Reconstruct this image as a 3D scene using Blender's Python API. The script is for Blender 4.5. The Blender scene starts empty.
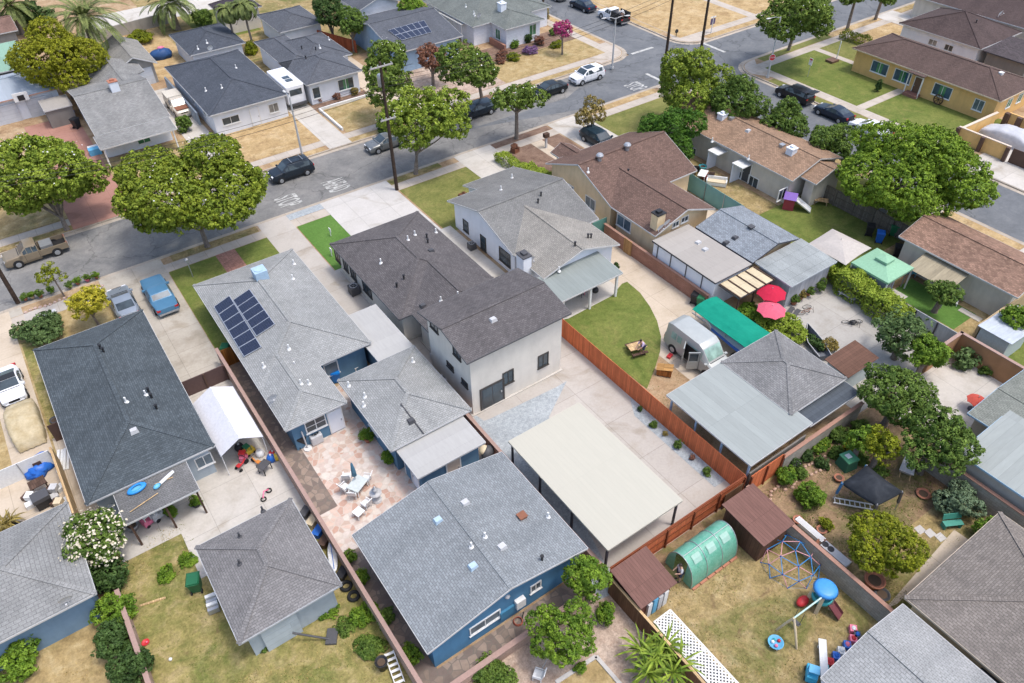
import bpy, bmesh, math, random
import numpy as np
from mathutils import Vector, Matrix
random.seed(7); rng = np.random.default_rng(7)
sc = bpy.context.scene
COL = sc.collection
R = math.radians
# ------------------------------------------------------------------ survey camera (calibrated from the street grid)
CH = 40.0
YAW, PIT, ROLL, FOC = 5.99772139e-01, 7.39318702e-01, 1.94822265e-02, 7.53640265e+02
_cy, _sy = math.cos(YAW), math.sin(YAW)
_F = np.array([_sy*math.cos(PIT), _cy*math.cos(PIT), -math.sin(PIT)])
_r = np.array([_cy, -_sy, 0.0]); _d = np.cross(_F, _r)
_c, _s = math.cos(ROLL), math.sin(ROLL)
CR, CD, CF = _c*_r+_s*_d, -_s*_r+_c*_d, _F
def ray(px, py):
    return CR*((px-512)/FOC)+CD*((py-341.5)/FOC)+CF
def at(px, py, z=0.0):
    v = ray(px, py); t = (z-CH)/v[2]
    return Vector((v[0]*t, v[1]*t, z))
def onx(px, py, X):
    v = ray(px, py); t = X/v[0]
    return v[1]*t, CH+v[2]*t
def ony(px, py, Y):
    v = ray(px, py); t = Y/v[1]
    return v[0]*t, CH+v[2]*t
# ------------------------------------------------------------------ mesh builder
class MB:
    def __init__(s): s.v = []; s.f = []; s.sm = []; s.depth = 0; s.prims = []
    def add(s, vs, fs, smooth=False):
        b = len(s.v); s.v += [tuple(p) for p in vs]
        for f in fs: s.f.append([b+i for i in f]); s.sm.append(smooth)
        return s
    def box(s, x0, x1, y0, y1, z0, z1, rz=0, c=None):
        p = [(x0,y0,z0),(x1,y0,z0),(x1,y1,z0),(x0,y1,z0),(x0,y0,z1),(x1,y0,z1),(x1,y1,z1),(x0,y1,z1)]
        if rz or c is not None:
            ca, sa = math.cos(rz), math.sin(rz); c = c or (0,0,0)
            p = [(c[0]+x*ca-y*sa, c[1]+x*sa+y*ca, c[2]+z) for x,y,z in p]
        return s.add(p, [(0,3,2,1),(4,5,6,7),(0,1,5,4),(1,2,6,5),(2,3,7,6),(3,0,4,7)])
    def cb(s, c, size, rz=0):   # box standing on c
        a, b, h = size
        return s.box(-a/2, a/2, -b/2, b/2, 0, h, rz, c)
    def prism(s, pts, z0, z1):
        n = len(pts); A = sum(pts[i][0]*pts[(i+1)%n][1]-pts[(i+1)%n][0]*pts[i][1] for i in range(n))
        if A < 0: pts = pts[::-1]
        v = [(p[0],p[1],z0) for p in pts]+[(p[0],p[1],z1) for p in pts]
        f = [tuple(range(n))[::-1], tuple(range(n,2*n))]+[(i,(i+1)%n,n+(i+1)%n,n+i) for i in range(n)]
        return s.add(v, f)
    def sheet(s, pts, z):
        n = len(pts); A = sum(pts[i][0]*pts[(i+1)%n][1]-pts[(i+1)%n][0]*pts[i][1] for i in range(n))
        if A < 0: pts = pts[::-1]
        return s.add([(p[0],p[1],z) for p in pts], [tuple(range(n))])
    def bar(s, p, q, w, h):     # box-section bar from p to q, w sideways, h upward
        p, q = Vector(p), Vector(q); d = (q-p)
        if d.length < 1e-6: return s
        d.normalize(); u = Vector((0,0,1)).cross(d)
        u = Vector((1,0,0)) if u.length < 1e-4 else u.normalized()
        n = d.cross(u); a, b = u*w/2, n*h/2
        v = [p-a-b,p+a-b,p+a+b,p-a+b,q-a-b,q+a-b,q+a+b,q-a+b]
        return s.add(v, [(0,3,2,1),(4,5,6,7),(0,1,5,4),(1,2,6,5),(2,3,7,6),(3,0,4,7)])
    def tube(s, pts, r, n=8, smooth=True, cap=True):
        pts = [Vector(p) for p in pts]; k = len(pts)
        rs = r if isinstance(r, (list,tuple)) else [r]*k
        vs = []
        for i, p in enumerate(pts):
            d = (pts[min(i+1,k-1)]-pts[max(i-1,0)]).normalized()
            u = d.cross(Vector((0.31,0.11,0.94)) if abs(d.z) < .9 else Vector((1,0,0))).normalized(); w = d.cross(u)
            for j in range(n):
                a = 2*math.pi*j/n; vs.append(p+(u*math.cos(a)+w*math.sin(a))*rs[i])
        fs = [(i*n+j, i*n+(j+1)%n, (i+1)*n+(j+1)%n, (i+1)*n+j) for i in range(k-1) for j in range(n)]
        s.add(vs, fs, smooth)
        if cap:
            s.add(vs[:n], [tuple(range(n))[::-1]]); s.add(vs[-n:], [tuple(range(n))])
        return s
    def cyl(s, c, r, h, n=16, r2=None):
        return s.tube([c, (c[0],c[1],c[2]+h)], [r, r if r2 is None else r2], n)
    def lathe(s, c, prof, n=16, smooth=True):
        vs = [(c[0]+r*math.cos(2*math.pi*j/n), c[1]+r*math.sin(2*math.pi*j/n), c[2]+z) for r,z in prof for j in range(n)]
        k = len(prof)
        return s.add(vs, [(i*n+j, i*n+(j+1)%n, (i+1)*n+(j+1)%n, (i+1)*n+j) for i in range(k-1) for j in range(n)], smooth)
    def ball(s, c, rx, ry=None, rz=None, n=10, jit=0):
        ry = ry or rx; rz = rz or rx; m = max(5, n//2+1)
        vs = []; 
        for i in range(m+1):
            t = math.pi*i/m
            for j in range(n):
                a = 2*math.pi*j/n; k = 1+random.uniform(-jit, jit)
                vs.append((c[0]+rx*k*math.sin(t)*math.cos(a), c[1]+ry*k*math.sin(t)*math.sin(a), c[2]-rz*k*math.cos(t)))
        return s.add(vs, [(i*n+j, i*n+(j+1)%n, (i+1)*n+(j+1)%n, (i+1)*n+j) for i in range(m) for j in range(n)], True)
    def shell(s, verts, faces, t):
        """roof sheet of thickness t under the given top faces"""
        n = len(verts)
        v = [tuple(p) for p in verts]+[(p[0],p[1],p[2]-t) for p in verts]
        f = [tuple(q) for q in faces]+[tuple(n+i for i in q[::-1]) for q in faces]
        cnt = {}
        for q in faces:
            for i in range(len(q)): cnt[(q[i], q[(i+1)%len(q)])] = 1
        for a, b in cnt:
            if (b,a) not in cnt: f.append((b,a,n+a,n+b))
        return s.add(v, f)
    def build(s, name, mat, parent=None, local=False, smooth=None):
        me = bpy.data.meshes.new(name)
        V = np.array(s.v, dtype=float).reshape(-1,3)
        if parent is not None and not local: V = V-np.array(origin(parent))
        me.from_pydata(V.tolist(), [], s.f)
        me.polygons.foreach_set('use_smooth', s.sm if smooth is None else [smooth]*len(s.f))
        setuv(me); me.materials.append(mat)
        o = bpy.data.objects.new(name, me); COL.objects.link(o)
        if parent is not None: o.parent = parent
        return o
def _prim(fn):
    def g(s, *a, **k):
        s.depth += 1; i, j = len(s.v), len(s.f)
        try: r = fn(s, *a, **k)
        finally: s.depth -= 1
        if s.depth == 0: s.prims.append((i, len(s.v), j, len(s.f)))
        return r
    return g
for _n in ('add','box','cb','prism','sheet','bar','tube','cyl','lathe','ball','shell'): setattr(MB, _n, _prim(getattr(MB, _n)))
def _buildn(s, name, mat, parent=None, local=False):
    """each primitive of the builder becomes an object of its own"""
    o = None
    for a, b, c, d in s.prims:
        m = MB(); m.v = s.v[a:b]; m.f = [[i-a for i in f] for f in s.f[c:d]]; m.sm = s.sm[c:d]; o = m.build(name, mat, parent, local)
    return o
MB.buildn = _buildn
def origin(o):
    L = Vector((0,0,0))
    while o is not None: L = L+o.location; o = o.parent
    return L
_uvoff = [0.0]
def setuv(me):
    """metric UVs per face: u level along the face, v up its slope"""
    n = len(me.polygons)
    if n == 0: return
    me.update()
    uv = me.uv_layers.new(name='UVMap')
    N = np.empty(n*3); me.polygons.foreach_get('normal', N); N = N.reshape(-1,3)
    U = np.stack([-N[:,1], N[:,0], np.zeros(n)], 1); L = np.linalg.norm(U, axis=1)
    fl = L < .02; U[fl] = (1,0,0); L[fl] = 1; U /= L[:,None]
    W = np.cross(N, U)
    tot = np.empty(n, dtype=np.int32); me.polygons.foreach_get('loop_total', tot)
    vi = np.empty(len(me.loops), dtype=np.int32); me.loops.foreach_get('vertex_index', vi)
    co = np.empty(len(me.vertices)*3); me.vertices.foreach_get('co', co); co = co.reshape(-1,3)
    fi = np.repeat(np.arange(n), tot); p = co[vi]
    _uvoff[0] = (_uvoff[0]+7.31) % 90
    out = np.stack([(p*U[fi]).sum(1)+_uvoff[0], (p*W[fi]).sum(1)], 1)
    uv.data.foreach_set('uv', out.ravel())
# ------------------------------------------------------------------ things
def tag(o, label, cat, group=None):
    o['label'] = label; o['category'] = cat
    if group: o['group'] = group
    return o
def thing(name, label, cat, loc=(0,0,0), rz=0, group=None):
    o = bpy.data.objects.new(name, None); o.empty_display_size = .3; COL.objects.link(o)
    o.location = loc; o.rotation_euler = (0,0,rz)
    return tag(o, label, cat, group)
def struct(o, kind='structure'):
    o['kind'] = kind; return o
def dup(o, loc=None, rz=None, label=None, scale=None, group=None, parent=None):
    c = o.copy(); COL.objects.link(c)
    if parent is not None: c.parent = parent
    for ch in list(o.children): dup(ch, parent=c)
    if loc is not None: c.location = loc
    if rz is not None: c.rotation_euler = (0,0,rz)
    if label: c['label'] = label
    if group: c['group'] = group
    if scale is not None: c.scale = scale if hasattr(scale,'__len__') else (scale,)*3
    return c
# ------------------------------------------------------------------ materials
MATS = {}
def S(c):   # sRGB 0-255 -> linear
    return tuple(((x/255)/12.92 if x/255 <= .04045 else ((x/255+.055)/1.055)**2.4) for x in c)
class NT:
    def __init__(s, name):
        m = bpy.data.materials.new(name); m.use_nodes = True
        s.m = m; s.t = m.node_tree; s.b = s.t.nodes['Principled BSDF']; s.co = {}
    def n(s, typ, **kw):
        o = s.t.nodes.new(typ)
        for k, v in kw.items(): setattr(o, k, v)
        return o
    def l(s, a, b): s.t.links.new(a, b)
    def coord(s, kind='Object'):
        if kind not in s.co: 
            if kind == 'UV':
                u = s.n('ShaderNodeUVMap'); s.co[kind] = u.outputs['UV']
            else:
                s.co[kind] = s.n('ShaderNodeTexCoord').outputs[kind]
        return s.co[kind]
    def noise(s, scale, detail=4, rough=.6, kind='Object', dist=0, sy=None):
        o = s.n('ShaderNodeTexNoise'); o.inputs['Scale'].default_value = scale
        o.inputs['Detail'].default_value = detail; o.inputs['Roughness'].default_value = rough
        o.inputs['Distortion'].default_value = dist
        src = s.coord(kind)
        if sy is not None:
            mp = s.n('ShaderNodeMapping'); mp.inputs['Scale'].default_value = (1,sy,1); s.l(src, mp.inputs['Vector']); src = mp.outputs[0]
        s.l(src, o.inputs['Vector']); return o.outputs['Fac']
    def ramp(s, fac, stops, interp='LINEAR'):
        o = s.n('ShaderNodeValToRGB'); o.color_ramp.interpolation = interp
        e = o.color_ramp.elements
        while len(e) < len(stops): e.new(.5)
        for i, (p, c) in enumerate(stops):
            e[i].position = p; e[i].color = (*c, 1) if len(c) == 3 else c
        s.l(fac, o.inputs['Fac']); return o.outputs['Color']
    def mix(s, fac, a, b, mode='MIX'):
        o = s.n('ShaderNodeMix', data_type='RGBA', blend_type=mode)
        for inp, v in ((o.inputs[0], fac), (o.inputs[6], a), (o.inputs[7], b)):
            if hasattr(v, 'is_output'): s.l(v, inp)
            elif isinstance(v, (int,float)): inp.default_value = v
            else: inp.default_value = (*v, 1)
        return o.outputs[2]
    def mask(s, fac, lo, hi):
        return s.ramp(fac, [(lo,(0,0,0)),(hi,(1,1,1))])
    def math(s, op, a, b=0.0):
        o = s.n('ShaderNodeMath', operation=op)
        for inp, v in ((o.inputs[0], a), (o.inputs[1], b)):
            if hasattr(v, 'is_output'): s.l(v, inp)
            else: inp.default_value = v
        return o.outputs[0]
    def brick(s, w, h, c1, c2, mortar, msize=.02, off=.5, kind='UV', bias=0.0, rot=0):
        o = s.n('ShaderNodeTexBrick'); o.offset = off; o.squash = 1
        src = s.coord(kind)
        if rot:
            mp = s.n('ShaderNodeMapping'); mp.inputs['Rotation'].default_value = (0,0,rot); s.l(src, mp.inputs['Vector']); src = mp.outputs[0]
        s.l(src, o.inputs['Vector'])
        o.inputs['Scale'].default_value = 1; o.inputs['Brick Width'].default_value = w; o.inputs['Row Height'].default_value = h
        o.inputs['Mortar Size'].default_value = msize; o.inputs['Mortar Smooth'].default_value = .1; o.inputs['Bias'].default_value = bias
        for k, v in (('Color1',c1),('Color2',c2),('Mortar',mortar)): o.inputs[k].default_value = (*v,1)
        return o.outputs['Color'], o.outputs['Fac']
    def out(s, col, rough=.85, bump=None, bstr=.3, spec=.3, metal=0, bdist=.02):
        if hasattr(col, 'is_output'): s.l(col, s.b.inputs['Base Color'])
        else: s.b.inputs['Base Color'].default_value = (*col, 1)
        if hasattr(rough, 'is_output'): s.l(rough, s.b.inputs['Roughness'])
        else: s.b.inputs['Roughness'].default_value = rough
        s.b.inputs['Specular IOR Level'].default_value = spec; s.b.inputs['Metallic'].default_value = metal
        if bump is not None:
            o = s.n('ShaderNodeBump'); o.inputs['Strength'].default_value = bstr; o.inputs['Distance'].default_value = bdist
            s.l(bump, o.inputs['Height']); s.l(o.outputs[0], s.b.inputs['Normal'])
        return s.m
def sc3(c, k): return tuple(min(1,x*k) for x in c)
def plain(name, c, rough=.6, spec=.4, metal=0, var=.12, scale=6):
    if name in MATS: return MATS[name]
    t = NT(name); f = t.noise(scale, 5, .65)
    col = t.ramp(f, [(.25, sc3(c,1-var)), (.75, sc3(c,1+var))])
    MATS[name] = t.out(col, rough, f, .05, spec, metal); return MATS[name]
def shingle(name, c, var=.22, row=.14, w=.27, weather=.25, wscale=.35):
    t = NT(name)
    c1, _f = t.brick(w, row, sc3(c,1-var), sc3(c,1+var), sc3(c,.62), .014, .5)
    sp = t.noise(9, 3, .7, 'UV', sy=2.2); c2 = t.mix(1, c1, t.ramp(sp, [(.3,(.72,.72,.72)),(.7,(1.22,1.22,1.22))]), 'MULTIPLY')
    big = t.noise(wscale, 5, .65)
    c3 = t.mix(1, c2, t.ramp(big, [(.3,(1-weather,)*3),(.7,(1+weather*.6,)*3)]), 'MULTIPLY')
    st = t.noise(.9, 4, .6, 'UV', sy=.18); c4 = t.mix(1, c3, t.ramp(st, [(.33,(.87,.87,.86)),(.7,(1.09,1.08,1.06))]), 'MULTIPLY')
    return t.out(c4, .92, _f, .35, .2, bdist=-.02)
def stucco(name, c, var=.07, dirt=.12):
    t = NT(name); a = t.noise(1.1, 6, .65); b = t.noise(40, 3, .6)
    col = t.ramp(a, [(.25, sc3(c,1-var-dirt*.5)), (.55, c), (.8, sc3(c,1+var))])
    st = t.noise(1.6, 4, .6, 'UV', sy=.2); col = t.mix(1, col, t.ramp(st, [(.3,(1-dirt,)*3),(.55,(1,1,1))]), 'MULTIPLY')
    return t.out(col, .9, b, .25, .2)
def siding(name, c, h=.18):
    t = NT(name); c1, f = t.brick(4.2, h, sc3(c,.95), sc3(c,1.04), sc3(c,.72), .012, .3)
    a = t.noise(1.3, 5, .6); col = t.mix(1, c1, t.ramp(a, [(.3,(.9,.9,.9)),(.7,(1.05,1.05,1.05))]), 'MULTIPLY')
    return t.out(col, .6, f, .3, .35, bdist=-.02)
def planks(name, c, w=.14, var=.25, mort=.4, h=3.0, rot=0, rough=.85, grain=1.0):
    t = NT(name); c1, f = t.brick(w, h, sc3(c,1-var), sc3(c,1+var), sc3(c,mort), .008, .0, rot=rot)
    g = t.noise(5, 5, .7, 'UV', sy=.15); col = t.mix(1, c1, t.ramp(g, [(.3,(1-.2*grain,)*3),(.7,(1+.15*grain,)*3)]), 'MULTIPLY')
    return t.out(col, rough, f, .4, .2, bdist=-.02)
def blocks(name, c, w=.4, h=.2, var=.1, mort=.75):
    t = NT(name); c1, f = t.brick(w, h, sc3(c,1-var), sc3(c,1+var), sc3(c,mort), .014, .5)
    a = t.noise(.9, 6, .7); col = t.mix(1, c1, t.ramp(a, [(.3,(.78,.77,.75)),(.7,(1.1,1.1,1.1))]), 'MULTIPLY')
    return t.out(col, .92, f, .3, .2, bdist=-.015)
def concrete(name, c, joint=2.4, jy=None, stain=.22, warm=(1,.97,.92), crack=True, joff=(0,0)):
    t = NT(name)
    jc, jf = t.brick(joint, jy or joint, sc3(c,.96), sc3(c,1.04), sc3(c,.72), .02, 0, kind='Object')
    a = t.noise(.5, 7, .68); b = t.noise(6, 5, .7)
    col = t.mix(1, jc, t.ramp(a, [(.28, tuple((1-stain)*w for w in warm)), (.5,(1,1,1)), (.75,(1.09,1.09,1.09))]), 'MULTIPLY')
    col = t.mix(1, col, t.ramp(b, [(.3,(.92,.92,.92)),(.7,(1.06,1.06,1.06))]), 'MULTIPLY')
    s2 = t.noise(.22, 3, .5, dist=1.5); col = t.mix(t.mask(s2,.6,.72), col, t.mix(1, col, (.8,.77,.72), 'MULTIPLY'))
    return t.out(col, .88, b, .12, .25)
def patchy(name, stops, scale=.6, fine=9, fvar=.3, layers=(), rough=.95, bump=.4, detail=7):
    """ground cover: a ramp over soft noise, fine speckle, and extra patches (colour, scale, lo, hi, strength)"""
    t = NT(name); a = t.noise(scale, detail, .68, dist=.4); col = t.ramp(a, stops)
    for c, s_, lo, hi, k in layers:
        m = t.math('MULTIPLY', t.mask(t.noise(s_, 6, .68, dist=.6), lo, hi), k); col = t.mix(m, col, c)
    f = t.noise(fine, 4, .75); f2 = t.noise(fine*.33, 4, .7)
    col = t.mix(1, col, t.ramp(f, [(.28,(1-fvar,)*3),(.72,(1+fvar,)*3)]), 'MULTIPLY')
    col = t.mix(1, col, t.ramp(f2, [(.28,(1-fvar*.8,)*3),(.72,(1+fvar*.8,)*3)]), 'MULTIPLY')
    return t.out(col, rough, f, bump, .15)
def glass(name='glass', c=(.03,.045,.055), rough=.08):
    if name in MATS: return MATS[name]
    t = NT(name); f = t.noise(.8, 3, .6)
    MATS[name] = t.out(t.ramp(f, [(.3,sc3(c,.6)),(.7,sc3(c,1.6))]), rough, None, spec=.6); return MATS[name]
def leafmat(name, c, c2=None, var=.3, trans=.1):
    if name in MATS: return MATS[name]
    t = NT(name); g = t.n('ShaderNodeNewGeometry'); rnd = g.outputs['Random Per Island']
    c2 = c2 or sc3(c,1.5)
    a = t.noise(1.3, 4, .7); m = t.mix(t.mask(a,.36,.66), c, c2)  # patches of both tones put light tops and dark gaps into the colour
    col = t.mix(1, m, t.ramp(rnd, [(0,(1-var,)*3),(1,(1+var*.6,)*3)]), 'MULTIPLY')
    t.out(col, .6, None, spec=.2)
    tr = t.n('ShaderNodeBsdfTranslucent'); t.l(col, tr.inputs['Color'])
    ms = t.n('ShaderNodeMixShader'); ms.inputs[0].default_value = trans
    o = t.t.nodes['Material Output']
    t.l(t.b.outputs[0], ms.inputs[1]); t.l(tr.outputs[0], ms.inputs[2]); t.l(ms.outputs[0], o.inputs['Surface'])
    MATS[name] = t.m; return t.m
def paint(name, c, rough=.3, metal=.0, flake=.06):
    if name in MATS: return MATS[name]
    t = NT(name); f = t.noise(2.2, 4, .6)
    t.out(t.ramp(f, [(.3,sc3(c,1-flake)),(.7,sc3(c,1+flake))]), t.ramp(t.noise(1.5,5,.7), [(.3,(rough,)*3),(.75,(min(1,rough+.18),)*3)]), None, spec=.35, metal=metal)
    t.b.inputs['Coat Weight'].default_value = .25; t.b.inputs['Coat Roughness'].default_value = .15
    MATS[name] = t.m; return t.m
# ------------------------------------------------------------------ palette (lit-surface look divided down to base colours)
KA = .72
def A(r, g, b, k=1.0): return tuple(x*KA*k for x in S((r,g,b)))
WHITE = plain('white_paint', (.7,.7,.68), .55); CREAMW = plain('cream_metal', A(214,209,192), .5, var=.03, scale=.8); TRIM = plain('soft_white_trim', (.5,.5,.49), .6)
BLACK = plain('black_plastic', (.02,.02,.022), .5); DKGREY = plain('dark_grey', (.07,.07,.075), .6); STEEL = plain('galvanised_steel', (.42,.43,.44), .4, metal=.6)
LTGREY = plain('light_grey', (.5,.5,.5), .6); BROWNM = plain('brown_metal', (.09,.05,.035), .6); RUST = plain('rust', (.22,.09,.05), .8)
RUBBER = plain('rubber', (.018,.018,.018), .85); BLUEP = plain('blue_plastic', (.02,.13,.5), .45); REDP = plain('red_plastic', (.5,.03,.035), .5)
GREENP = plain('green_plastic', (.03,.18,.08), .5); YELP = plain('yellow_plastic', (.65,.45,.05), .5); PINKP = plain('pink_plastic', (.7,.18,.28), .5)
TERRA = plain('terracotta', (.38,.16,.1), .85); SOIL = plain('soil', (.09,.06,.04), .95); TEALP = plain('teal_plastic', (.04,.32,.35), .5)
LBLUE = plain('light_blue_plastic', (.12,.4,.62), .5); BEIGEP = plain('beige_plastic', (.6,.5,.34), .6); ORANGEW = planks('raw_wood', (.42,.24,.1), .12)
DARKWOOD = planks('dark_wood', (.09,.055,.04), .14); PINE = planks('pine_boards', (.55,.38,.2), .13)
SKIN = plain('skin', (.5,.3,.22), .6); HAIR = plain('dark_hair', (.03,.02,.015), .7); LAVENDER = plain('lavender_cloth', (.5,.42,.6), .9); DENIM = plain('dark_denim', (.04,.05,.09), .9)
GLASS = glass(c=(.04,.055,.065), rough=.04); GLASSG = glass('green_tinted_glass', (.05,.16,.08)); GLASSB = glass('sky_glass', (.10,.14,.17), .06); GLASSC = glass('curtained_glass', (.2,.2,.19), .12); LAMP = plain('headlight_lens', (.7,.72,.75), .15); TAIL = plain('tail_lens', (.45,.02,.02), .25)  # plain glass lightened bluish: sky reflection put into its base colour
BARK = patchy('bark', [(.3,(.14,.115,.095)),(.7,(.26,.22,.185))], 3, 14, .3)
# ------------------------------------------------------------------ facade pieces
def fbox(mb, face, pl, a0, a1, z0, z1, d0, d1):
    s = -1 if face[0] == '-' else 1
    lo, hi = sorted((pl+s*d0, pl+s*d1))
    if face[1] == 'x': mb.box(lo, hi, a0, a1, z0, z1)
    else: mb.box(a0, a1, lo, hi, z0, z1)
    return mb
def window(th, face, pl, c, z, w, h, frame=None, pane=None, mull=1, bars=0, fw=.07, label=None, name='window', sides=None):
    a0, a1, z0, z1 = c-w/2, c+w/2, z-h/2, z+h/2
    mb = MB()
    fbox(mb, face, pl, a0, a0+fw, z0, z1, -.02, .06); fbox(mb, face, pl, a1-fw, a1, z0, z1, -.02, .06)
    fbox(mb, face, pl, a0+fw, a1-fw, z0, z0+fw, -.02, .06); fbox(mb, face, pl, a0+fw, a1-fw, z1-fw, z1, -.02, .06)
    fbox(mb, face, pl, a0-.05, a1+.05, z0-.06, z0-.002, -.02, .1)
    for i in range(mull): m = a0+(a1-a0)*(i+1)/(mull+1); fbox(mb, face, pl, m-.025, m+.025, z0+fw, z1-fw, -.02, .05)
    for i in range(bars): m = z0+(z1-z0)*(i+1)/(bars+1); fbox(mb, face, pl, a0+fw, a1-fw, m-.02, m+.02, -.02, .045)
    o = mb.build(name, frame or WHITE, th)
    if label: o['label'] = label
    if sides:   # three lights: outer panes dark, middle one coloured
        t = (a1-a0)/3
        p = MB(); fbox(p, face, pl, a0+t, a1-t, z0+fw, z1-fw, -.01, .02); p.build('pane', pane or GLASS, o)
        for q in ((a0+fw, a0+t), (a1-t, a1-fw)):
            p = MB(); fbox(p, face, pl, q[0], q[1], z0+fw, z1-fw, -.01, .02); p.build('pane', sides, o)
    else:
        if pane is None: pane = random.choice((GLASS, GLASSB, GLASSC))
        p = MB(); fbox(p, face, pl, a0+fw, a1-fw, z0+fw, z1-fw, -.01, .02); p.build('pane', pane, o)
    return o
def door(th, face, pl, c, w, h, mat, frame=None, z0=.1, glassy=False):
    mb = MB(); fbox(mb, face, pl, c-w/2, c+w/2, z0, z0+h, -.02, .05)
    o = mb.build('door', mat, th)
    f = MB(); fbox(f, face, pl, c-w/2-.08, c-w/2, z0, z0+h+.08, -.02, .07); fbox(f, face, pl, c+w/2, c+w/2+.08, z0, z0+h+.08, -.02, .07); fbox(f, face, pl, c-w/2, c+w/2, z0+h, z0+h+.08, -.02, .07)
    f.build('door_frame', frame or WHITE, o)
    k = MB(); fbox(k, face, pl, c+w*.36, c+w*.42, z0+h*.45, z0+h*.52, .05, .11); k.build('handle', STEEL, o)
    if glassy:
        g = MB(); fbox(g, face, pl, c-w/2+.12, c-.03, z0+.12, z0+h-.12, .05, .065); fbox(g, face, pl, c+.03, c+w/2-.12, z0+.12, z0+h-.12, .05, .065); g.build('pane', GLASS, o)
    return o
# ------------------------------------------------------------------ houses
class House: pass
def wingz(w, x, y):
    x0,x1,y0,y1 = w['r']; ze = w['ze']; s = w['s']
    if not (x0-.01 <= x <= x1+.01 and y0-.01 <= y <= y1+.01): return None
    if w['k'] == 'flat': return ze
    if w['k'] == 'shed':
        t = {'+y':(y1-y),'-y':(y-y0),'+x':(x1-x),'-x':(x-x0)}[w['low']]; return ze+t*s
    if w['ax'] == 'y':
        z = min(x-x0, x1-x); 
        if w['e0'] == 'h': z = min(z, y-y0)
        if w['e1'] == 'h': z = min(z, y1-y)
    else:
        z = min(y-y0, y1-y)
        if w['e0'] == 'h': z = min(z, x-x0)
        if w['e1'] == 'h': z = min(z, x1-x)
    return ze+z*s
def W(r, ze, ax='y', e='hh', s=.33, k='pitch', low='-y', inset=.45, wall=True, t=.14, vs=.3):
    return dict(vs=vs, r=r, ze=ze, ax=ax, e0=e[0], e1=e[1], s=s, k=k, low=low, inset=inset, wall=wall, t=t)
def wing_faces(w):
    x0,x1,y0,y1 = w['r']; ze = w['ze']; s = w['s']
    C = [(x0,y0),(x1,y0),(x1,y1),(x0,y1)]
    if w['k'] in ('flat','shed'):
        v = [(x,y,wingz(w,x,y)) for x,y in C]; return v, [(0,1,2,3)]
    if w['ax'] == 'y':
        h = (x1-x0)/2; cx = (x0+x1)/2; zr = ze+h*s
        a = y0+(h if w['e0']=='h' else 0); b = y1-(h if w['e1']=='h' else 0)
        if b < a: a = b = (a+b)/2
        if w['e0']=='v': a = y0-(zr-ze)/w['vs']
        if w['e1']=='v': b = y1+(zr-ze)/w['vs']
        v = [(x,y,ze) for x,y in C]+[(cx,a,zr),(cx,b,zr)]
        f = [(3,0,4,5),(1,2,5,4)]
        if w['e0']=='h': f.append((0,1,4))
        if w['e1']=='h': f.append((2,3,5))
    else:
        h = (y1-y0)/2; cy = (y0+y1)/2; zr = ze+h*s
        a = x0+(h if w['e0']=='h' else 0); b = x1-(h if w['e1']=='h' else 0)
        if b < a: a = b = (a+b)/2
        if w['e0']=='v': a = x0-(zr-ze)/w['vs']
        if w['e1']=='v': b = x1+(zr-ze)/w['vs']
        v = [(x,y,ze) for x,y in C]+[(a,cy,zr),(b,cy,zr)]
        f = [(0,1,5,4),(2,3,4,5)]
        if w['e0']=='h': f.append((3,0,4))
        if w['e1']=='h': f.append((1,2,5))
    return v, f
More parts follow.
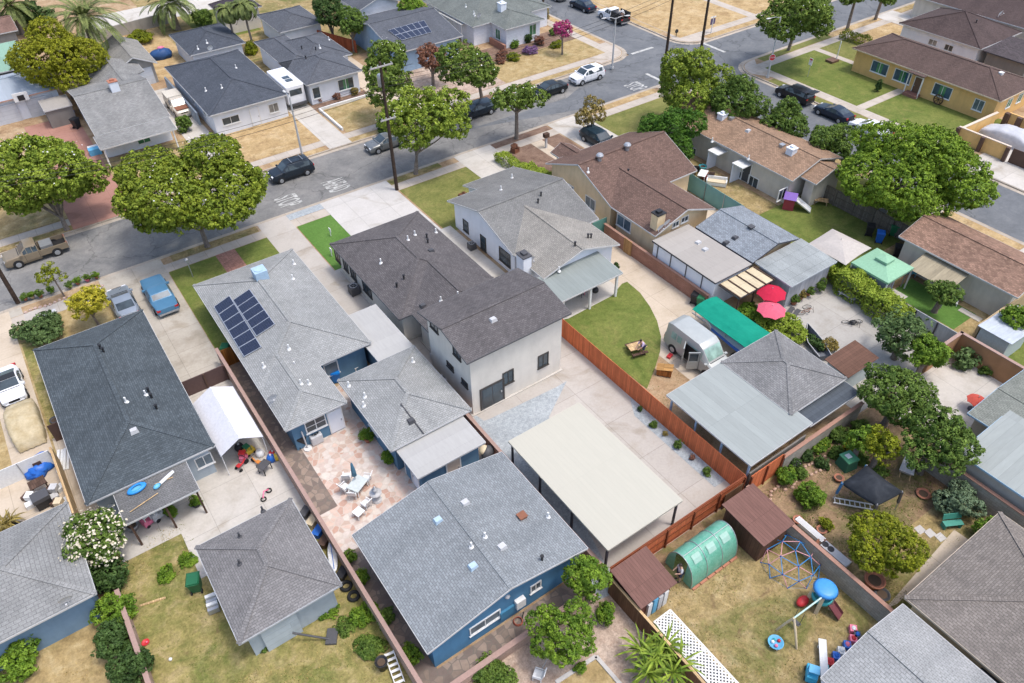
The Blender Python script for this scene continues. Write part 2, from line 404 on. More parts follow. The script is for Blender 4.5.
def house(name, label, wings, roofm, wallm, trim=None, cat='house', group=None, z0=-.05, slab=None):
    x0 = min(w['r'][0] for w in wings); x1 = max(w['r'][1] for w in wings); y0 = min(w['r'][2] for w in wings); y1 = max(w['r'][3] for w in wings)
    th = thing(name, label, cat, ((x0+x1)/2, (y0+y1)/2, 0), 0, group)
    H = House(); H.th = th; H.w = wings
    wb, fb = MB(), MB(); roofs = []
    for w in wings:
        v, f = wing_faces(w); m = MB(); m.shell(v, f, w['t']); m = m.build('roof', w.get('rm', roofm), th); roofs.append(m)
        cap = MB(); inner = {}
        for q in f:
            for j in range(len(q)): inner.setdefault(tuple(sorted((q[j], q[(j+1)%len(q)]))), []).append(1)
        for (p_, q_), k_ in inner.items():
            if len(k_) < 2: continue
            P, Q = Vector(v[p_]), Vector(v[q_]); L_ = (Q-P).length; n_ = max(1, int(L_/.6))
            for j in range(n_):
                A_, B_ = P.lerp(Q, j/n_), P.lerp(Q, (j+1)/n_); M_ = (A_+B_)/2
                if any(u is not w and (wingz(u, M_.x, M_.y) or -9) > M_.z+.01 for u in wings): continue
                cap.bar(A_+Vector((0,0,.012)), B_+Vector((0,0,.012)), .26, .035)
        if cap.f: cap.build('ridge_cap', w.get('rm', roofm), m)
        X0,X1,Y0,Y1 = w['r']; i = w['inset']; t = w['t']
        if w['wall']:
            a0,a1,b0,b1 = X0+i, X1-i, Y0+i, Y1-i
            zw = w['ze']-t-.004
            if w['k'] == 'pitch':
                zw += w['s']*i
                wb.box(a0,a1,b0,b1,z0,zw)
                if w['ax'] == 'y':
                    for e, yy in ((w['e0'], (b0,b0+.2)), (w['e1'], (b1-.2,b1))):
                        if e == 'g':
                            cx = (X0+X1)/2; zt = zw+(cx-a0)*w['s']
                            wb.add([(a0,yy[0],zw),(a1,yy[0],zw),(cx,yy[0],zt),(a0,yy[1],zw),(a1,yy[1],zw),(cx,yy[1],zt)], [(0,1,2),(5,4,3),(0,3,4,1),(1,4,5,2),(2,5,3,0)])
                else:
                    for e, xx in ((w['e0'], (a0,a0+.2)), (w['e1'], (a1-.2,a1))):
                        if e == 'g':
                            cy = (Y0+Y1)/2; zt = zw+(cy-b0)*w['s']
                            wb.add([(xx[0],b0,zw),(xx[0],b1,zw),(xx[0],cy,zt),(xx[1],b0,zw),(xx[1],b1,zw),(xx[1],cy,zt)], [(2,1,0),(3,4,5),(1,4,3,0),(2,5,4,1),(0,3,5,2)])
            elif w['k'] == 'flat': wb.box(a0,a1,b0,b1,z0,zw)
            else:
                zz = lambda x,y: wingz(w,x,y)-t-.004
                P4 = [(a0,b0),(a1,b0),(a1,b1),(a0,b1)]
                wb.add([(x,y,z0) for x,y in P4]+[(x,y,zz(x,y)) for x,y in P4], [(3,2,1,0),(4,5,6,7),(0,1,5,4),(1,2,6,5),(2,3,7,6),(3,0,4,7)])
        # trim boards along the open edges
        cnt = set((q[j], q[(j+1)%len(q)]) for q in f for j in range(len(q)))
        for a, b in cnt:
            if (b, a) in cnt: continue
            if (w['e0']=='v' and (a==4 or b==4) or w['e1']=='v' and (a==5 or b==5)) and w['k']=='pitch': continue
            P, Q = Vector(v[a]), Vector(v[b]); d = (Q-P).normalized(); o = d.cross(Vector((0,0,1))).normalized()*.014
            n_ = max(1, int((Q-P).length/.7)); run = None
            for j in range(n_+1):
                M_ = P.lerp(Q, (j+.5)/n_)+o*6
                hid = j == n_ or any(u is not w and (wingz(u, M_.x, M_.y) or -9) > M_.z-.04 for u in wings)
                if not hid and run is None: run = j
                if hid and run is not None: fb.bar(P.lerp(Q, run/n_)+o+Vector((0,0,-.07)), P.lerp(Q, j/n_)+o+Vector((0,0,-.07)), .026, .13); run = None
    H.wall = wb.build('wall', wallm, th) if wb.f else None
    H.roof = roofs[0]
    H.trim = fb.build('fascia', trim or TRIM, th)
    if slab is not None:
        s = MB(); [s.box(w['r'][0]+w['inset']-.15, w['r'][1]-w['inset']+.15, w['r'][2]+w['inset']-.15, w['r'][3]-w['inset']+.15, -.05, .09) for w in wings if w['wall']]
        s.build('foundation', slab, th)
    return H
def hz(H, x, y):
    z = [wingz(w, x, y) for w in H.w]; z = [q for q in z if q is not None]
    return max(z) if z else 2.8
def onroof(H, px, py):
    z = 3.5
    for _ in range(40):
        p = at(px, py, z); z = .5*z+.5*hz(H, p.x, p.y)
    return at(px, py, z)
def vent(H, px, py, kind='pipe', col=None):
    p = onroof(H, px, py); m = MB()
    if kind == 'pipe':
        m.cyl((p.x,p.y,p.z-.12), .06, .55, 8); m.lathe((p.x,p.y,p.z), [(.17,-.06),(.13,.06),(.07,.1)], 8); o = m.build('vent_pipe', col or WHITE, H.roof)
    elif kind == 'black':
        m.cyl((p.x,p.y,p.z-.12), .07, .5, 8); m.cyl((p.x,p.y,p.z+.34), .11, .08, 8); o = m.build('vent_pipe', BLACK, H.roof)
    elif kind == 'box':
        m.box(p.x-.22,p.x+.22,p.y-.2,p.y+.2,p.z-.2,p.z+.16); m.box(p.x-.26,p.x+.26,p.y-.24,p.y+.24,p.z+.16,p.z+.21); o = m.build('roof_vent', col or STEEL, H.roof)
    elif kind == 'turbine':
        m.cyl((p.x,p.y,p.z-.25), .2, .5, 12); m.lathe((p.x,p.y,p.z+.25), [(.22,0),(.34,.12),(.36,.26),(.25,.4),(.0,.46)], 14, False); o = m.build('turbine_vent', col or STEEL, H.roof)
    elif kind == 'dish':
        m.tube([(p.x,p.y,p.z-.1),(p.x,p.y,p.z+.4)], .03, 6); c = Vector((p.x,p.y-.1,p.z+.55))
        vs = [c+Vector((.0,.12,-.05))]; n = 14
        for k in range(n):
            a = 2*math.pi*k/n; vs.append(c+Vector((.36*math.cos(a), -.05-.12*math.sin(a), .34*math.sin(a)+.02)))
        m.add(vs, [(0,1+k,1+(k+1)%n) for k in range(n)], True); m.tube([c+Vector((0,-.1,-.3)), c+Vector((0,-.42,.05))], .02, 5); m.cb(c+Vector((0,-.42,.02)), (.08,.1,.08))
        o = m.build('satellite_dish', col or LTGREY, H.roof)
    elif kind == 'flap':   # low sloped vent hood
        m.add([(p.x-.28,p.y-.25,p.z-.2),(p.x+.28,p.y-.25,p.z-.2),(p.x+.28,p.y+.25,p.z-.2),(p.x-.28,p.y+.25,p.z-.2),(p.x-.2,p.y-.18,p.z+.2),(p.x+.2,p.y-.18,p.z+.2),(p.x+.2,p.y+.18,p.z+.14),(p.x-.2,p.y+.18,p.z+.14)], [(0,3,2,1),(4,5,6,7),(0,1,5,4),(1,2,6,5),(2,3,7,6),(3,0,4,7)])
        o = m.build('roof_vent', col or STEEL, H.roof)
    elif kind == 'ac':
        m.box(p.x-.5,p.x+.5,p.y-.5,p.y+.5,p.z-.3,p.z+.75); m.cyl((p.x,p.y,p.z+.75), .38, .05, 14); o = m.build('rooftop_unit', col or LTGREY, H.roof)
    return o
def chimney(H, px, py, w, d, h, mat, cap=None):
    p = onroof(H, px, py); m = MB(); m.box(p.x-w/2,p.x+w/2,p.y-d/2,p.y+d/2,p.z-1.2,p.z+h)
    o = m.build('chimney', mat, H.roof)
    c = MB(); c.box(p.x-w/2-.05,p.x+w/2+.05,p.y-d/2-.05,p.y+d/2+.05,p.z+h+.002,p.z+h+.1); c.box(p.x-w/4,p.x+w/4,p.y-d/4,p.y+d/4,p.z+h+.1,p.z+h+.28); c.build('chimney_cap', cap or mat, o)
# ------------------------------------------------------------------ foliage
def quads_obj(name, V, mat, parent=None, tri=False):
    """V: (n,4,3) leaf corners -> one mesh"""
    n = len(V); me = bpy.data.meshes.new(name); k = 3 if tri else 4
    me.vertices.add(n*k); me.vertices.foreach_set('co', np.ascontiguousarray(V, dtype=np.float32).ravel())
    me.loops.add(n*k); me.loops.foreach_set('vertex_index', np.arange(n*k, dtype=np.int32))
    me.polygons.add(n); me.polygons.foreach_set('loop_start', np.arange(0, n*k, k, dtype=np.int32))
    try: me.polygons.foreach_set('loop_total', np.full(n, k, dtype=np.int32))
    except Exception: pass
    me.update(calc_edges=True); me.materials.append(mat)
    o = bpy.data.objects.new(name, me); COL.objects.link(o)
    if parent is not None: o.parent = parent
    return o
def unit(v): return v/np.maximum(np.linalg.norm(v, axis=-1, keepdims=True), 1e-9)
def rdirs(n): return unit(rng.normal(size=(n,3)))
def leaves(pos, nor, L, Wd, jitter=.55, lv=.3):
    n = len(pos); nn = unit(nor+rng.normal(size=(n,3))*jitter)
    t = rng.normal(size=(n,3)); t = unit(t-(t*nn).sum(1,keepdims=True)*nn); s = np.cross(nn, t)
    l = (L*(1+rng.uniform(-lv,lv,(n,1))))/2; w = (Wd*(1+rng.uniform(-lv,lv,(n,1))))/2
    return np.stack([pos-t*l, pos+s*w+nn*w*.35, pos+t*l-nn*l*.2, pos-s*w+nn*w*.35], 1)
def crown_pts(rx, ry, rz, n, lobes=16, lr=.38, zmin=-.55, core=.3, irr=.2):
    d = rdirs(lobes*4); d = d[d[:,2] > zmin][:lobes]; k = len(d)
    rad = np.array([rx,ry,rz]); C = d*(.64+rng.uniform(-irr,irr*.6,(k,1)))*rad
    C = np.vstack([C, [[0,0,0]]]); sz = np.append(lr*rng.uniform(.55,1.35,k), .6)
    p = sz**2; p /= p.sum(); idx = rng.choice(k+1, size=n, p=p)
    dd = rdirs(n); r = (.86+.14*rng.uniform(-1,1,(n,1)))*sz[idx][:,None]
    pos = C[idx]+dd*r*rad; q = np.linalg.norm(pos/rad, axis=1)
    # drop what lies deep inside another lobe
    dist = np.linalg.norm((pos[:,None,:]-C[None])/rad, axis=2)/sz[None]; deep = (dist < .7).any(1)
    m = (q > core) & ~deep; return pos[m], dd[m], C
def crown(rx, ry, rz, n, leaf, mat, parent, z, lobes=16, lr=.38, zmin=-.55, asp=.5, up=.35, name='crown', irr=.2, jit=.3, per=16, cl=None, dens=2.6):
    """leaf clumps (twig ends) over the lobes; every clump a small ball of leaves"""
    p_ = 1.6; area = 4*math.pi*(((rx*ry)**p_+(rx*rz)**p_+(ry*rz)**p_)/3)**(1/p_); leaf = leaf*.82; cl = cl or leaf*1.02
    pos, dd, C = crown_pts(rx, ry, rz, int(max(10, dens*1.5*area/(math.pi*cl*cl))), lobes, lr, zmin, irr=irr)
    k = len(pos); rc = cl*rng.uniform(.65,1.35,(k,1))
    pos = pos+rng.normal(size=(k,3))*leaf*.35
    P = np.repeat(pos, per, 0); O = rdirs(k*per)+np.repeat(unit(dd+np.array([0,0,.5])), per, 0)*.75; O = unit(O)
    lp = P+O*np.repeat(rc, per, 0)*rng.uniform(.6,1.05,(k*per,1))*np.array([1,1,.8])
    V = leaves(lp, unit(O+np.array([0,0,up])), leaf, leaf*asp, jit); V[:,:,2] += z
    return quads_obj(name, V, mat, parent), C, pos
def mpp(p): return float(np.dot(np.array([p[0],p[1],p[2]-CH]), CF))/FOC
def tree(label, px, py, wpx, zc, ratio, mat, n=4500, leaf=.38, name='tree', cat='tree', group=None, lobes=20, lr=.36, trunk=.22, dx=0, dy=0, flowers=0, flmat=None, fls=.6, asp=.5, zmin=-.55, base=None, barkm=None, ry=1.0, irr=.3, up=.35, dens=2.6):
    p = at(px, py, zc); r = wpx*.5*mpp(p)*.98
    b = Vector((p.x+dx, p.y+dy, 0)) if base is None else base
    th = thing(name, label, cat, b, 0, group)
    off = Vector((p.x-b.x, p.y-b.y, 0)); rz = r*ratio
    o, C, pos = crown(r, r*ry, rz, n, leaf, mat, th, zc, lobes, lr, zmin, asp, irr=irr, up=up, dens=dens)
    o.location = off
    m = MB(); top = Vector((off.x, off.y, zc-rz*.35)); h1 = max(.5, (zc-rz)*.85)
    k1 = Vector((off.x*.2+random.uniform(-.1,.1), off.y*.2+random.uniform(-.1,.1), h1))
    m.tube([(0,0,-.1), (0,0,.15), k1*.5+Vector((0,0,0)), k1, top], [trunk*1.5, trunk*1.1, trunk*.95, trunk*.85, trunk*.5], 8)
    for c in C[:9]:
        e = Vector((c[0]+off.x, c[1]+off.y, c[2]*.9+zc)); mid = k1.lerp(e, .5)+Vector((0,0,-.05*r))
        m.tube([k1, mid, e], [trunk*.5, trunk*.32, trunk*.12], 5)
    m.build('trunk', barkm or BARK, th, local=True)
    if flowers:
        q = pos[np.argsort(-pos[:,2]+rng.uniform(0,rz*1.3,len(pos)))][:flowers*3]; q = q[rng.permutation(len(q))][:flowers]
        q = q*1.03; q = np.repeat(q, 1+int(flowers > 200), 0); q = q/1.03+unit(q+[0,0,.3*r])*leaf*(.9+.5*rng.uniform(size=(len(q),1)))+rng.normal(size=q.shape)*leaf*.5; V = leaves(q, unit(q)+[0,0,.6], leaf*.7*fls, leaf*.6*fls, .3); V[:,:,2] += zc
        f = quads_obj('blossom', V, flmat or WHITE, th); f.location = off
    return th
def bush(label, px, py, wpx, h, mat, n=900, leaf=.16, name='shrub', cat='shrub', group=None, asp=.5, flowers=0, flmat=None, ry=1.0, lobes=9, up=.35, z0=0.0):
    zc = z0+h*.5; p = at(px, py, zc); r = wpx*.5*mpp(p)*.95
    th = thing(name, label, cat, (p.x,p.y,z0), 0, group)
    o, C, pos = crown(r, r*ry, h*.52, n, leaf, mat, th, h*.5, lobes, .45, -.8, asp, name='foliage', up=up)
    m = MB()
    for c in C[:6]: m.tube([(c[0]*.15,c[1]*.15,-.05),(c[0]*.6,c[1]*.6,h*.35),(c[0]*.95,c[1]*.95,c[2]+h*.5)], [.03,.022,.01], 5)
    m.build('stem', BARK, th, local=True)
    if flowers:
        q = pos[pos[:,2] > -.1*h]; q = q[rng.permutation(len(q))][:flowers]*1.04
        V = leaves(q, unit(q)+[0,0,.7], leaf*.9, leaf*.8, .3); V[:,:,2] += h*.5
        quads_obj('blossom', V, flmat or WHITE, th)
    return th
def hedge(label, p0, p1, wd, h, mat, n=2500, leaf=.15, group=None, name='hedge', wob=.12):
    p0, p1 = Vector(p0).to_3d(), Vector(p1).to_3d(); L = (p1-p0).length; c = (p0+p1)/2; a = math.atan2(p1.y-p0.y, p1.x-p0.x)
    th = thing(name, label, 'hedge', (c.x,c.y,0), a, group)
    u = rng.uniform(-1,1,(n,3)); ax = rng.integers(0,3,n); sg = np.where(rng.uniform(size=n)<.5,-1.,1.)
    ax = np.where(rng.uniform(size=n)<.35, 2, ax); u[np.arange(n),ax] = np.where(ax==2, 1., sg); nor = np.zeros((n,3)); nor[np.arange(n),ax] = u[np.arange(n),ax]
    pos = u*np.array([L/2,wd/2,h/2]); pos[:,2] += h/2
    ph = rng.uniform(0,6,3); wv = wob*(np.sin(pos[:,0]*1.9+ph[0])+np.sin(pos[:,0]*4.3+pos[:,1]*3+ph[1])*.7+np.sin(pos[:,2]*5+ph[2])*.4)
    pos += nor*wv[:,None]+rng.normal(size=(n,3))*.05*(wob/.12)
    quads_obj('foliage', leaves(pos, nor+[0,0,.3], leaf, leaf*.55, .6), mat, th)
    m = MB(); k = max(2,int(L/1.0))
    for i in range(k): x = -L/2+L*(i+.5)/k; m.tube([(x,0,-.05),(x+.05,.05,h*.5),(x-.05,-.05,h*.85)], [.04,.03,.01], 5)
    m.build('stem', BARK, th, local=True); return th
def palm(label, px, py, z, fr, n=34, trunk=.3, mat=None, group=None, droop=1.0, lf=.75, base=None):
    p = at(px, py, z); th = thing('palm_tree', label, 'palm tree', (p.x,p.y,0), 0, group)
    Q = []
    for i in range(n):
        a = 2.39996*i; el = 1.25-1.5*(i/n); L = fr*random.uniform(.85,1.1); seg = 16
        d = np.array([math.cos(a), math.sin(a), 0.]); pt = np.array([0,0,z]); ang = el
        for s in range(seg):
            st = L/seg; dirv = d*math.cos(ang)+np.array([0,0,math.sin(ang)]); nx = pt+dirv*st; ang -= .095*droop
            sd = np.cross(dirv, [0,0,1.]); sd /= np.linalg.norm(sd)+1e-9; upv = np.cross(sd, dirv)
            Q.append(np.array([pt+sd*.03, nx+sd*.02, nx-sd*.02, pt-sd*.03]))
            if s > 1:
                ll = lf*math.sin(math.pi*min(.97,(s+1)/(seg+1)))**.6
                for sgn in (-1,1):
                    for q in (0,.5):
                        b = pt+(nx-pt)*q; e = b+sd*sgn*ll*.85+dirv*ll*.45+upv*(.12*ll)-np.array([0,0,.15*ll]); w = dirv*.085
                        Q.append(np.array([b-w, (b+e)/2-w*1.1+upv*.03, e, (b+e)/2+w*1.1+upv*.03]))
            pt = nx
    quads_obj('crown', np.array(Q), mat, th)
    m = MB(); k = 9
    m.tube([(0,0,-.1)]+[(math.sin(i)*.03,math.cos(i)*.03,z*i/k) for i in range(1,k+1)], [trunk*1.4]+[trunk*(1.05 if i%2 else .95) for i in range(1,k+1)], 9)
    m.build('trunk', BARK, th, local=True); return th
def spiky(label, px, py, z, heads, L, mat, name='dracaena', cat='plant', n=46, w=.11):
    """strap-leaved plant: heads = offsets of leaf rosettes"""
    p = at(px, py, z); th = thing(name, label, cat, (p.x,p.y,0)); Q = []; m = MB()
    for hx, hy, hz_ in heads:
        m.tube([(0,0,-.05),(hx*.5,hy*.5,hz_*.55),(hx,hy,hz_)], [.1,.08,.06], 7)
        for i in range(n):
            a = random.uniform(0,6.28); el = random.uniform(-.5,1.35); l = L*random.uniform(.7,1.1)
            d = np.array([math.cos(a),math.sin(a),0]); sd = np.array([-math.sin(a),math.cos(a),0]); pt = np.array([hx,hy,hz_-.05*i/n]); ang = el; pw = w*.6
            for s in range(5):
                dv = d*math.cos(ang)+np.array([0,0,math.sin(ang)]); nx = pt+dv*l/5; nw = w*(.62,1,.9,.6,.05)[s]
                Q.append(np.array([pt-sd*pw/2, nx-sd*nw/2, nx+sd*nw/2, pt+sd*pw/2])); pt, pw = nx, nw; ang -= .26
    quads_obj('leaves', np.array(Q), mat, th); m.build('stem', BARK, th, local=True); return th
def tufts(name, polys, n, h, mat, w=.05, dens=None):
    """loose grass blades over the listed rectangles (x0,x1,y0,y1); patchy by value noise"""
    ar = np.array([(b-a)*(d-c) for a,b,c,d in polys]); idx = rng.choice(len(polys), size=n, p=ar/ar.sum()); P = np.array(polys)[idx]
    x = P[:,0]+(P[:,1]-P[:,0])*rng.uniform(size=n); y = P[:,2]+(P[:,3]-P[:,2])*rng.uniform(size=n)
    f = np.sin(x*1.7+np.sin(y*1.3)*1.5)+np.sin(y*2.1+np.sin(x*.9)*2)+rng.normal(size=n)*.8; k = f > .1; x, y = x[k], y[k]; n = len(x)
    hh = h*rng.uniform(.4,1.2,n); a = rng.uniform(0,6.28,n); ww = w*rng.uniform(.6,1.4,n); ln = hh*rng.uniform(.3,1.3,n); b = rng.uniform(0,6.28,n)
    z = np.zeros(n)+.003
    p0 = np.stack([x-np.cos(a)*ww,y-np.sin(a)*ww,z],1); p1 = np.stack([x+np.cos(a)*ww,y+np.sin(a)*ww,z],1); p2 = np.stack([x+np.cos(b)*ln,y+np.sin(b)*ln,hh],1)
    return struct(quads_obj(name, np.stack([p0,p1,p2],1), mat, None, True), 'stuff')
# ------------------------------------------------------------------ fences
def wallrun(name, label, pts, h, t, mat, cat='wall', cap=None, capn='coping', group=None, z0=-.05, posts=None, postm=None, rails=False, pw=.1, proud=.06):
    c = sum((Vector((*p,0)) for p in pts), Vector())/len(pts); th = thing(name, label, cat, c, 0, group)
    m, k, po, ra = MB(), MB(), MB(), MB()
    for p, q in zip(pts, pts[1:]):
        P0, Q0 = Vector((*p,0)), Vector((*q,0)); m.bar(P0+Vector((0,0,(h+z0)/2)), Q0+Vector((0,0,(h+z0)/2)), t, h-z0)
        if cap: d = (Q0-P0).normalized(); k.bar(P0-d*t*.5+Vector((0,0,h+.032)), Q0+d*t*.5+Vector((0,0,h+.032)), t+.06, .06)
        if posts:
            L = (Q0-P0).length; n = max(1, round(L/posts)); d = (Q0-P0).normalized(); s = Vector((d.y,-d.x,0))
            for i in range(n+1): b = P0+d*(L*i/n)+s*(t/2+pw/2+.004); o = MB(); o.cb((b.x,b.y,z0), (pw,pw,h+.06), math.atan2(d.y,d.x)); o.build('post', postm or mat, th)
            if rails:
                for zz in (.35, h*.5+.1, h-.15): ra.bar(P0+s*(t/2+.03)+Vector((0,0,zz)), Q0+s*(t/2+.03)+Vector((0,0,zz)), .05, .09)
    m.build('panel' if posts else 'wall', mat, th)
    if cap: k.build(capn, cap, th)
    if ra.f: ra.build('rail', postm or mat, th)
    return th
# ------------------------------------------------------------------ ground materials
M_ASPH = patchy('asphalt', [(.3,A(122,122,121)),(.5,A(142,141,138)),(.7,A(158,155,150))], .35, 7, .14, [(A(98,99,100),.16,.56,.68,.6),(A(172,166,156),.5,.66,.8,.5)], bump=.15)
def cracks(name, base, seedscale=.16):
    m = base.copy(); m.name = name; nt = m.node_tree; b = nt.nodes['Principled BSDF']; src = b.inputs['Base Color'].links[0].from_socket
    tc = nt.nodes.new('ShaderNodeTexCoord'); nz = nt.nodes.new('ShaderNodeTexNoise'); nz.inputs['Scale'].default_value = .8; nz.inputs['Detail'].default_value = 5
    mp = nt.nodes.new('ShaderNodeMix'); mp.data_type = 'RGBA'; mp.blend_type = 'LINEAR_LIGHT'; mp.inputs[0].default_value = .9
    nt.links.new(tc.outputs['Object'], nz.inputs['Vector']); nt.links.new(tc.outputs['Object'], mp.inputs[6]); nt.links.new(nz.outputs['Color'], mp.inputs[7])
    v = nt.nodes.new('ShaderNodeTexVoronoi'); v.feature = 'DISTANCE_TO_EDGE'; v.inputs['Scale'].default_value = seedscale; nt.links.new(mp.outputs[2], v.inputs['Vector'])
    r = nt.nodes.new('ShaderNodeValToRGB'); r.color_ramp.elements[0].position = .006; r.color_ramp.elements[0].color = (.74,.74,.74,1); r.color_ramp.elements[1].position = .011; r.color_ramp.elements[1].color = (1,1,1,1)
    nt.links.new(v.outputs['Distance'], r.inputs[0]); k = nt.nodes.new('ShaderNodeMix'); k.data_type = 'RGBA'; k.blend_type = 'MULTIPLY'; k.inputs[0].default_value = 1
    nt.links.new(src, k.inputs[6]); nt.links.new(r.outputs[0], k.inputs[7]); nt.links.new(k.outputs[2], b.inputs['Base Color']); return m
M_ASPH = cracks('asphalt_cracked', M_ASPH)
M_ASPHB = patchy('blue_grey_asphalt', [(.3,A(112,115,118)),(.5,A(124,127,130)),(.7,A(138,140,141))], .3, 6, .10, [(A(96,101,106),.12,.55,.7,.45)], bump=.12)
M_ASPHB = cracks('blue_grey_asphalt_cracked', M_ASPHB, .12)
M_CONC = concrete('concrete', A(214,208,198), 3.0, stain=.18)
M_CONCW = concrete('new_concrete', A(212,208,202), 3.3, stain=.08, warm=(1,.99,.97))
M_CONCP = concrete('pinkish_concrete', A(200,193,184), 3.6, stain=.10)
M_CONCT = concrete('tan_concrete', A(216,200,178), 3.4, stain=.16)
M_CONCD = concrete('dirty_concrete', A(196,188,174), 2.8, stain=.3)
M_CONCG = concrete('grey_patio_concrete', A(192,188,180), 3.2, stain=.2)
M_WALK = concrete('sidewalk_concrete', A(205,194,180), 1.5, stain=.2)
M_GUT = concrete('gutter_concrete', A(196,184,168), 2.5, stain=.3)
M_DIRT = patchy('dirt', [(.3,A(150,120,90)),(.5,A(186,158,124)),(.7,A(206,184,152))], .5, 8, .22)
M_DRY = patchy('dry_lawn', [(.28,A(156,134,92,0.93)),(.5,A(190,166,118,0.93)),(.72,A(212,192,148,0.93))], .8, 6, .24, [(A(132,130,76,0.93),.35,.52,.7,.7),(A(146,118,84,0.93),1.3,.6,.74,.6)])
M_DRYO = patchy('straw_lawn', [(.28,A(166,138,98)),(.5,A(198,170,124)),(.72,A(216,192,152))], .5, 6, .24, [(A(140,112,82),.8,.54,.72,.7),(A(142,136,88),.3,.56,.74,.5)])
M_YARD = patchy('worn_lawn', [(.28,A(142,128,84,0.88)),(.5,A(182,160,112,0.88)),(.72,A(204,184,142,0.88))], .9, 7, .3, [(A(112,120,62,0.88),.3,.48,.64,.8),(A(134,108,82,0.88),1.1,.56,.7,.75),(A(92,104,50,0.88),1.8,.62,.72,.6)])
M_LAWN = patchy('lawn', [(.28,A(118,126,66,0.84)),(.5,A(142,144,82,0.84)),(.72,A(166,160,98,0.84))], .5, 8, .24, [(A(182,164,108,0.84),.4,.55,.74,.7),(A(100,116,54,0.84),.8,.6,.7,.5)])
M_LAWNG = patchy('green_lawn', [(.28,A(106,126,58,0.80)),(.5,A(130,142,72,0.80)),(.72,A(152,156,86,0.80))], .5, 8, .24, [(A(172,160,100,0.80),.35,.55,.76,.65),(A(92,116,50,0.80),.9,.6,.72,.5)])
M_TURF = patchy('artificial_turf', [(.3,A(96,136,62,.9)),(.7,A(112,150,74,.9))], .5, 12, .2)
M_GRAV = patchy('grey_gravel', [(.3,A(168,176,180)),(.7,A(190,197,200))], .4, 11, .26, bump=.5)
M_PGRAV = patchy('pinkish_gravel', [(.3,A(172,148,130)),(.7,A(214,194,176))], .8, 9, .3, [(A(150,116,96),1.4,.58,.7,.6)])
M_DIRTG = patchy('garden_soil', [(.28,A(120,98,74)),(.5,A(156,130,102)),(.72,A(180,154,122))], .7, 9, .28, [(A(112,120,66),.45,.47,.64,.75),(A(96,74,58),.9,.6,.74,.6)])
M_MULCH = patchy('mulch', [(.3,A(116,92,78)),(.7,A(160,134,116))], .8, 12, .3)
M_YARDG = patchy('half_green_yard', [(.28,A(124,126,70,.88)),(.5,A(168,156,98,.88)),(.72,A(200,180,134,.88))], .9, 7, .3, [(A(108,122,58,.88),.4,.5,.66,.75),(A(134,108,82,.88),1.1,.6,.7,.5)])
def flag(name, cols, sc_=1.6, mort=(.34,.3,.26)):
    t = NT(name); v = t.n('ShaderNodeTexVoronoi'); v.inputs['Scale'].default_value = sc_; t.l(t.coord(), v.inputs['Vector'])
    e = t.n('ShaderNodeTexVoronoi', feature='DISTANCE_TO_EDGE'); e.inputs['Scale'].default_value = sc_; t.l(t.coord(), e.inputs['Vector'])
    sp = t.n('ShaderNodeSeparateColor'); t.l(v.outputs['Color'], sp.inputs[0])
    col = t.ramp(sp.outputs[0], [(i/(len(cols)-1), c) for i, c in enumerate(cols)], 'CONSTANT')
    b = t.noise(3, 6, .7); col = t.mix(1, col, t.ramp(b, [(.3,(.85,.85,.85)),(.7,(1.1,1.1,1.1))]), 'MULTIPLY')
    mk = t.ramp(e.outputs['Distance'], [(.02,(1,1,1)),(.06,(0,0,0))]); col = t.mix(mk, col, mort)
    return t.out(col, .85, b, .15, .25)
M_FLAG = flag('flagstone', [A(228,202,186),A(212,188,172),A(228,216,206),A(210,174,156),A(232,220,208),A(218,198,186),A(228,186,166)], 2.3, (.5,.44,.38))
M_PAVER = flag('shaded_brown_pavers', [A(150,134,122),A(168,150,136),A(136,122,114),A(158,140,130)], 2.2, (.16,.14,.12))  # brown pavers darkened: shade of the narrow side strips is in the colour
M_BRICKP = planks('red_brick_path', A(176,132,118), .22, .2, .7, .11)
M_REDC = concrete('red_concrete', A(184,138,122), 2.2, stain=.2)
# ------------------------------------------------------------------ big sheets
_ns = [0]
def sheet(name, pts, mat, lev=1, hgt=None):
    _ns[0] += 1
    if len(pts) == 4 and not hasattr(pts[0], '__len__'):
        x0,x1,y0,y1 = pts; pts = [(x0,y0),(x1,y0),(x1,y1),(x0,y1)]
    m = MB(); m.sheet(pts, (hgt if hgt is not None else .004*lev)+.00016*_ns[0]); return struct(m.build(name, mat))
def pg(*q): return [tuple(at(a,b)[:2]) for a,b in q]
struct(MB().sheet([(-3000,-3000),(3000,-3000),(3000,3000),(-3000,3000)], -.2).build('ground', M_DIRT))
sheet('road', (-400,72,63.9,73.9), M_ASPH, hgt=-.126); sheet('road', (72,500,62.6,71.4), M_ASPHB, hgt=-.126)
sheet('road', (69.2,78.7,-300,62.6), M_ASPHB, hgt=-.122); sheet('road', (70.6,78.9,71.4,400), M_ASPHB, hgt=-.122); sheet('road', pg((470,128),(567,97),(610,60),(700,33),(760,60),(700,100),(667,93)), M_ASPHB, hgt=-.119)
sheet('road', (64,84,62.6,71.4), M_ASPHB, hgt=-.117)
def arc(cx, cy, r, a0, a1, n=9): return [(cx+r*math.cos(R(a0+(a1-a0)*i/n)), cy+r*math.sin(R(a0+(a1-a0)*i/n))) for i in range(n+1)]
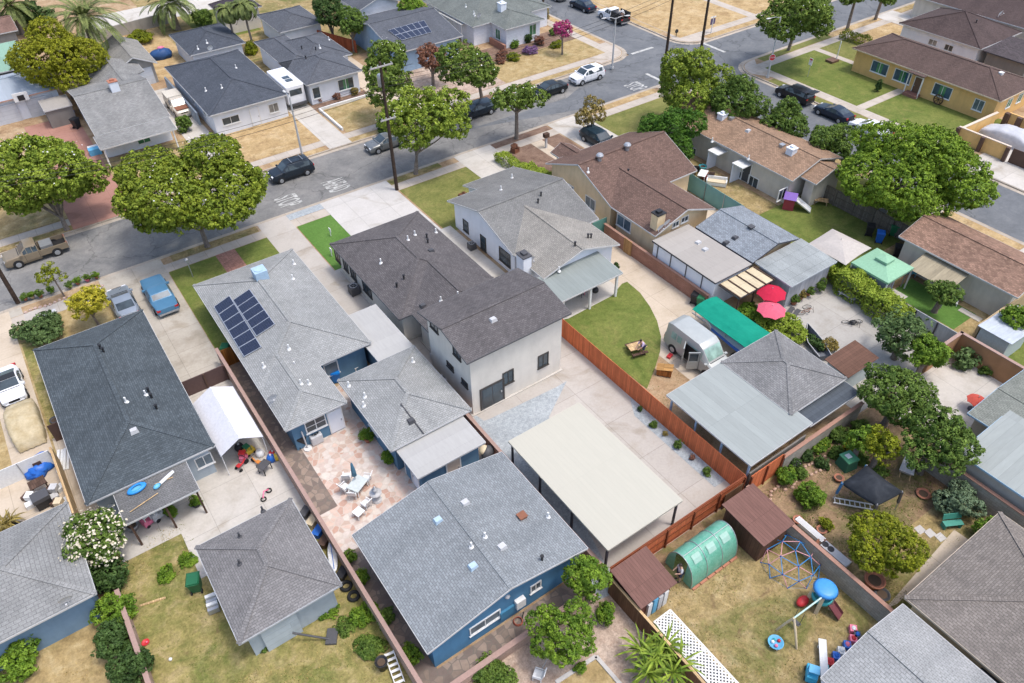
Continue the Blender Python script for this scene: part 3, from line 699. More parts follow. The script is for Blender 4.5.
def block(pts, kerb):
    m = MB(); m.prism(pts, -.19, 0); struct(m.build('terrain', M_DIRT))
    k, g = MB(), MB()
    for p, q in zip(kerb, kerb[1:]):
        P, Q = Vector((*p,0)), Vector((*q,0)); d = (Q-P).normalized(); o = Vector((d.y,-d.x,0))
        k.bar(P-o*.075+Vector((0,0,-.085)), Q-o*.075+Vector((0,0,-.085)), .17, .18)
        g.add([P+o*.02+Vector((0,0,-.112)), Q+o*.02+Vector((0,0,-.112)), Q+o*.5+Vector((0,0,-.116)), P+o*.5+Vector((0,0,-.116))], [(3,2,1,0)])
    struct(k.build('kerb', M_GUT)); struct(g.build('gutter', M_GUT))
kA = [(69.6,-200)]+arc(66.6,61.1,3,0,90)+[(-300,64.1)]
block([(-300,-200)]+kA, kA)
kB = [(-300,73.6)]+arc(67.8,76.8,3.2,-90,0)+[(71,400)]
block(kB+[(-300,400)], kB)
kC = [(500,62.8)]+arc(81.6,59.6,3.2,90,180)+[(78.4,-200)]
block(kC+[(500,-200)], kC)
kD = [(78.7,400)]+arc(82,74.5,3.3,180,270)+[(500,71.2)]
block(kD+[(500,400)], kD)
# ------------------------------------------------------------------ pavements and lots
for x0, x1, y0, y1 in ((-300,66.2,61.55,62.85),(-300,68.6,74.8,76.1),(79.9,81.4,-200,61.3),(81.4,300,59.9,61.3),(80,300,72.5,73.9),(66.6,68.1,-200,60.5),(68.3,69.7,76.1,300),(79.9,81.3,73.9,300)):
    sheet('sidewalk', (x0,x1,y0,y1), M_WALK, 3)
sheet('sidewalk', [(66.2,61.55),(66.2,63.9),*arc(66.6,61.1,2.75,80,10),(69.2,60.5),(66.6,60.5)], M_WALK, 3.5)
sheet('sidewalk', [(67,76.1),(65.2,74.8),(65.6,73.8),*arc(67.8,76.8,2.95,-80,0),(70.7,79),(68.3,79)], M_WALK, 3.5)
sheet('sidewalk', [(81.4,61.3),(82.5,62.6),*arc(81.6,59.6,2.95,90,180),(79.9,57.5)], M_WALK, 3.5)
sheet('sidewalk', [(81.3,73.9),(82.5,72.5),(83,71.4),*arc(82,74.5,3.05,-90,-180),(79.9,76)], M_WALK, 3.5)
for r, m in (((-300,-6.2,62.9,64),M_CONCD),((-6.2,.2,62.9,64),M_DIRT),((6.2,14.3,62.9,64),M_YARD),((17.3,22,62.9,64),M_GRAV),((28.4,34.6,62.9,64),M_YARD),((41.3,49,62.9,64),M_MULCH),((54,65.6,62.9,64),M_DRYO),
             ((-40,0,73.8,74.7),M_YARD),((8,13.4,73.8,74.7),M_YARD),((20,26.2,73.8,74.7),M_DRYO),((29.2,37,73.8,74.7),M_DRY),((40,52,73.8,74.7),M_MULCH),((52,65.1,73.8,74.7),M_DRY),
             ((78.6,79.8,-60,57),M_LAWN),((83,97,61.4,62.6),M_LAWN),((97,108,61.4,62.6),M_DRYO),((113,160,61.4,62.6),M_DRY),((83.5,160,71.4,72.4),M_DRYO),((69.8,70.8,80,160),M_DRYO),((78.9,79.8,77,160),M_DRYO),((68.2,69.4,-60,15),M_DRYO),((68.2,69.4,19.5,27),M_DRYO),((68.2,69.4,33,58),M_DRY)):
    sheet('parkway', r, m, 2)
# near lots, left to right
for n, r, m, l in (('lawn',(-20,-6,45,61.5),M_DRY,1),('driveway',(-9.7,-7.15,44.6,64),M_CONCT,2),('path',(-6.2,5.4,61.4,62.9),M_CONCP,4),
    ('front_yard',(-6.1,.0,53.5,61.5),M_DRY,1),('driveway',(.0,5.35,45.4,64),M_CONCD,4.5),('side_yard',(-7,-5.6,36,59),M_YARDG,2),
    ('side_yard',(-7,-5.3,35,46.8),M_CONCT,3),('backyard',(-18,-7,35.5,44.5),M_CONCT,2),('patio',(-5.5,5.4,33.8,45.4),M_CONC,3),('patio',(-2,5.4,30,33.8),M_CONC,3),
    ('backyard',(-6.2,5.4,-20,35.4),M_YARDG,1),('backyard',(-40,-6.2,-20,31),M_DRY,1),('patio',(1.7,5.3,8,16.9),M_CONCD,3),
    ('lawn',(5.4,14.5,47,61.5),M_LAWNG,1),('path',(9.6,11.4,53,61.55),M_BRICKP,2),('driveway',(14.5,17.4,39,64),M_CONCP,4),
    ('side_yard',(5.4,6.8,30,47),M_PAVER,2),('patio',(5.4,17.2,25,39.8),M_FLAG,1.5),('side_yard',(5.4,6.6,16.6,26.5),M_PAVER,3),('path',(5.4,17.2,15.9,17.3),M_PAVER,2.5),
    ('lawn',(17.5,21,53,61.5),M_TURF,3),('driveway',(21,28.4,52.6,64),M_CONCW,4.5),('side_yard',(17.4,28.6,15.7,53),M_CONCP,1),('path',(26.4,29.4,36,53),M_CONC,3),
    ('lawn',(28.6,37.2,52,61.5),M_LAWN,1),('driveway',(36.6,41.3,49,64),M_CONC,4),('driveway',(33,40.2,17,49),M_CONCT,1),('patio',(29.2,36,35.2,38.6),M_CONC,4),
    ('front_yard',(41.3,49,51,61.5),M_MULCH,1),('path',(45.1,46.6,54,61.5),M_CONCT,2),('driveway',(49.2,54,50.5,64),M_CONC,3.5),('lawn',(54,68.2,52.5,61.5),M_LAWN,1),
    ('backyard',(44,51.6,36,50.5),M_CONCT,1),('side_yard',(51.9,57,36,52.5),M_YARD,1),('lawn',(51.7,66,26.5,37),M_LAWNG,2),('side_yard',(63,68,30,52.5),M_LAWN,1),
    ('patio',(40.2,51.3,15.6,28),M_CONCG,2),('backyard',(51.5,66.5,15.4,26.5),M_DIRTG,1),('lawn',(53.8,57,16.8,22.6),M_TURF,3),('side_yard',(52.2,59,15.4,18.3),M_DRY,2),
    ('driveway',(57,69.4,27,33),M_CONCD,1.5),('driveway',(62,69.4,15,19.4),M_CONC,2),
    ('backyard',(17,28,-20,15.6),M_YARD,1),('backyard',(5.4,16.9,-20,15.8),M_PGRAV,1),('backyard',(28,39.8,-20,15.5),M_YARD,1),('garden_bed',(28.2,39.5,8,15.3),M_DIRTG,2),('garden_bed',(17.1,25.2,14.75,15.7),M_DIRTG,2),
    ('patio',(42,51.3,10.2,15.3),M_CONC,3),('backyard',(39.8,51.4,-20,15.5),M_DIRTG,1),('lawn',(51.5,66,6,15.2),M_LAWNG,2),('patio',(34.6,39.5,-6,5.4),M_REDC,3),
    # across the cross street
    ('lawn',(81.4,91.5,32,59.9),M_LAWNG,1),('path',(81.4,90.5,44.9,46),M_WALK,2),('path',(91.2,92.2,53.5,59.9),M_WALK,2),('lawn',(92.2,98.3,53,59.9),M_LAWN,1),('front_yard',(98.3,108,54,59.9),M_DRYO,1),
    ('driveway',(108.3,112.6,44,62.7),M_CONC,3.5),('lawn',(112.6,120,53,59.9),M_DRYO,1),('driveway',(82.6,100,10,33),M_CONC,1),('driveway',(78.5,83,21,31),M_CONC,4.5),
    ('field',(80,200,73.9,200),M_DRYO,1),('path',(93.8,95.4,73.9,84),M_WALK,2.5),
    # far side of the street
    ('front_yard',(-40,0,76.2,90),M_DRY,1),('driveway',(0,5.6,73.7,100),M_REDC,3.5),('front_yard',(5.6,14.4,76.2,86),M_DRY,1),('path',(9.6,11.2,76.2,84),M_CONC,2),('driveway',(14.4,17.2,73.7,101),M_CONC,3.5),
    ('front_yard',(17.2,26.6,76.2,85),M_DRYO,1),('driveway',(26.6,29.3,73.7,92),M_CONC,3.5),('front_yard',(29.9,36.6,76.2,83.4),M_DRY,1),('garden_bed',(29.3,36.6,83.4,85.2),M_MULCH,2),('driveway',(36.6,40,73.7,96),M_CONCT,3.5),
    ('front_yard',(40,52,76.2,88),M_PGRAV,1),('lawn',(52,68.3,76.2,84.4),M_DRY,1),('garden_bed',(53,68.3,82.6,87),M_MULCH,2),('backyard',(-30,12,100,140),M_DIRT,1),('backyard',(12,22,104,126),M_DRYO,1),('backyard',(22,72,96,150),M_YARD,1),('lawn',(26,34,113,130),M_LAWNG,2),('alley',(14,70,126,134),M_CONC,3)):
    sheet(n, r, m, l)
sheet('lawn', pg((562,320),(568,319),(612,296),(622,284),(627,282),(640,293),(650,307),(657,321),(661,337),(660,352),(655,368),(647,389),(640,384)), M_LAWNG, 5)
sheet('gravel_bed', pg((471,412),(484,421),(490,419),(557,387),(567,381),(549,417),(560,450),(560,480),(620,590),(600,600),(514,487)), M_GRAV, 2)
sheet('gravel_bed', pg((629.5,396.5),(634.5,416),(714.5,487.5),(727,479.5)), M_GRAV, 2)
sheet('path', pg((884,610),(938,548),(954,530),(970,541),(905,596),(897,604)), M_CONCT, 3)
sheet('garden_bed', pg((556,683),(596,657),(618,683),(600,700),(570,700)), M_DRY, 3)
for a, b in (((556,683),(596,657)),((596,657),(622,687))):
    m = MB(); P, Q = at(*a), at(*b); m.bar(P+Vector((0,0,.05)), Q+Vector((0,0,.05)), .22, .14); struct(m.build('path_edging', M_CONCW))
for x, y, lb in ((919.5,530,'pale stepping stone nearest the round citrus tree'),(929.5,533.5,'pale stepping stone in the middle of the row of three'),(940,537.5,'pale stepping stone nearest the green bench')):
    p = at(x, y)
    tag(MB().prism([(p.x-.3,p.y-.22),(p.x+.25,p.y-.28),(p.x+.32,p.y+.2),(p.x-.2,p.y+.27)], -.02, .05).build('stepping_stone', M_CONCW), lb, 'stepping stone', 'stepping stones by the garden path')
# red joints in the grey patio
m = MB()
for a, b in (((800,298),(905,372)),((861,308),(829,330)),((838,320),(815,336))): P, Q = at(*a,.014), at(*b,.014); m.bar(P, Q, .12, .012)
struct(m.build('patio_joint', M_REDC))
# asphalt patches and drain stains, road writing
def word(txt, x0, x1, y0, y1):
    c = bpy.data.curves.new('road_marking', 'FONT'); c.body = txt; c.size = 1; c.offset = .014
    o = bpy.data.objects.new('road_marking', c); COL.objects.link(o); bpy.context.view_layer.update()
    me = bpy.data.meshes.new_from_object(o.evaluated_get(bpy.context.evaluated_depsgraph_get())); bpy.data.objects.remove(o)
    co = np.array([v.co[:] for v in me.vertices]); lo, hi = co.min(0), co.max(0)
    u = (co[:,0]-lo[0])/(hi[0]-lo[0]); v = (co[:,1]-lo[1])/(hi[1]-lo[1])
    new = np.stack([x0+v*(x1-x0), y1-u*(y1-y0), np.full(len(co), -.108)], 1)
    me.vertices.foreach_set('co', new.ravel()); me.update(); me.materials.append(M_MARK)
    if sum(p.normal.z for p in me.polygons) < 0: me.flip_normals()
    o = bpy.data.objects.new('road_marking', me); COL.objects.link(o); return struct(o)
M_MARK = patchy('road_paint', [(.3,A(186,186,182)),(.6,A(216,216,210))], 2.5, 9, .15, [(A(140,140,138),1.7,.5,.68,.8)], bump=.1)
word('STOP', 17.6, 19.9, 65.5, 67.7); word('AHEAD', 22.8, 25.1, 65.3, 67.8); word('STOP', 63.4, 65.7, 64.8, 67.0)
m = MB()
for x0,x1,y0,y1 in ((68.0,68.45,64.3,68.0),(71.0,74.9,73.7,74.15),(81.2,81.65,66.8,70.9),(74.6,78.2,59.6,60.05)): m.sheet([(x0,y0),(x1,y0),(x1,y1),(x0,y1)], -.104)
struct(m.build('stop_line', M_MARK))
# ------------------------------------------------------------------ house materials
R_DARK = shingle('charcoal_blue_shingles', A(94,103,109), .2, weather=.14)
R_SOLAR = shingle('pale_grey_shingles', A(174,176,175), .11, weather=.1)
R_NEW = shingle('slate_purple_shingles', A(114,110,111), .18, weather=.08)
R_WHITE = shingle('buff_grey_shingles', A(172,168,160), .12, weather=.16); R_WFRONT = shingle('old_grey_shingles', A(146,146,144), .12, weather=.14)
R_BROWN = shingle('brown_red_shingles', A(130,106,96), .2, weather=.12)
R_SALMON = shingle('salmon_tan_shingles', A(176,146,122), .22, weather=.16); R_SALM2 = shingle('salmon_brown_shingles', A(166,134,116), .3, weather=.2)
R_BLUEH = shingle('speckled_blue_grey_shingles', A(154,160,164), .13, weather=.1)
R_GREY = shingle('mid_grey_shingles', A(150,150,150), .16, weather=.14); R_GARG = shingle('warm_grey_shingles', A(146,144,144), .14, weather=.14)
R_PALE = shingle('bleached_tile', A(160,161,160), .07, .22, .36, weather=.2)
R_TAUPE = shingle('taupe_shingles', A(150,142,135), .16, weather=.12); R_CEDAR = shingle('dark_plum_shingles', A(112,94,88), .16, weather=.12)
R_F12 = shingle('umber_shingles', A(98,84,82), .16, weather=.14); R_GREEN = shingle('grey_green_shingles', A(132,138,134), .14, weather=.12)
R_BLUEG = shingle('blue_charcoal_shingles', A(92,98,108), .16, weather=.1); R_F5 = shingle('pewter_shingles', A(108,112,120), .16, weather=.1); R_F1 = shingle('weathered_grey_shingles', A(160,160,158), .16, weather=.2)
R_TEAL = planks('pale_green_roofing', A(150,186,164), .9, .06, .85, 30, grain=.35); R_LBLUE = planks('pale_blue_roofing', A(176,186,196), .8, .06, .85, 30, grain=.35)
R_ROLL = planks('rolled_roofing', A(182,176,168), 1.0, .05, .85, 30, rot=math.pi/2, grain=.35); R_FLATW = planks('pale_roll_roofing', A(192,191,187), 1.1, .04, .9, 40, rot=math.pi/2, grain=.35)
R_MET = planks('grey_green_metal_roofing', A(168,174,170), .55, .06, .8, 40, rough=.6, grain=.35); R_DKPAN = planks('dark_corrugated_sheet', A(86,94,102), .3, .12, .6, 40, rot=math.pi/2, rough=.6)
R_PATIO = planks('patio_pan_roofing', A(152,160,156), .35, .05, .8, 30, grain=.35)
W_CREAM = stucco('cream_stucco', A(230,224,212,1.2), .05, .08); W_BLUE = stucco('steel_blue_stucco', A(98,134,160,1.2)); W_BRBLUE = stucco('bright_blue_stucco', A(92,142,178,1.15))
W_WHITE = stucco('white_stucco', A(232,236,242,1.25), .04, .06); W_SIDW = siding('white_siding', A(232,236,242,1.25)); W_TAN = stucco('sand_stucco', A(236,212,172,1.2)); W_BEIGE = stucco('beige_stucco', A(216,208,194,1.2))
W_YEL = stucco('ochre_stucco', A(226,184,120,1.3)); W_GBLUE = stucco('grey_blue_stucco', A(192,204,212)); W_LBLUE = stucco('pale_blue_stucco', A(168,196,222)); W_GREY = stucco('grey_stucco', A(176,174,168)); W_DKW = stucco('drab_wall', A(150,146,140))
W_BRK = blocks('brick', A(196,150,124), .22, .08, .14)
FTAN = plain('tan_trim', (.5,.42,.32), .6); FDK = plain('charcoal_trim', (.05,.05,.06), .6); FGREY = plain('grey_trim', (.42,.44,.46), .6); FBROWN = plain('brown_trim', (.14,.08,.05), .7)
# --- dark shingled house, left
H = house('house', 'single-storey house with wide charcoal hip roof beside the blue classic car', [W((-5.9,1.9,36.8,53.6),2.8,'y','hh',.34), W((-4.4,.0,34.2,36.8),2.55,k='shed',low='-y',s=.02,wall=False,t=.12,)|{'rm':shingle('porch_grey_shingles', A(128,128,128), .12)}], R_DARK, W_GBLUE)
for q in ((104,352),(101,349)): vent(H,*q,'black')
for q in ((126.5,402),(146,395)): vent(H,*q,'pipe')
for q in ((152,398),(157,409),(149,392)): vent(H,*q,'black')
vent(H,134,431,'flap',LTGREY)
window(H.th,'-y',37.25,1.0,1.5,1.1,1.0); 
m = MB(); [m.box(x-.06,x+.06,34.35,34.47,0,2.4) for x in (-4.2,-2.1,-.2)]; m.buildn('porch_post', DARKWOOD, H.th)
m = MB(); m.box(-6.0,-4.6,35.2,36.6,2.0,2.12); m.build('side_awning', R_DKPAN, H.th)
# --- grey house with solar panels
H = house('house', 'blue single-storey house with pale grey roof carrying two solar arrays', [W((6.1,14.6,39.7,54.3),2.8,'y','hh',.3), W((6.1,10.5,35.3,39.7),2.8,'y','hv',.3,vs=.3)], R_SOLAR, W_BLUE)
for q in ((294,264),(293,279),(264,367),(295,366),(301,384),(309,384),(289,349)): vent(H,*q,'pipe')
vent(H,273,402,'dish'); vent(H,261,277,'ac',plain('pale_blue_metal',(.35,.48,.6),.5))
window(H.th,'-y',35.75,8.2,1.7,1.5,1.1,mull=1,bars=1); door(H.th,'-y',35.75,9.6,.95,2.0,W_WHITE)
window(H.th,'-y',40.15,11.4,1.6,1.1,1.2,mull=0)
FR = plain('panel_frame', (.5,.52,.55), .35, metal=.5)
t = NT('solar_cell'); c_, f_ = t.brick(.17,.17,(.012,.016,.035),(.016,.02,.045),(.05,.06,.08),.006,0); MATS['solar'] = t.out(c_, .12, None, spec=.6)
def solar(H, corners, nu, nv, parent_name='solar_panel'):
    """corners: four picture points (u0v0, u1v0, u1v1, u0v1) on the roof"""
    P = [onroof(H,*c)+Vector((0,0,.12)) for c in corners]
    bl = lambda u,v: P[0]*(1-u)*(1-v)+P[1]*u*(1-v)+P[2]*u*v+P[3]*(1-u)*v
    for i in range(nu):
        for j in range(nv):
            g = .008; a, b, c, d = [bl(u,v) for u,v in (((i+g)/nu,(j+g)/nv),((i+1-g)/nu,(j+g)/nv),((i+1-g)/nu,(j+1-g)/nv),((i+g)/nu,(j+1-g)/nv))]
            nn = (b-a).cross(d-a).normalized(); nn = nn if nn.z > 0 else -nn
            q = [a,b,c,d]; m = MB(); m.add([x-nn*.05 for x in q]+[x for x in q], [(3,2,1,0),(4,5,6,7),(0,1,5,4),(1,2,6,5),(2,3,7,6),(3,0,4,7)])
            o = m.build(parent_name, FR, H.roof); cc = (a+b+c+d)/4
            m = MB(); m.add([cc+(x-cc)*.94+nn*.004 for x in q], [(0,1,2,3)] if (b-a).cross(d-a).z > 0 else [(3,2,1,0)]); m.build('cell', MATS['solar'], o)
solar(H, ((214,308),(230,296.5),(262,348),(244,358)), 1, 6); solar(H, ((233,301.5),(250,290),(275.5,325),(256.5,337.5)), 1, 5)
# --- back unit of the same lot
H = house('guest_house', 'small blue back unit with grey hip roof and pale flat roof extensions', [W((10.9,17,29.8,37.6),2.75,'y','hh',.3), W((11.3,16.3,27.1,29.9),2.5,k='flat',inset=.35)|{'rm':R_FLATW}, W((14.2,17.05,37.5,43.8),2.5,k='flat',inset=.3)|{'rm':R_FLATW}], R_SOLAR, W_BLUE)
for q in ((365,397),(364,406),(349,386),(413,362)): vent(H,*q,'pipe')
m = MB(); a, b = onroof(H,401,405), onroof(H,424,435); m.tube([a+Vector((0,0,.12)),b+Vector((0,0,.12))],.05,6); m.build('conduit', DKGREY, H.roof)
vent(H,411,421,'flap',DKGREY); 
for y in (29.2,28.2): door(H.th,'-x',11.65,y,.75,2.0,W_WHITE if y<29 else W_BLUE)
window(H.th,'-x',11.35,33.5,1.5,1.4,1.0); door(H.th,'-y',27.45,14.0,.95,2.0,plain('tan_door',(.5,.42,.34),.6))
# --- new grey two-storey house
H = house('house', 'long cream house with slate roof and a two-storey rear block', [W((17.5,26.15,40.7,53),2.85,'y','hh',.32), W((18.6,26.14,36,40.75),2.84,'y','hv',.32,vs=.32), W((17.6,26.3,31,37.5),5.75,'x','gg',.22)], R_NEW, W_CREAM, plain('dark_slate_trim',(.1,.1,.105),.6), slab=M_CONC)
for q in ((436,232.5),(415,235)): vent(H,*q,'pipe')
for q in ((427,238),(428,243),(397,287),(404,279),(449,322),(452,309.5)): vent(H,*q,'black')
for q in ((408,240),(381,263),(441,301),(458,296),(447,318)): vent(H,*q,'pipe')
vent(H,431,251,'flap',DKGREY); vent(H,493,320,'flap',LTGREY); vent(H,423,306,'flap',DKGREY); vent(H,493,291,'flap',BLACK)
DKF = plain('bronze_frame', (.05,.045,.04), .5)
for px, py, w, h in ((339,263,1.0,1.2),(347,271,.9,1.2),(354.5,279,1.1,1.2),(368,292.5,1.6,1.2)):
    y, z = onx(px,py,17.95); window(H.th,'-x',17.95,y,min(2,max(1.4,z)),w,h,DKF,GLASS)
for px, py, w, h in ((434,324,1.1,1.1),(457,352,1.0,1.0),(450.5,366,.9,.5),(465,383,.8,.5)):
    y, z = onx(px,py,18.05); window(H.th,'-x',18.05,y,z,w,h,DKF,GLASS)
for px, py, w, h in ((508,377,.95,1.25),(543,360,.95,1.25)):
    x, z = ony(px,py,31.45); window(H.th,'-y',31.45,x,z,w,h,DKF,GLASS)
x, z = ony(492,389,31.45); door(H.th,'-y',31.45,x,1.9,2.05,DKGREY,DKF,.08,True)
# --- white house with porch
H = house('house', 'white gabled house with buff grey roof, side chimney and grey rear patio cover', [W((29.3,38.6,42.4,53),2.8,'x','gg',.3)|{'rm':R_WFRONT}, W((29.4,37.5,38.3,42.4),2.8,'y','gv',.3,vs=.3), W((32.6,38.6,53.0,55.6),2.02,k='shed',low='+y',s=.3,t=.12,inset=.4)|{'rm':R_WFRONT}, W((29,35.4,35.5,38.75),2.45,k='shed',low='-y',s=.09,wall=False,t=.1)|{'rm':R_PATIO}], R_WHITE, W_WHITE)
chimney(H,524,266,.8,1.0,1.1,W_WHITE,DKGREY)
for q in ((538,203),(541,196),(588,238),(575,246),(591,238)): vent(H,*q,'black')
for q in ((501,190),(512,178),(559,271)): vent(H,*q,'pipe')
vent(H,530,264,'dish')
for px, py, w, h in ((466,226,.9,1.2),(483.5,243,.9,1.5),(505,257,1.7,1.4)):
    y, z = onx(px,py,29.75); window(H.th,'-x',29.75,y,z,w,h,DKF,GLASS,mull=0,bars=1)
for x in (29.4,32.2,35.0): m = MB(); m.box(x-.09,x+.09,35.62,35.8,0,2.3); m.buildn('porch_post', WHITE, H.th)
window(H.th,'-y',38.75,31,1.6,1.8,1.2)
# --- sand coloured house with brown roof
H = house('house', 'sand coloured gabled house with reddish brown roof and square rear chimney', [W((40.6,51.5,43.1,52.9),2.95,'x','gg',.42), W((40.6,47.9,37.3,43.1),2.95,'y','gv',.36,vs=.42), W((42.5,45.2,52.9,54.6),2.8,'y','vg',.5,vs=.42)], R_BROWN, W_TAN)
for q in ((599.5,160),(627,149.5)): vent(H,*q,'turbine')
vent(H,628,173,'black'); vent(H,588,172,'pipe')
chimney(H,657,226,.9,.8,1.3,W_TAN,BLACK); vent(H,665,227,'dish'); vent(H,658.5,232,'dish')
for px, py, w, h in ((571,191,.9,1.3),(590.5,203,1.5,1.2),(624,223,1.9,1.2)):
    y, z = onx(px,py,41.05); window(H.th,'-x',41.05,y,z,w,h,WHITE,GLASSB)
for px, py, w in ((675.5,224,.8),(684.5,219,.9)):
    x, z = ony(px,py,37.75); window(H.th,'-y',37.75,x,z,w,.6,WHITE,GLASS)
# --- garage row behind it
H = house('garage', 'flat-roofed white garage with pale rolled roofing beside the pink block wall', [W((40.1,44.35,29.8,37.1),2.8,k='flat',inset=.12)], R_ROLL, W_WHITE, FDK)
m = MB(); [m.box(40.15,40.22,y,y+.06,0,2.6) for y in (31.2,33,34.8,36.4)]; m.buildn('batten', DKGREY, H.th)
for q in ((698,243),(705,250)): vent(H,*q,'flap',LTGREY)
H = house('garage', 'grey shingled gable garage between the rolled-roof garage and the green lawn', [W((44.55,50.4,29.9,36.4),2.8,'y','gg',.25)], shingle('cool_grey_shingles', A(158,166,174), .18, weather=.08), W_TAN, FDK)
vent(H,751,228,'box',DKGREY); vent(H,735,238,'flap',DKGREY); vent(H,726,243,'flap',DKGREY)
H = house('lean_to', 'low lean-to room with pale weathered roof and striped rear wall by potted plants', [W((44.8,50.5,26.1,29.85),2.6,k='shed',low='-y',s=.05,inset=.3)], shingle('pale_blue_grey_roof', A(172,178,178), .03, 1.1, 1.1, weather=.2), planks('striped_boards', A(196,196,200), .45, .22, .8), FGREY)
H = house('patio_cover', 'pergola with cloudy plastic panels behind the red umbrella', [W((40.5,44.6,27.6,29.75),2.5,k='flat',wall=False,t=.05)], planks('cloudy_plastic', A(222,206,172), .9, .06, .6, 30), W_TAN, DKGREY, cat='patio cover')
for x in (40.7,42.5,44.4): m = MB(); m.box(x-.05,x+.05,27.7,27.8,0,2.44); m.build('post', DARKWOOD, H.th)
m = MB(); [m.box(x-.05,x+.05,27.5,29.7,2.503,2.58) for x in (40.55,41.5,42.5,43.5,44.5)]; m.buildn('rafter', DARKWOOD, H.th)
# --- salmon roofed house by the cross street
H = house('house', 'beige house with long salmon shingle roof and small rear wing by the screen fence', [W((57.3,64.8,36.4,53.5),2.9,'y','gg',.3), W((58.6,63.4,34.7,36.6),2.9,'y','gg',.34)], R_SALMON, W_BEIGE)
for q in ((712,141.5),(748.5,159),(705,122)): vent(H,*q,'pipe')
chimney(H,722,118,.8,.7,.45,W_WHITE); vent(H,731.5,119,'box'); chimney(H,791,153,.75,.75,.5,W_WHITE); vent(H,782,146,'box'); vent(H,748,131,'flap',LTGREY)
for px, py, w, h in ((693,152,.9,1.1),(739,174,.7,.8),(753,182.5,1.3,1.3)):
    y, z = onx(px,py,57.75); window(H.th,'-x',57.75,y,z,w,h,WHITE,GLASS)
for px, py in ((782,194),): 
    x, z = ony(px,py,36.85); window(H.th,'-y',36.85,x,z,1.2,1.2,WHITE,GLASS)
for px, py in ((822.5,187),):
    x, z = ony(px,py,35.35); window(H.th,'-y',35.35,x,z,1.3,1.3,WHITE,GLASS)
for y, cc in ((45.5,1.2),(42.2,1.3)):   # two small side porches
    m = MB(); m.box(56.3,57.74,y-.7,y+.7,2.15,2.25); m.build('porch_roof', plain('old_white',(.6,.6,.58),.7), H.th)
    m = MB(); m.box(56.4,57.74,y+.55,y+.65,0,2.1); m.build('porch_wall', W_WHITE, H.th)
door(H.th,'-x',57.75,42.0,.9,2.0,DKGREY); 
# --- salmon roofed garage, right
H = house('garage', 'long beige garage with salmon shingle roof and translucent awning at right', [W((57.3,63.4,14.8,25.1),2.9,'y','gg',.3)], R_SALM2, W_BEIGE)
m = MB(); m.add([(55.2,18.8,2.0),(57.72,18.8,2.55),(57.72,22.6,2.55),(55.2,22.6,2.0)], [(0,1,2,3)]); o = m.build('awning', planks('yellowed_corrugated', A(176,164,138), .4, .1, .75, 30), H.th)
for y in (18.9,22.5): m = MB(); m.box(55.25,55.33,y-.04,y+.04,0,2.02); m.build('awning_post', STEEL, H.th)
# --- garage with corrugated carport, centre right
H = house('garage', 'grey hip-roofed garage joined to a wide corrugated metal carport roof', [W((33.7,39.5,17,23.2),2.85,'y','hh',.28), W((28.5,34.3,15.75,23.2),2.7,k='shed',low='-x',s=.02,wall=False,t=.07)|{'rm':R_MET}, W((34.4,39.6,15.85,17.1),2.35,k='shed',low='-y',s=.05,wall=False,t=.06)|{'rm':R_DKPAN}], R_GREY, W_WHITE)
for y in (16,18.3,20.6,22.9): m = MB(); m.box(28.75,28.87,y-.06,y+.06,0,2.6); m.build('carport_post', plain('pale_blue_post',(.4,.52,.66),.6), H.th)
m = MB(); m.box(28.8,34.2,15.8,15.9,0,1.6); m.build('back_wall', W_DKW, H.th)
# --- grey green roofed house, right edge
H = house('house', 'house with banded grey-green roofing and blue gutter at right edge', [W((43.2,50.2,-2,10.4),2.8,'y','gg',.08), W((39.7,46,-4,8.9),2.75,k='shed',low='-x',s=.04)|{'rm':R_MET}], shingle('dull_green_grey_shingles', A(146,150,142), .14, weather=.14), W_BEIGE, plain('blue_gutter',(.3,.45,.58),.5))
# --- taupe hip roof and pale garage, lower right
H = house('house', 'taupe hip-roofed house filling the lower right corner', [W((28.3,37.5,-9,5),2.8,'y','hh',.36)], R_TAUPE, W_TAN, FTAN)
m = MB(); m.box(28.5,28.74,-1,.6,1.0,1.9); m.build('meter_box', DKGREY, H.th)
H = house('garage', 'pale grey gable garage beside the taupe hip-roofed house', [W((21.3,28.0,-9,4.85),2.65,'y','gg',.28)], shingle('ash_grey_shingles', A(176,178,178), .07, .17, .3, weather=.14), W_WHITE)
# --- bright blue back house
H = house('house', 'bright blue back house with broad speckled blue-grey gable roof', [W((6.1,16.5,17,25.5),2.95,'y','gg',.2)], R_BLUEH, W_BRBLUE)
for q in ((438,520.5),(473,566.5)): vent(H,*q,'flap',plain('pale_blue_cap',(.4,.52,.62),.5))
vent(H,502,547,'flap',LTGREY); vent(H,522,517,'box',RUST); vent(H,485,537,'pipe'); vent(H,471.5,547,'pipe'); vent(H,548,517,'pipe'); vent(H,542,560,'black'); vent(H,465,503,'flap',LTGREY)
WB = MB()
for px, py, w, h in ((485,622,2.0,.8),(535.5,586.5,.75,.75)):
    x, z = ony(px,py,17.45); window(H.th,'-y',17.45,x,max(1.3,z),w,h,WHITE,GLASSB)
m = MB(); x, z = ony(518.5,602,17.45); m.box(x-.3,x+.3,17.15,17.44,.9,1.6); m.build('electric_box', WHITE, H.th)
m = MB(); x, z = ony(507,615,17.45); m.box(x-.5,x+.5,17.3,17.44,.6,1.3); m.build('meter_panel', plain('blue_metal',(.05,.2,.33),.5), H.th)
m = MB(); x, z = ony(507,598,17.45); m.lathe((x,17.42,2.5), [(.0,-.14),(.14,-.05),(.16,.05),(.0,.14)], 10); m.build('wall_lamp', LTGREY, H.th)
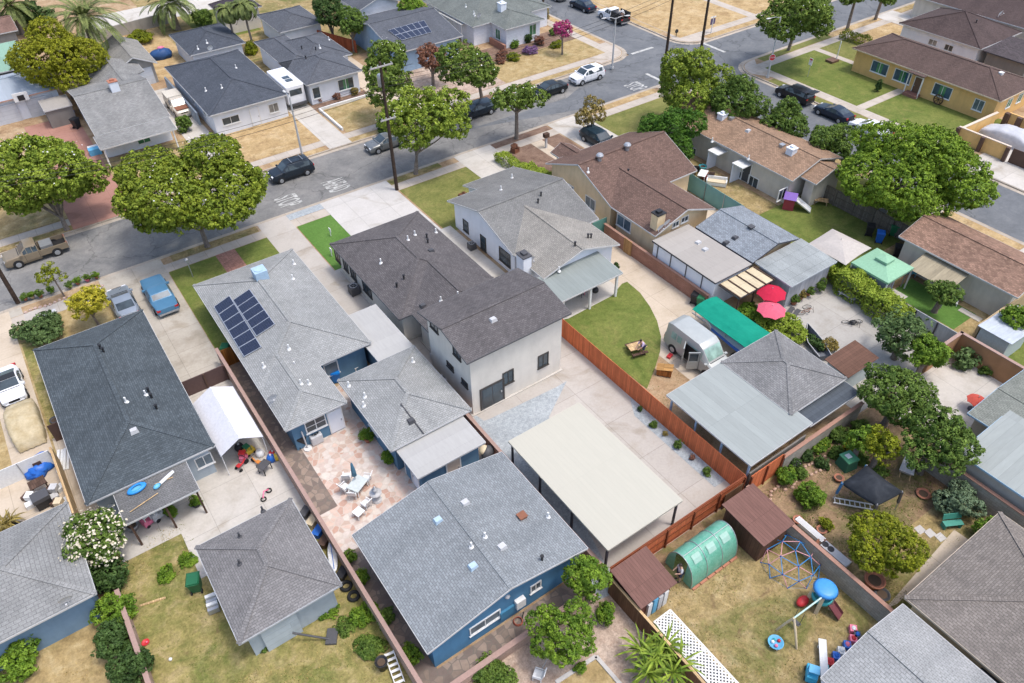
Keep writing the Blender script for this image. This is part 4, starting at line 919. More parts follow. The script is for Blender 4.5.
# --- grey garage lower left
H = house('garage', 'pale-walled garage with warm grey hip roof in the dry lower yard', [W((-1.5,4.3,23.2,30.2),2.65,'y','hh',.34)], R_GARG, W_GBLUE, FGREY)
for q in ((240,537),(240,564),(263,511)): vent(H,*q,'pipe',DKGREY)
m = MB(); m.box(-.4,1.6,23.45,23.64,0,2.1); m.build('garage_door', siding('pale_panel_door',A(198,210,218),.5), H.th)
# --- lower left tile roof house
H = house('house', 'blue-walled house with bleached tile roof and satellite dish, lower left corner', [W((-16.5,-6.8,30.4,37.7),2.8,'x','hh',.3)], R_PALE, stucco('faded_blue_stucco', A(126,154,178,1.15)))
vent(H,69,603,'dish')
# --- white metal carport
H = house('carport', 'flat cream metal carport on dark posts over the rear driveway', [W((17.5,23.3,16.4,26.2),2.6,k='flat',wall=False,t=.14)], planks('cream_pan_roof', A(206,202,186), .3, .012, .93, 40, rough=.5, grain=.12), W_WHITE, CREAMW, cat='carport')
for x in (17.65,23.1):
    for y in (16.6,19.8,23,26.0): m = MB(); m.box(x-.06,x+.06,y-.06,y+.06,0,2.46); m.build('post', FDK, H.th)
# --- across the street
H = house('house', 'weathered grey gabled house with sagging front porch roof and brick chimney, top left', [W((5.8,13.7,86,100.6),2.9,'x','gg',.24), W((5.6,13.5,83.4,86.1),2.5,k='shed',low='-y',s=.13,wall=False,t=.12), W((8.5,14.8,100.5,104.5),2.9,'y','vg',.34,vs=.24)], R_F1, W_WHITE)
chimney(H,115.5,90,.9,.8,1.0,W_WHITE,TERRA)
window(H.th,'-y',86.45,7.6,1.5,1.3,.8,DKF,GLASS); window(H.th,'-y',86.45,10.3,1.3,1.4,1.6,WHITE,GLASSG)
m = MB(); [m.box(x-.07,x+.07,83.6,83.74,0,2.3) for x in (5.9,13.1)]; m.buildn('porch_post', WHITE, H.th)
H = house('garage', 'pale gable-fronted garage with white door behind the weathered grey house', [W((11.8,17,103,112.5),2.55,'y','gg',.5)], shingle('light_grey_gable_shingles', A(166,164,158), .12, weather=.12), W_GREY)
m = MB(); m.box(13.4,16.2,103.35,103.44,0,2.1); m.build('garage_door', siding('white_panel_door',A(214,222,230,1.1),.5), H.th)
H = house('house', 'white house with dark blue-grey hip roof next to the parked camper', [W((17.2,26.6,83.6,100.3),2.8,'y','hh',.32)], R_BLUEG, W_WHITE)
window(H.th,'-y',84.05,19.5,1.5,2.0,.9); window(H.th,'-y',84.05,24.6,1.5,1.2,1.1); door(H.th,'-y',84.05,22.3,.95,2.0,W_WHITE)
for q in ((236,68),(222,88),(206,91)): vent(H,*q,'pipe')
for px, py in ((193.5,101),(204,110)): y, z = onx(px,py,17.65); window(H.th,'-x',17.65,y,1.5,.9,.9)
H = house('garage', 'dark hip-roofed garage behind the blue-grey roofed house', [W((21,28.4,102.6,111.6),2.6,'y','hh',.34)], R_BLUEG, W_WHITE)
vent(H,211,52,'dish',WHITE); vent(H,198,49,'pipe'); vent(H,207,43,'pipe')
H = house('house', 'white house with pewter cross-hip roof behind a small walled dry lawn', [W((29.2,36.5,84.6,93),2.8,'y','hh',.34), W((29.2,33.5,90,101.5),2.8,'y','hh',.34), W((31,37.8,90,99.4),2.8,'y','hh',.34)], R_F5, W_WHITE)
window(H.th,'-y',85.05,30.4,1.4,1.0,1.4,WHITE,GLASS,0); window(H.th,'-y',85.05,34.3,1.5,2.1,1.4,WHITE,GLASSG,sides=GLASS)
for q in ((302,49),(316,50),(306,59)): vent(H,*q,'black')
for q in ((320,48),(329,40)): vent(H,*q,'pipe')
H = house('garage', 'white garage with plain grey hip roof behind the pewter roofed house', [W((33.3,39.9,103,111.5),2.65,'y','hh',.3)], R_F5, W_WHITE)
H = house('house', 'pale blue house with solar panels on its dark grey roof', [W((42.2,52.2,86.4,101),2.9,'x','gg',.22)], R_F5, W_LBLUE)
solar(H, ((388,31),(424,21),(432,33),(402,41)), 6, 2)
window(H.th,'-x',42.65,92,1.5,1.0,1.0); window(H.th,'-y',86.95,44,1.5,1.2,1.2)
H = house('garage', 'white gable shed at the top edge behind the pale blue house', [W((45,52,102.5,110),3.2,'y','gg',.35)], R_F5, W_SIDW)
H = house('house', 'white corner house with grey-green hip roof and covered side porch', [W((55,68.5,88.5,102),2.8,'x','hh',.3), W((58,64.6,85,95),2.8,'y','hh',.3), W((54.7,57.2,90.8,97),2.5,k='shed',low='-x',s=.05,wall=False,t=.08)|{'rm':R_FLATW}], R_GREEN, W_SIDW)
chimney(H,502,10,.9,.9,.9,W_WHITE)
for q in ((466,7),(474,14),(475,16)): vent(H,*q,'pipe')
vent(H,478.5,19,'dish')
window(H.th,'-x',58.45,87.4,1.4,1.2,1.4,WHITE,GLASSG); window(H.th,'-y',85.45,62.9,1.6,1.2,1.5,WHITE,GLASSG)
for y in (91.2,96.5): m = MB(); m.box(54.85,54.97,y-.06,y+.06,0,2.4); m.buildn('porch_post', WHITE, H.th)
# --- right of the cross street
H = house('house', 'ochre ranch house with plum hip roof and green-curtained windows', [W((89,97.2,34,53.2),2.9,'y','hh',.34)], R_CEDAR, W_YEL, plain('cream_trim',(.6,.5,.36),.6))
for px, py in ((881,64),(904,72),(942.5,90.5)): y, z = onx(px,py,89.45); window(H.th,'-x',89.45,y,1.55,2.3,1.4,WHITE,GLASSG,sides=glass('blue_curtain',(.03,.07,.12)))
y, z = onx(979.5,103,89.45); window(H.th,'-x',89.45,y,1.5,1.2,1.3,WHITE,GLASSB)
for px, py in ((1008.5,104),(1019,99)): x, z = ony(px,py,34.45); window(H.th,'-y',34.45,x,1.6,1.0,1.1,WHITE,GLASSG)
m = MB(); m.box(88.3,89.3,43,44.7,0,.35); m.build('step', plain('brick_step',(.25,.12,.09),.8), H.th); door(H.th,'-x',89.45,43.8,.95,2.0,FBROWN)
for y in (43.0,44.8): m = MB(); m.box(88.6,88.7,y-.05,y+.05,0,2.75); m.buildn('porch_post', WHITE, H.th)
m = MB(); m.box(88.3,89.6,42.8,45,2.7,2.8); m.build('porch_roof', R_CEDAR, H.th)
m = MB(); m.box(89.2,90.6,55.5,56.6,0,.3); m.build('stoop', FBROWN, H.th); m = MB(); m.box(90.4,90.5,55.8,55.9,.3,2.6); m.buildn('porch_post', WHITE, H.th)
vent(H,1001,74,'box',WHITE)
H = house('house', 'white house with umber hip roof behind the ochre ranch house', [W((101.4,111,43.5,55),2.8,'x','hh',.36)], R_F12, W_WHITE)
for px in (933,951): x, z = ony(px,44,43.95); y, z = onx(px,42,101.85); window(H.th,'-x',101.85,y,1.6,1.2,.8)
vent(H,976,23,'black')
H = house('garage', 'low dark carport-garage with speckled roof beside the umber hip roof', [W((101.8,108,37.5,43.4),2.6,k='shed',low='-x',s=.06,t=.14)], shingle('speckled_dark_shingles', A(96,88,90), .3, weather=.1), W_DKW, FDK)
H = house('house', 'cream house with dark brown gable roof in the top right corner', [W((111.8,124,41,60),3.0,'y','gg',.3)], R_F12, W_BEIGE)
for px, py in ((982,21),(997,26)): y, z = onx(px,py,112.25); window(H.th,'-x',112.25,y,1.6,1.4,.9,WHITE,GLASSG)
vent(H,998,17,'dish',WHITE)
# --- top left cluster
H = house('garage', 'pink-trimmed double garage with basketball hoop, far left', [W((-8,5.4,101.8,110),2.8,'x','hh',.25)], R_LBLUE, W_WHITE, plain('dusty_pink_trim',(.45,.26,.2),.7))
for x in (-1.2,2.8): m = MB(); m.box(x-1.5,x+1.5,102.1,102.24,0,2.2); m.build('garage_door', siding('white_roll_door',A(212,216,222,1.1),.5), H.th)
m = MB(); m.box(.3,1.9,101.5,101.6,2.4,3.4); bb = m.build('backboard', WHITE, H.th); m = MB(); m.box(.75,1.45,101.44,101.49,2.5,3.1); m.build('hoop_frame', BLACK, bb)
H = house('shed', 'flat pale green roofed building at the left edge behind the garage', [W((-6,3.6,110.5,121),3.0,k='flat')], R_TEAL, W_GREY)
H = house('shed', 'brown roofed building at the far left top corner', [W((-4,4.6,125,133),3.0,'x','gg',.2)], shingle('dusty_brown_shingles', A(150,120,108), .14), W_GREY)
H = house('shed', 'low grey shed with flat lid between the pink-trimmed garage and grey house', [W((2.6,5.6,97.5,101),2.2,k='flat',inset=.1)], R_ROLL, W_DKW)
H = house('pavilion', 'dark roofed pavilion at the top edge beside tall palms', [W((29,35,113.5,119),3.0,'y','hh',.4)], shingle('dark_pavilion_shingles', A(92,84,92), .2), W_BEIGE, cat='pavilion')
# --- ochre wall with brown piers and covered car, right edge
# ------------------------------------------------------------------ leaf materials
L_MAG = leafmat('magnolia_leaf', A(112,138,44,.98), A(156,172,62,1.36)); L_MAG2 = leafmat('magnolia_leaf_deep', A(92,118,46,.98), A(128,148,60,1.36)); L_MAGY = leafmat('magnolia_leaf_lime', A(118,142,42,.85), A(164,178,58,1.0))
L_FIC = leafmat('ficus_leaf', A(96,130,36,.92), A(150,178,56,1.3)); L_FICY = leafmat('ficus_leaf_gold', A(128,134,26,.98), A(164,166,44,1.36)); L_DARK = leafmat('dark_leaf', A(58,84,40,.98), A(84,110,54,1.36))
L_CIT = leafmat('citrus_leaf', A(102,116,24,.98), A(152,158,36,1.36)); L_CITG = leafmat('citrus_leaf_green', A(84,122,36,.98), A(132,160,50,1.36)); L_JUN = leafmat('juniper_leaf', A(58,98,30,.98), A(100,140,46,1.36))
L_MED = leafmat('mid_green_leaf', A(80,110,44,.98), A(118,142,60,1.36)); L_YEL = leafmat('yellow_leaf', A(172,166,40,.98), A(204,192,66,1.36)); L_GREY = leafmat('grey_green_leaf', A(96,120,88,.98), A(130,150,116,1.36))
L_PLUM = leafmat('plum_leaf', A(122,82,66,.98), A(166,118,92,1.36)); L_BRN = leafmat('drying_leaf', A(134,118,62,.98), A(170,152,84,1.36)); L_PINK = leafmat('crape_blossom', A(196,62,128,.9), A(228,104,160,.9)); L_LAV = leafmat('lavender_flower', A(140,104,150), A(170,132,176))
L_PALM = leafmat('palm_leaf', A(96,112,58,.98), A(138,148,86,1.36)); L_YUC = leafmat('strap_leaf', A(92,124,38,.98), A(150,168,60,1.36)); L_CREAM = leafmat('cream_blossom', A(240,228,200,1), A(250,240,216,1), .1); L_LOQ = leafmat('loquat_leaf', A(72,98,52,.98), A(112,136,80,1.36))
L_HED = leafmat('hedge_leaf', A(138,164,50,.95), A(178,196,72,1.05))
SG = 'street magnolias along the kerb'
tree('huge broad magnolia spotted with white flowers above the tan pickup', 44,168,122,5.6,.78,L_MAG,11375,0.35,group=SG,flowers=70,lobes=20,base=Vector((-.5,74.2,0)),dens=3.0)
tree('large lime-tinged magnolia shading the street above the blue classic car', 191,190,154,6.0,.58,L_MAGY,14875,0.36,group=SG,flowers=60,lobes=24,base=Vector((9.5,63.4,0)),irr=.2,dens=3.3)
tree('tall round magnolia standing behind the transformer pole', 385,75,52,5.6,1.15,L_MAG2,7350,0.36,group=SG,flowers=26,base=Vector((39.5,74.2,0)))
tree('full light-green magnolia right of the transformer pole', 427,119,82,5.6,.72,L_MAG,9100,0.36,group=SG,flowers=40,base=Vector((31.6,63.4,0)))
tree('magnolia with open spreading crown by the dark parked wagon', 467,68,62,6.0,.75,L_MAG2,6300,0.36,group=SG,flowers=26,base=Vector((47,74.2,0)),irr=.3)
tree('slim magnolia with sparse crown and visible trunk at the mulch strip', 517,96,52,5.4,.62,L_MAG2,3500,0.35,group=SG,flowers=24,base=Vector((44.5,63.4,0)),irr=.35,lobes=11,dens=1.5)
tree('magnolia over the far street corner behind the street lamp', 800,16,76,6.4,.7,L_MAG2,8050,0.40,group=SG,flowers=34,base=Vector((88.5,62,0)))
tree('small magnolia at the top edge right of the corner magnolia', 853,-4,26,6.0,.7,L_MAG2,1575,0.40,group=SG,base=Vector((101,62,0)))
tree('magnolia tip at the top edge beside the upper right sidewalk', 885,-4,26,6.0,.7,L_MAG2,1575,0.40,group=SG,base=Vector((107.5,62,0)))
tree('dense golden-green ficus beside the weathered grey house, top left', 57,59,88,5.0,.8,L_FICY,17000,0.26,lobes=26,asp=.55)
tree('huge dense dome-shaped ficus over the cross street, right', 910,172,146,4.8,.56,L_FIC,24500,0.30,lobes=34,lr=.34,base=Vector((65.5,33,0)),trunk=.5,zmin=-.7,dens=3.6)
tree('dark bushy tree behind the pewter roofed house', 329,14,40,4.0,.95,L_DARK,4550,0.29)
tree('second dark bushy tree beside the blue house at the top', 350,22,30,4.0,1.0,L_MED,3150,0.29)
tree('light green tree at the top edge above the solar house', 414,8,30,3.6,.8,L_CITG,2625,0.29)
tree('reddish plum tree in front of the pale blue house', 431,59,38,3.4,.75,L_PLUM,4200,0.26,irr=.3,dens=1.9)
tree('pink crape myrtle in full bloom on the corner lot', 563,29,22,3.4,.8,L_PINK,2625,0.22,trunk=.12,irr=.3,dens=1.9)
tree('wispy drying brown-green tree on the near parkway', 592,113,30,2.6,1.15,L_BRN,2625,0.19,trunk=.1,irr=.35,dens=1.2)
tree('spiky bright juniper tree at the head of the green screen fence', 671,133,62,3.3,1.02,L_JUN,7350,0.26,asp=.4,irr=.3,lobes=18,trunk=.2)
CG = 'trees between the salmon roofed house and the street corner'
tree('tallest bushy tree at the street corner next to the red sign', 691,83,76,5.2,.95,L_MAG,8050,0.27,group=CG,irr=.25,flowers=24,flmat=L_YEL)
tree('dark bushy tree right of the tallest corner tree', 736,104,58,4.2,1.0,L_MED,6300,0.27,group=CG,irr=.25)
tree('round tree behind the salmon ridge below the black open-hatch car', 785,121,50,3.4,.9,L_MED,7000,0.26,group=CG,irr=.22)
tree('smaller loose tree between the salmon roof and the dome ficus', 830,141,44,3.0,.85,L_MED,5600,0.24,group=CG,irr=.3)
tree('thin young street tree with sparse yellow-green leaves by the rock planter', 48,274,36,2.8,.5,L_CIT,735,0.22,trunk=.07,irr=.4,lobes=9,base=Vector((-2.9,63.4,0)),dens=0.5)
tree('yellow-green bushy tree on the front yard left of the silver coupe', 87,302,42,2.4,.8,L_YEL,3850,0.22,trunk=.1,irr=.3,dens=1.9)
tree('green citrus tree with compact crown above the blue back house corner', 590,578,47,2.7,.95,L_CITG,6300,0.19,trunk=.12,irr=.28)
tree('round yellow-green citrus tree in front of the bright blue wall', 563,632,66,2.3,.72,L_CITG,9100,0.16,trunk=.12,lobes=22)
tree('large round golden citrus tree beside the black canopy', 878,543,77,2.4,.78,L_CIT,12250,0.17,trunk=.14,lobes=26,flowers=50,flmat=L_YEL)
GG = 'trees in the back garden left of the grey-green roof'
tree('broad dark tree nearest the brown metal shed roof', 899,393,76,3.2,.6,L_MED,9100,0.24,group=GG,irr=.28)
tree('broad dark tree beside the grey-green metal roof', 937,441,74,3.2,.75,L_MED,9800,0.24,group=GG,irr=.28)
tree('yellowing slender tree between the two broad dark trees', 884,444,38,2.6,.95,L_CIT,3325,0.22,group=GG,irr=.32,dens=1.7)
tree('bright green young tree left of the yellowing slender tree', 862,440,30,2.2,1.0,L_CITG,2275,0.20,group=GG,irr=.35)
tree('small rounded tree by the walled concrete court', 928,354,40,2.4,.8,L_CITG,2975,0.23,irr=.3)
tree('big-leaved loquat tree at the end of the long hedge', 904,335,52,2.4,.85,L_LOQ,2625,0.43,irr=.3,asp=.36)
tree('small leaning tree on the little green lawn below the awning', 945,292,36,2.6,.6,L_MED,2625,0.20,irr=.3,base=at(934,312))
tree('young tree with white flowers at the right image edge', 1016,318,30,2.4,.9,L_CITG,1925,0.23,flowers=14,irr=.3)
bush('grey-green round shrub under the high block wall', 960,502,46,1.8,L_GREY,1700,.2)
bush('loose green shrub beside the red patio furniture', 991,535,38,1.6,L_CITG,1100,.22)
tree('oleander tree covered with cream flowers beside the tile roof', 95,537,62,2.6,.7,L_MED,5600,0.22,flowers=420,flmat=L_CREAM,fls=1.05,trunk=.1)
bush('dark green leafy shrub under the cream flowering oleander', 102,575,46,2.0,L_DARK,2400,.26)
for lb,x,y,w in (('leafy vine mound on the pink block wall, uppermost of three',114,612,40),('leafy vine mound on the pink block wall, middle of three',113,640,42),('leafy vine mound on the pink block wall, lowest of three',130,668,44)): bush(lb,x,y,w,1.7,L_DARK if y!=612 else L_CITG,2000,.2,group='vine mounds along the pink block wall')
bush('bright green bush in the lower left corner below the blue wall', 20,658,42,1.7,L_CITG,2000,.22)
bush('dark spreading shrub in front of the charcoal roof', 37,330,52,1.4,L_LOQ,2200,.22)
bush('big yellow-green bush below the pink umbrella', 779,324,50,1.6,L_HED,2200,.22); bush('yellow-green shrub behind the teal boat cover', 748,312,26,1.3,L_CITG,900,.2)
hedge('long clipped yellow-green hedge along the grey patio', at(829,279,.0), at(900,330,.0), 1.7, 1.8, L_HED, 15000, .2, wob=.2)
hedge('near low clipped hedge flanking the mulch bed by the white house drive', at(499,160), at(523,174), 1.1, .9, L_HED, 3000, .16, 'clipped hedges by the white house drive'); hedge('taller clipped hedge next to the sand house entrance', at(526,177), at(548,190), 1.5, 1.5, L_HED, 4000, .16, 'clipped hedges by the white house drive')
hedge('low green hedge beside the upper right sidewalk', (97.9,60.4,0), (98.2,56.6,0), 1.6, .9, L_CIT, 1500, .2)
palm('huge date palm with arching grey-green fronds, top left', 84,18,6.5,6.0,46,.45,L_PALM); palm('lower date palm left of the dry yard at the top', 170,4,3.6,4.6,36,.4,L_PALM)
palm('tall slim palm with hanging fronds at the top edge, left of its twin', 227,10,5.6,2.6,30,.14,L_PALM,'tall slim palms',1.7,.5); palm('tall slim palm at the top edge nearest the dark pavilion', 243,6,6.0,2.6,30,.14,L_PALM,'tall slim palms',1.7,.5)
palm('fan-like palm at the far left top corner behind the ficus', 10,6,4,4,26,.3,L_PALM)
spiky('sprawling strap-leaved dracaena by the white lattice panel', 655,660,1.3, ((0,0,1.5),(.9,.2,1.3),(-.7,-.3,1.1),(.3,-1,1.2),(-.2,.8,1.25),(1.0,-.8,1.0)), 1.55, L_YUC, n=40)
spiky('yellowing spiky yucca on the tan yard at left edge', 6,525,.7, ((0,0,.8),(.3,.2,.7)), 1.0, L_BRN, 'yucca', n=36)
# bushes: house corners, strip plants, garden
PG = 'young plants in the gravel strip by the red fence'
for lb,x,y,w,hh,mt in (('tiny dark plant in the gravel strip, nearest the gravel tip',639.5,409,4,.4,L_DARK),('round green shrub in the gravel strip, uppermost of three',653,423.5,7,.5,L_MED),('tiny brownish plant in the gravel strip between two round shrubs',665,433,4,.4,L_BRN),('round green shrub in the gravel strip, middle of three',678,444.5,8,.6,L_MED),('small dark spiky plant in the gravel strip before the last shrub',692,457,4,.4,L_PLUM),('round green shrub in the gravel strip, lowest of three',707,471.5,7,.5,L_MED)): bush(lb,x,y,w,hh,mt,260 if w<6 else 420,.12,group=PG)
for lb,x,y,w,hh,mt,fl,fm in (('purple flowering plant beside the low garden wall',795,463,13,.7,L_DARK,160,L_LAV),('yellow flowering garden plant near the block wall',818,448,12,.7,L_CITG,110,L_YEL),('round bright garden bush in the dirt yard beside the black canopy',810,497,27,1.5,L_CITG,0,None),('leafy green garden bush above the curved brick edging',786,477,20,1.1,L_CITG,0,None),('dark green herb clump between the brick edging rows',823,462,14,.6,L_DARK,0,None),('low dark clump behind the round bright garden bush',801,474,14,.7,L_MED,0,None),('leafy clump at the top of the brick edging near the mint box',836,451,14,.8,L_MED,0,None),('lush green plant beside the dark sheet roof',838,433,24,1.1,L_MED,0,None),('yellow-green chard-like plant right of the brick edging',853,447,14,.8,L_YEL,0,None),('lush green clump along the block wall, uppermost',858,428,18,.9,L_MED,0,None),('leafy green clump along the block wall between two shrubs',824,443,15,.8,L_CITG,0,None),('dark leafy clump at the block wall behind the purple flowers',806,455,13,.7,L_DARK,0,None),('spreading green plant right of the mint box',860,458,16,.6,L_MED,0,None),('grassy clump near the curved edging end',779,470,10,.5,L_CITG,0,None),('low green clump under the yellowing slender tree',880,470,16,.5,L_MED,0,None),('thin pale weed by the small round pot',826,525,12,.5,L_CIT,0,None)):
    bush(lb,x,y,w,hh,mt,700 if w>15 else 380,.16,'garden_plant','plant','plants in the dirt garden',flowers=fl,flmat=fm)
for lb,x,y,w,hh,mt in (('green shrub on the far side of the pink-capped wall, uppermost of four',350,557,13,.8,L_CITG),('green shrub against the pink-capped wall, second of four',362,577,13,.8,L_CITG),('trailing green shrub along the pink-capped wall, third of four',386,618,18,.8,L_MED),('bushy shrub at the foot of the pink-capped wall, lowest of four',412,655,22,1.0,L_CITG)): bush(lb,x,y,w,hh,mt,700,.16,group='shrubs along the pink-capped block wall',cat='plant')
bush('mass of mixed weeds below the bright blue house corner',492,676,52,.8,L_MED,1900,.16,cat='plant')
for lb,x,y,w,mt in (('low weed patch right of the fallen dark stand',345,628,22,L_MED),('low weed patch below the weedy concrete corner',330,612,20,L_CITG),('green weed tuft near the loose plank in the dry yard',165,575,22,L_CITG),('green weed tuft by the green bin in the dry yard',188,560,18,L_CITG),('green weed tuft along the pale garage wall',268,640,24,L_MED)): bush(lb,x,y,w,.22,mt,400,.13,name='weed',cat='plant',group='weeds in the dry lower yard')
bush('weed thicket by the garage corner in the dry yard',362,615,30,.5,L_CITG,900,.16,cat='plant'); bush('weedy patch beside the concrete slab in the dry yard',372,645,34,.4,L_MED,900,.15,cat='plant')
bush('small yellow-green bush below the green citrus tree',607,612,20,1.2,L_CITG,800,.18); bush('tiny green plant at the foot of the round citrus tree',581,668,12,.5,L_CITG,260,.14,cat='plant')
bush('round dark topiary beside the white house patio post',615,269,8,.9,L_DARK,500,.12); bush('large-leaved plant inside the walled court corner',967,358,22,1.3,L_LOQ,500,.4,cat='plant'); bush('small clump at the foot of the court wall',985,371,10,.6,L_MED,240,.2,cat='plant'); bush('orange-brown ornamental bush in the patio by the grey boat hull',829,344,14,1.0,L_BRN,700,.18)
for lb,x,y,w,hh,mt in (('dark red-brown round shrub before the brick base of the corner house',502,54,10,.9,L_PLUM),('second dark round shrub left on the corner house bed',500,60,9,.8,L_PLUM),('olive mound shrub on the corner house bed',514,57,13,.8,L_CIT),('lavender bush on the corner house bed',531,51,15,.8,L_LAV),('upright green shrub against the white corner house wall',527,38,8,1.3,L_DARK),('bright green shrub left of the upright shrub at the corner house',515,44,9,.9,L_CITG),('olive mound below the pink crape myrtle',557,44,13,.9,L_CIT),('small round ball shrub left of the pink crape myrtle',553,32,8,.8,L_MED),('brownish loose shrub beside the lavender bush',540,40,10,1.3,L_PLUM),('tall brown shrub near the pole at the top edge',543,16,11,2.0,L_BRN),('brown shrub at the top edge left of the pole',516,4,18,1.6,L_BRN)):
    bush(lb,x,y,w,hh,mt,480,.22,group='shrubs on the corner house bed',cat='shrub')
bush('orange flowering shrub below the white house window, left one',318,100,7,.6,L_PLUM,220,.18,flowers=60,flmat=leafmat('orange_blossom',A(214,110,60),A(230,140,80))); bush('dark shrub below the pewter roofed house windows',335,96,8,.7,L_PLUM,240,.18); bush('round shrub at the right corner of the pewter roofed house',354,91,8,.9,L_BRN,260,.18)
bush('dark clipped shrub beside the transformer pole and silver sedan',385,124,16,1.8,L_DARK,900,.2); bush('green shrub at the corner of the grey porch house',184,124,16,1.6,L_MED,800,.2); bush('yellow-green shrub patch behind the grey gable garage',140,38,28,1.3,L_CIT,900,.25)
bush('dark upright shrub standing on the green lawn of the ochre house',879,86,6,1.4,L_DARK,400,.16); bush('green mound at the top left behind the palms',30,14,40,3,L_DARK,1500,.35); bush('bright shrub beside the dark garage at the top',250,48,14,1.5,L_CIT,500,.25)
bush('leafy shrub at the top edge left of the dark hip garage',203,18,20,2.2,L_MED,700,.3); bush('low red flowering shrub at the white house porch corner',463,196,9,.5,L_PLUM,260,.14,flowers=40,flmat=leafmat('red_blossom',A(170,40,50),A(190,60,60)))
# grass blades where the photo shows rough yards
G_DRY = leafmat('dry_grass_blade', A(190,164,100), A(214,190,126)); G_GRN = leafmat('green_grass_blade', A(104,128,50), A(140,150,70))
tufts('grass', [(18,28,2,15),(-6,5,4,23),(-14,-6.5,14,29),(-5,-2,31,35)], 26000, .12, G_DRY, .02); tufts('grass', [(18,28,2,15),(-6,5,4,23),(-6,-1.6,22,35),(29,39,5,14)], 22000, .11, G_GRN, .02)
tufts('grass', [(28.5,39,8,15),(28.5,31,4,8)], 9000, .14, G_GRN, .025)
tufts('grass', [(28.8,33,17,33),(5.5,14,54.5,61),(28.9,37,53,61),(-7,-5.7,46,58)], 12000, .06, G_GRN, .02)
# ------------------------------------------------------------------ boundary walls and fences
F_RED = planks('redwood_boards', A(206,116,76,1.35), .15, .16, .6); F_REDP = planks('redwood_post', A(150,84,56), .2, .1, .8); F_BRN = planks('brown_boards', A(132,98,74), .15, .18, .5); F_GRYW = planks('weathered_grey_boards', A(128,120,108), .16, .2, .45)
B_PINK = blocks('pink_block', A(200,172,156)); B_GREY = blocks('grey_block', A(188,182,170)); B_CAPP = plain('pink_cap', A(182,152,140), .9, var=.12); B_CAPT = plain('terracotta_cap', A(180,140,122), .9, var=.14); B_PB = blocks('pink_brown_block', A(186,138,118),.4,.1)
W_STUC = stucco('brown_stucco_wall', A(190,146,108)); W_TANW = stucco('tan_wall', A(206,182,144)); SCREEN = plain('teal_screen_mesh', A(110,156,154,1.4), .85, var=.1, scale=1.2); PANELG = planks('pale_grey_panel', A(196,202,204), 1.2, .05, .8)
wallrun('block_wall', 'long pink-capped block wall from the open driveway down to the lowest yard', [(5.25,47.2),(5.25,12)], 1.55, .18, B_PINK, cap=B_CAPP)
wallrun('fence', 'new redwood fence along the gravel strip and concrete drive', [(28.3,34.5),(28.3,15.75)], 1.85, .04, F_RED, 'fence')
wallrun('fence', 'redwood fence with dark posts closing the concrete drive at its lower end', [(17.2,15.75),(28.2,15.75)], 1.85, .04, F_RED, 'fence', posts=2.2, postm=F_REDP, rails=True, cap=F_REDP, capn='cap_rail')
wallrun('fence', 'lower brown board fence behind the corrugated carport', [(28.5,15.5),(31.5,15.5)], 1.9, .05, F_RED, 'fence', posts=1.5, postm=F_REDP)
wallrun('block_wall', 'grey block wall with terracotta cap behind the carport and dark sheet roof', [(31.6,15.45),(39.6,15.45)], 1.6, .2, B_GREY, cap=B_CAPT)
wallrun('block_wall', 'pinkish brown block wall along the curved driveway', [(40.0,43),(40.0,30.2)], 1.35, .2, B_PB, cap=B_CAPT)
wallrun('gate', 'small orange wood gate panel in the pinkish brown wall', [(39.84,40.2),(39.84,39.2)], 1.5, .05, ORANGEW, 'gate'); wallrun('gate', 'green panel gate between the white house and the sand coloured house', [(38.7,43.3),(40.4,43.3)], 1.8, .06, plain('green_gate',(.1,.24,.2),.7), 'gate')
wallrun('fence', 'sagging teal privacy screen fence beside the sand coloured house', [(52.0,51.5),(52.1,47),(51.9,42),(51.7,37)], 1.9, .03, SCREEN, 'fence', posts=2.4, postm=STEEL, pw=.05)
wallrun('fence', 'weathered grey wood fence below the dome ficus', [(61.3,36),(61.3,25.6)], 1.7, .05, F_GRYW, 'fence', posts=2.2, postm=F_GRYW, rails=True)
wallrun('fence', 'pale grey panel fence along the hedge and small green lawn', [(51.7,26.4),(51.7,15.5)], 1.5, .06, PANELG, 'fence', posts=1.9, postm=FDK)
wallrun('block_wall', 'tall brown stucco wall with pink cap around the concrete court', [(47.6,15.4),(51.3,15.4),(51.3,10.4)], 2.0, .2, W_STUC, cap=B_CAPP)
wallrun('block_wall', 'tan wall running to the right image edge below the salmon garage', [(53.5,15.2),(66,15.2)], 1.8, .2, W_TANW)
wallrun('block_wall', 'high grey block wall under the blue gutter', [(39.55,10.5),(39.55,-6)], 1.7, .2, B_GREY, cap=B_CAPT)
wallrun('block_wall', 'grey block wall with terracotta cap behind the climbing dome', [(28.0,15.2),(28.0,4.9)], 1.5, .2, B_GREY, cap=B_CAPT)
wallrun('fence', 'short redwood return between the shed and the fence corner', [(26.4,15.6),(28.0,15.6)], 1.5, .05, F_BRN, 'fence')
wallrun('fence', 'brown board fence with tan cap between the two lowest yards', [(16.9,15.4),(16.9,4)], 1.6, .08, F_BRN, 'fence', cap=PINE, capn='cap_rail')
wallrun('block_wall', 'low pink retaining wall behind the bright blue house', [(5.5,15.8),(15.6,15.8)], .8, .25, B_PINK, cap=B_CAPP)
wallrun('block_wall', 'low pink block wall overgrown with vines in the lower left', [(-6.1,31.2),(-6.1,15)], 1.1, .2, B_PINK, cap=B_CAPP)
wallrun('fence', 'tan board boundary fence left of the charcoal roof', [(-7.0,44.3),(-6.9,37.8)], 1.6, .14, PINE, 'fence'); wallrun('gate', 'white metal sliding gate across the far left driveway', [(-11,44.2),(-7.2,44.2)], 1.5, .05, WHITE, 'gate', posts=1.9, postm=STEEL, pw=.05)
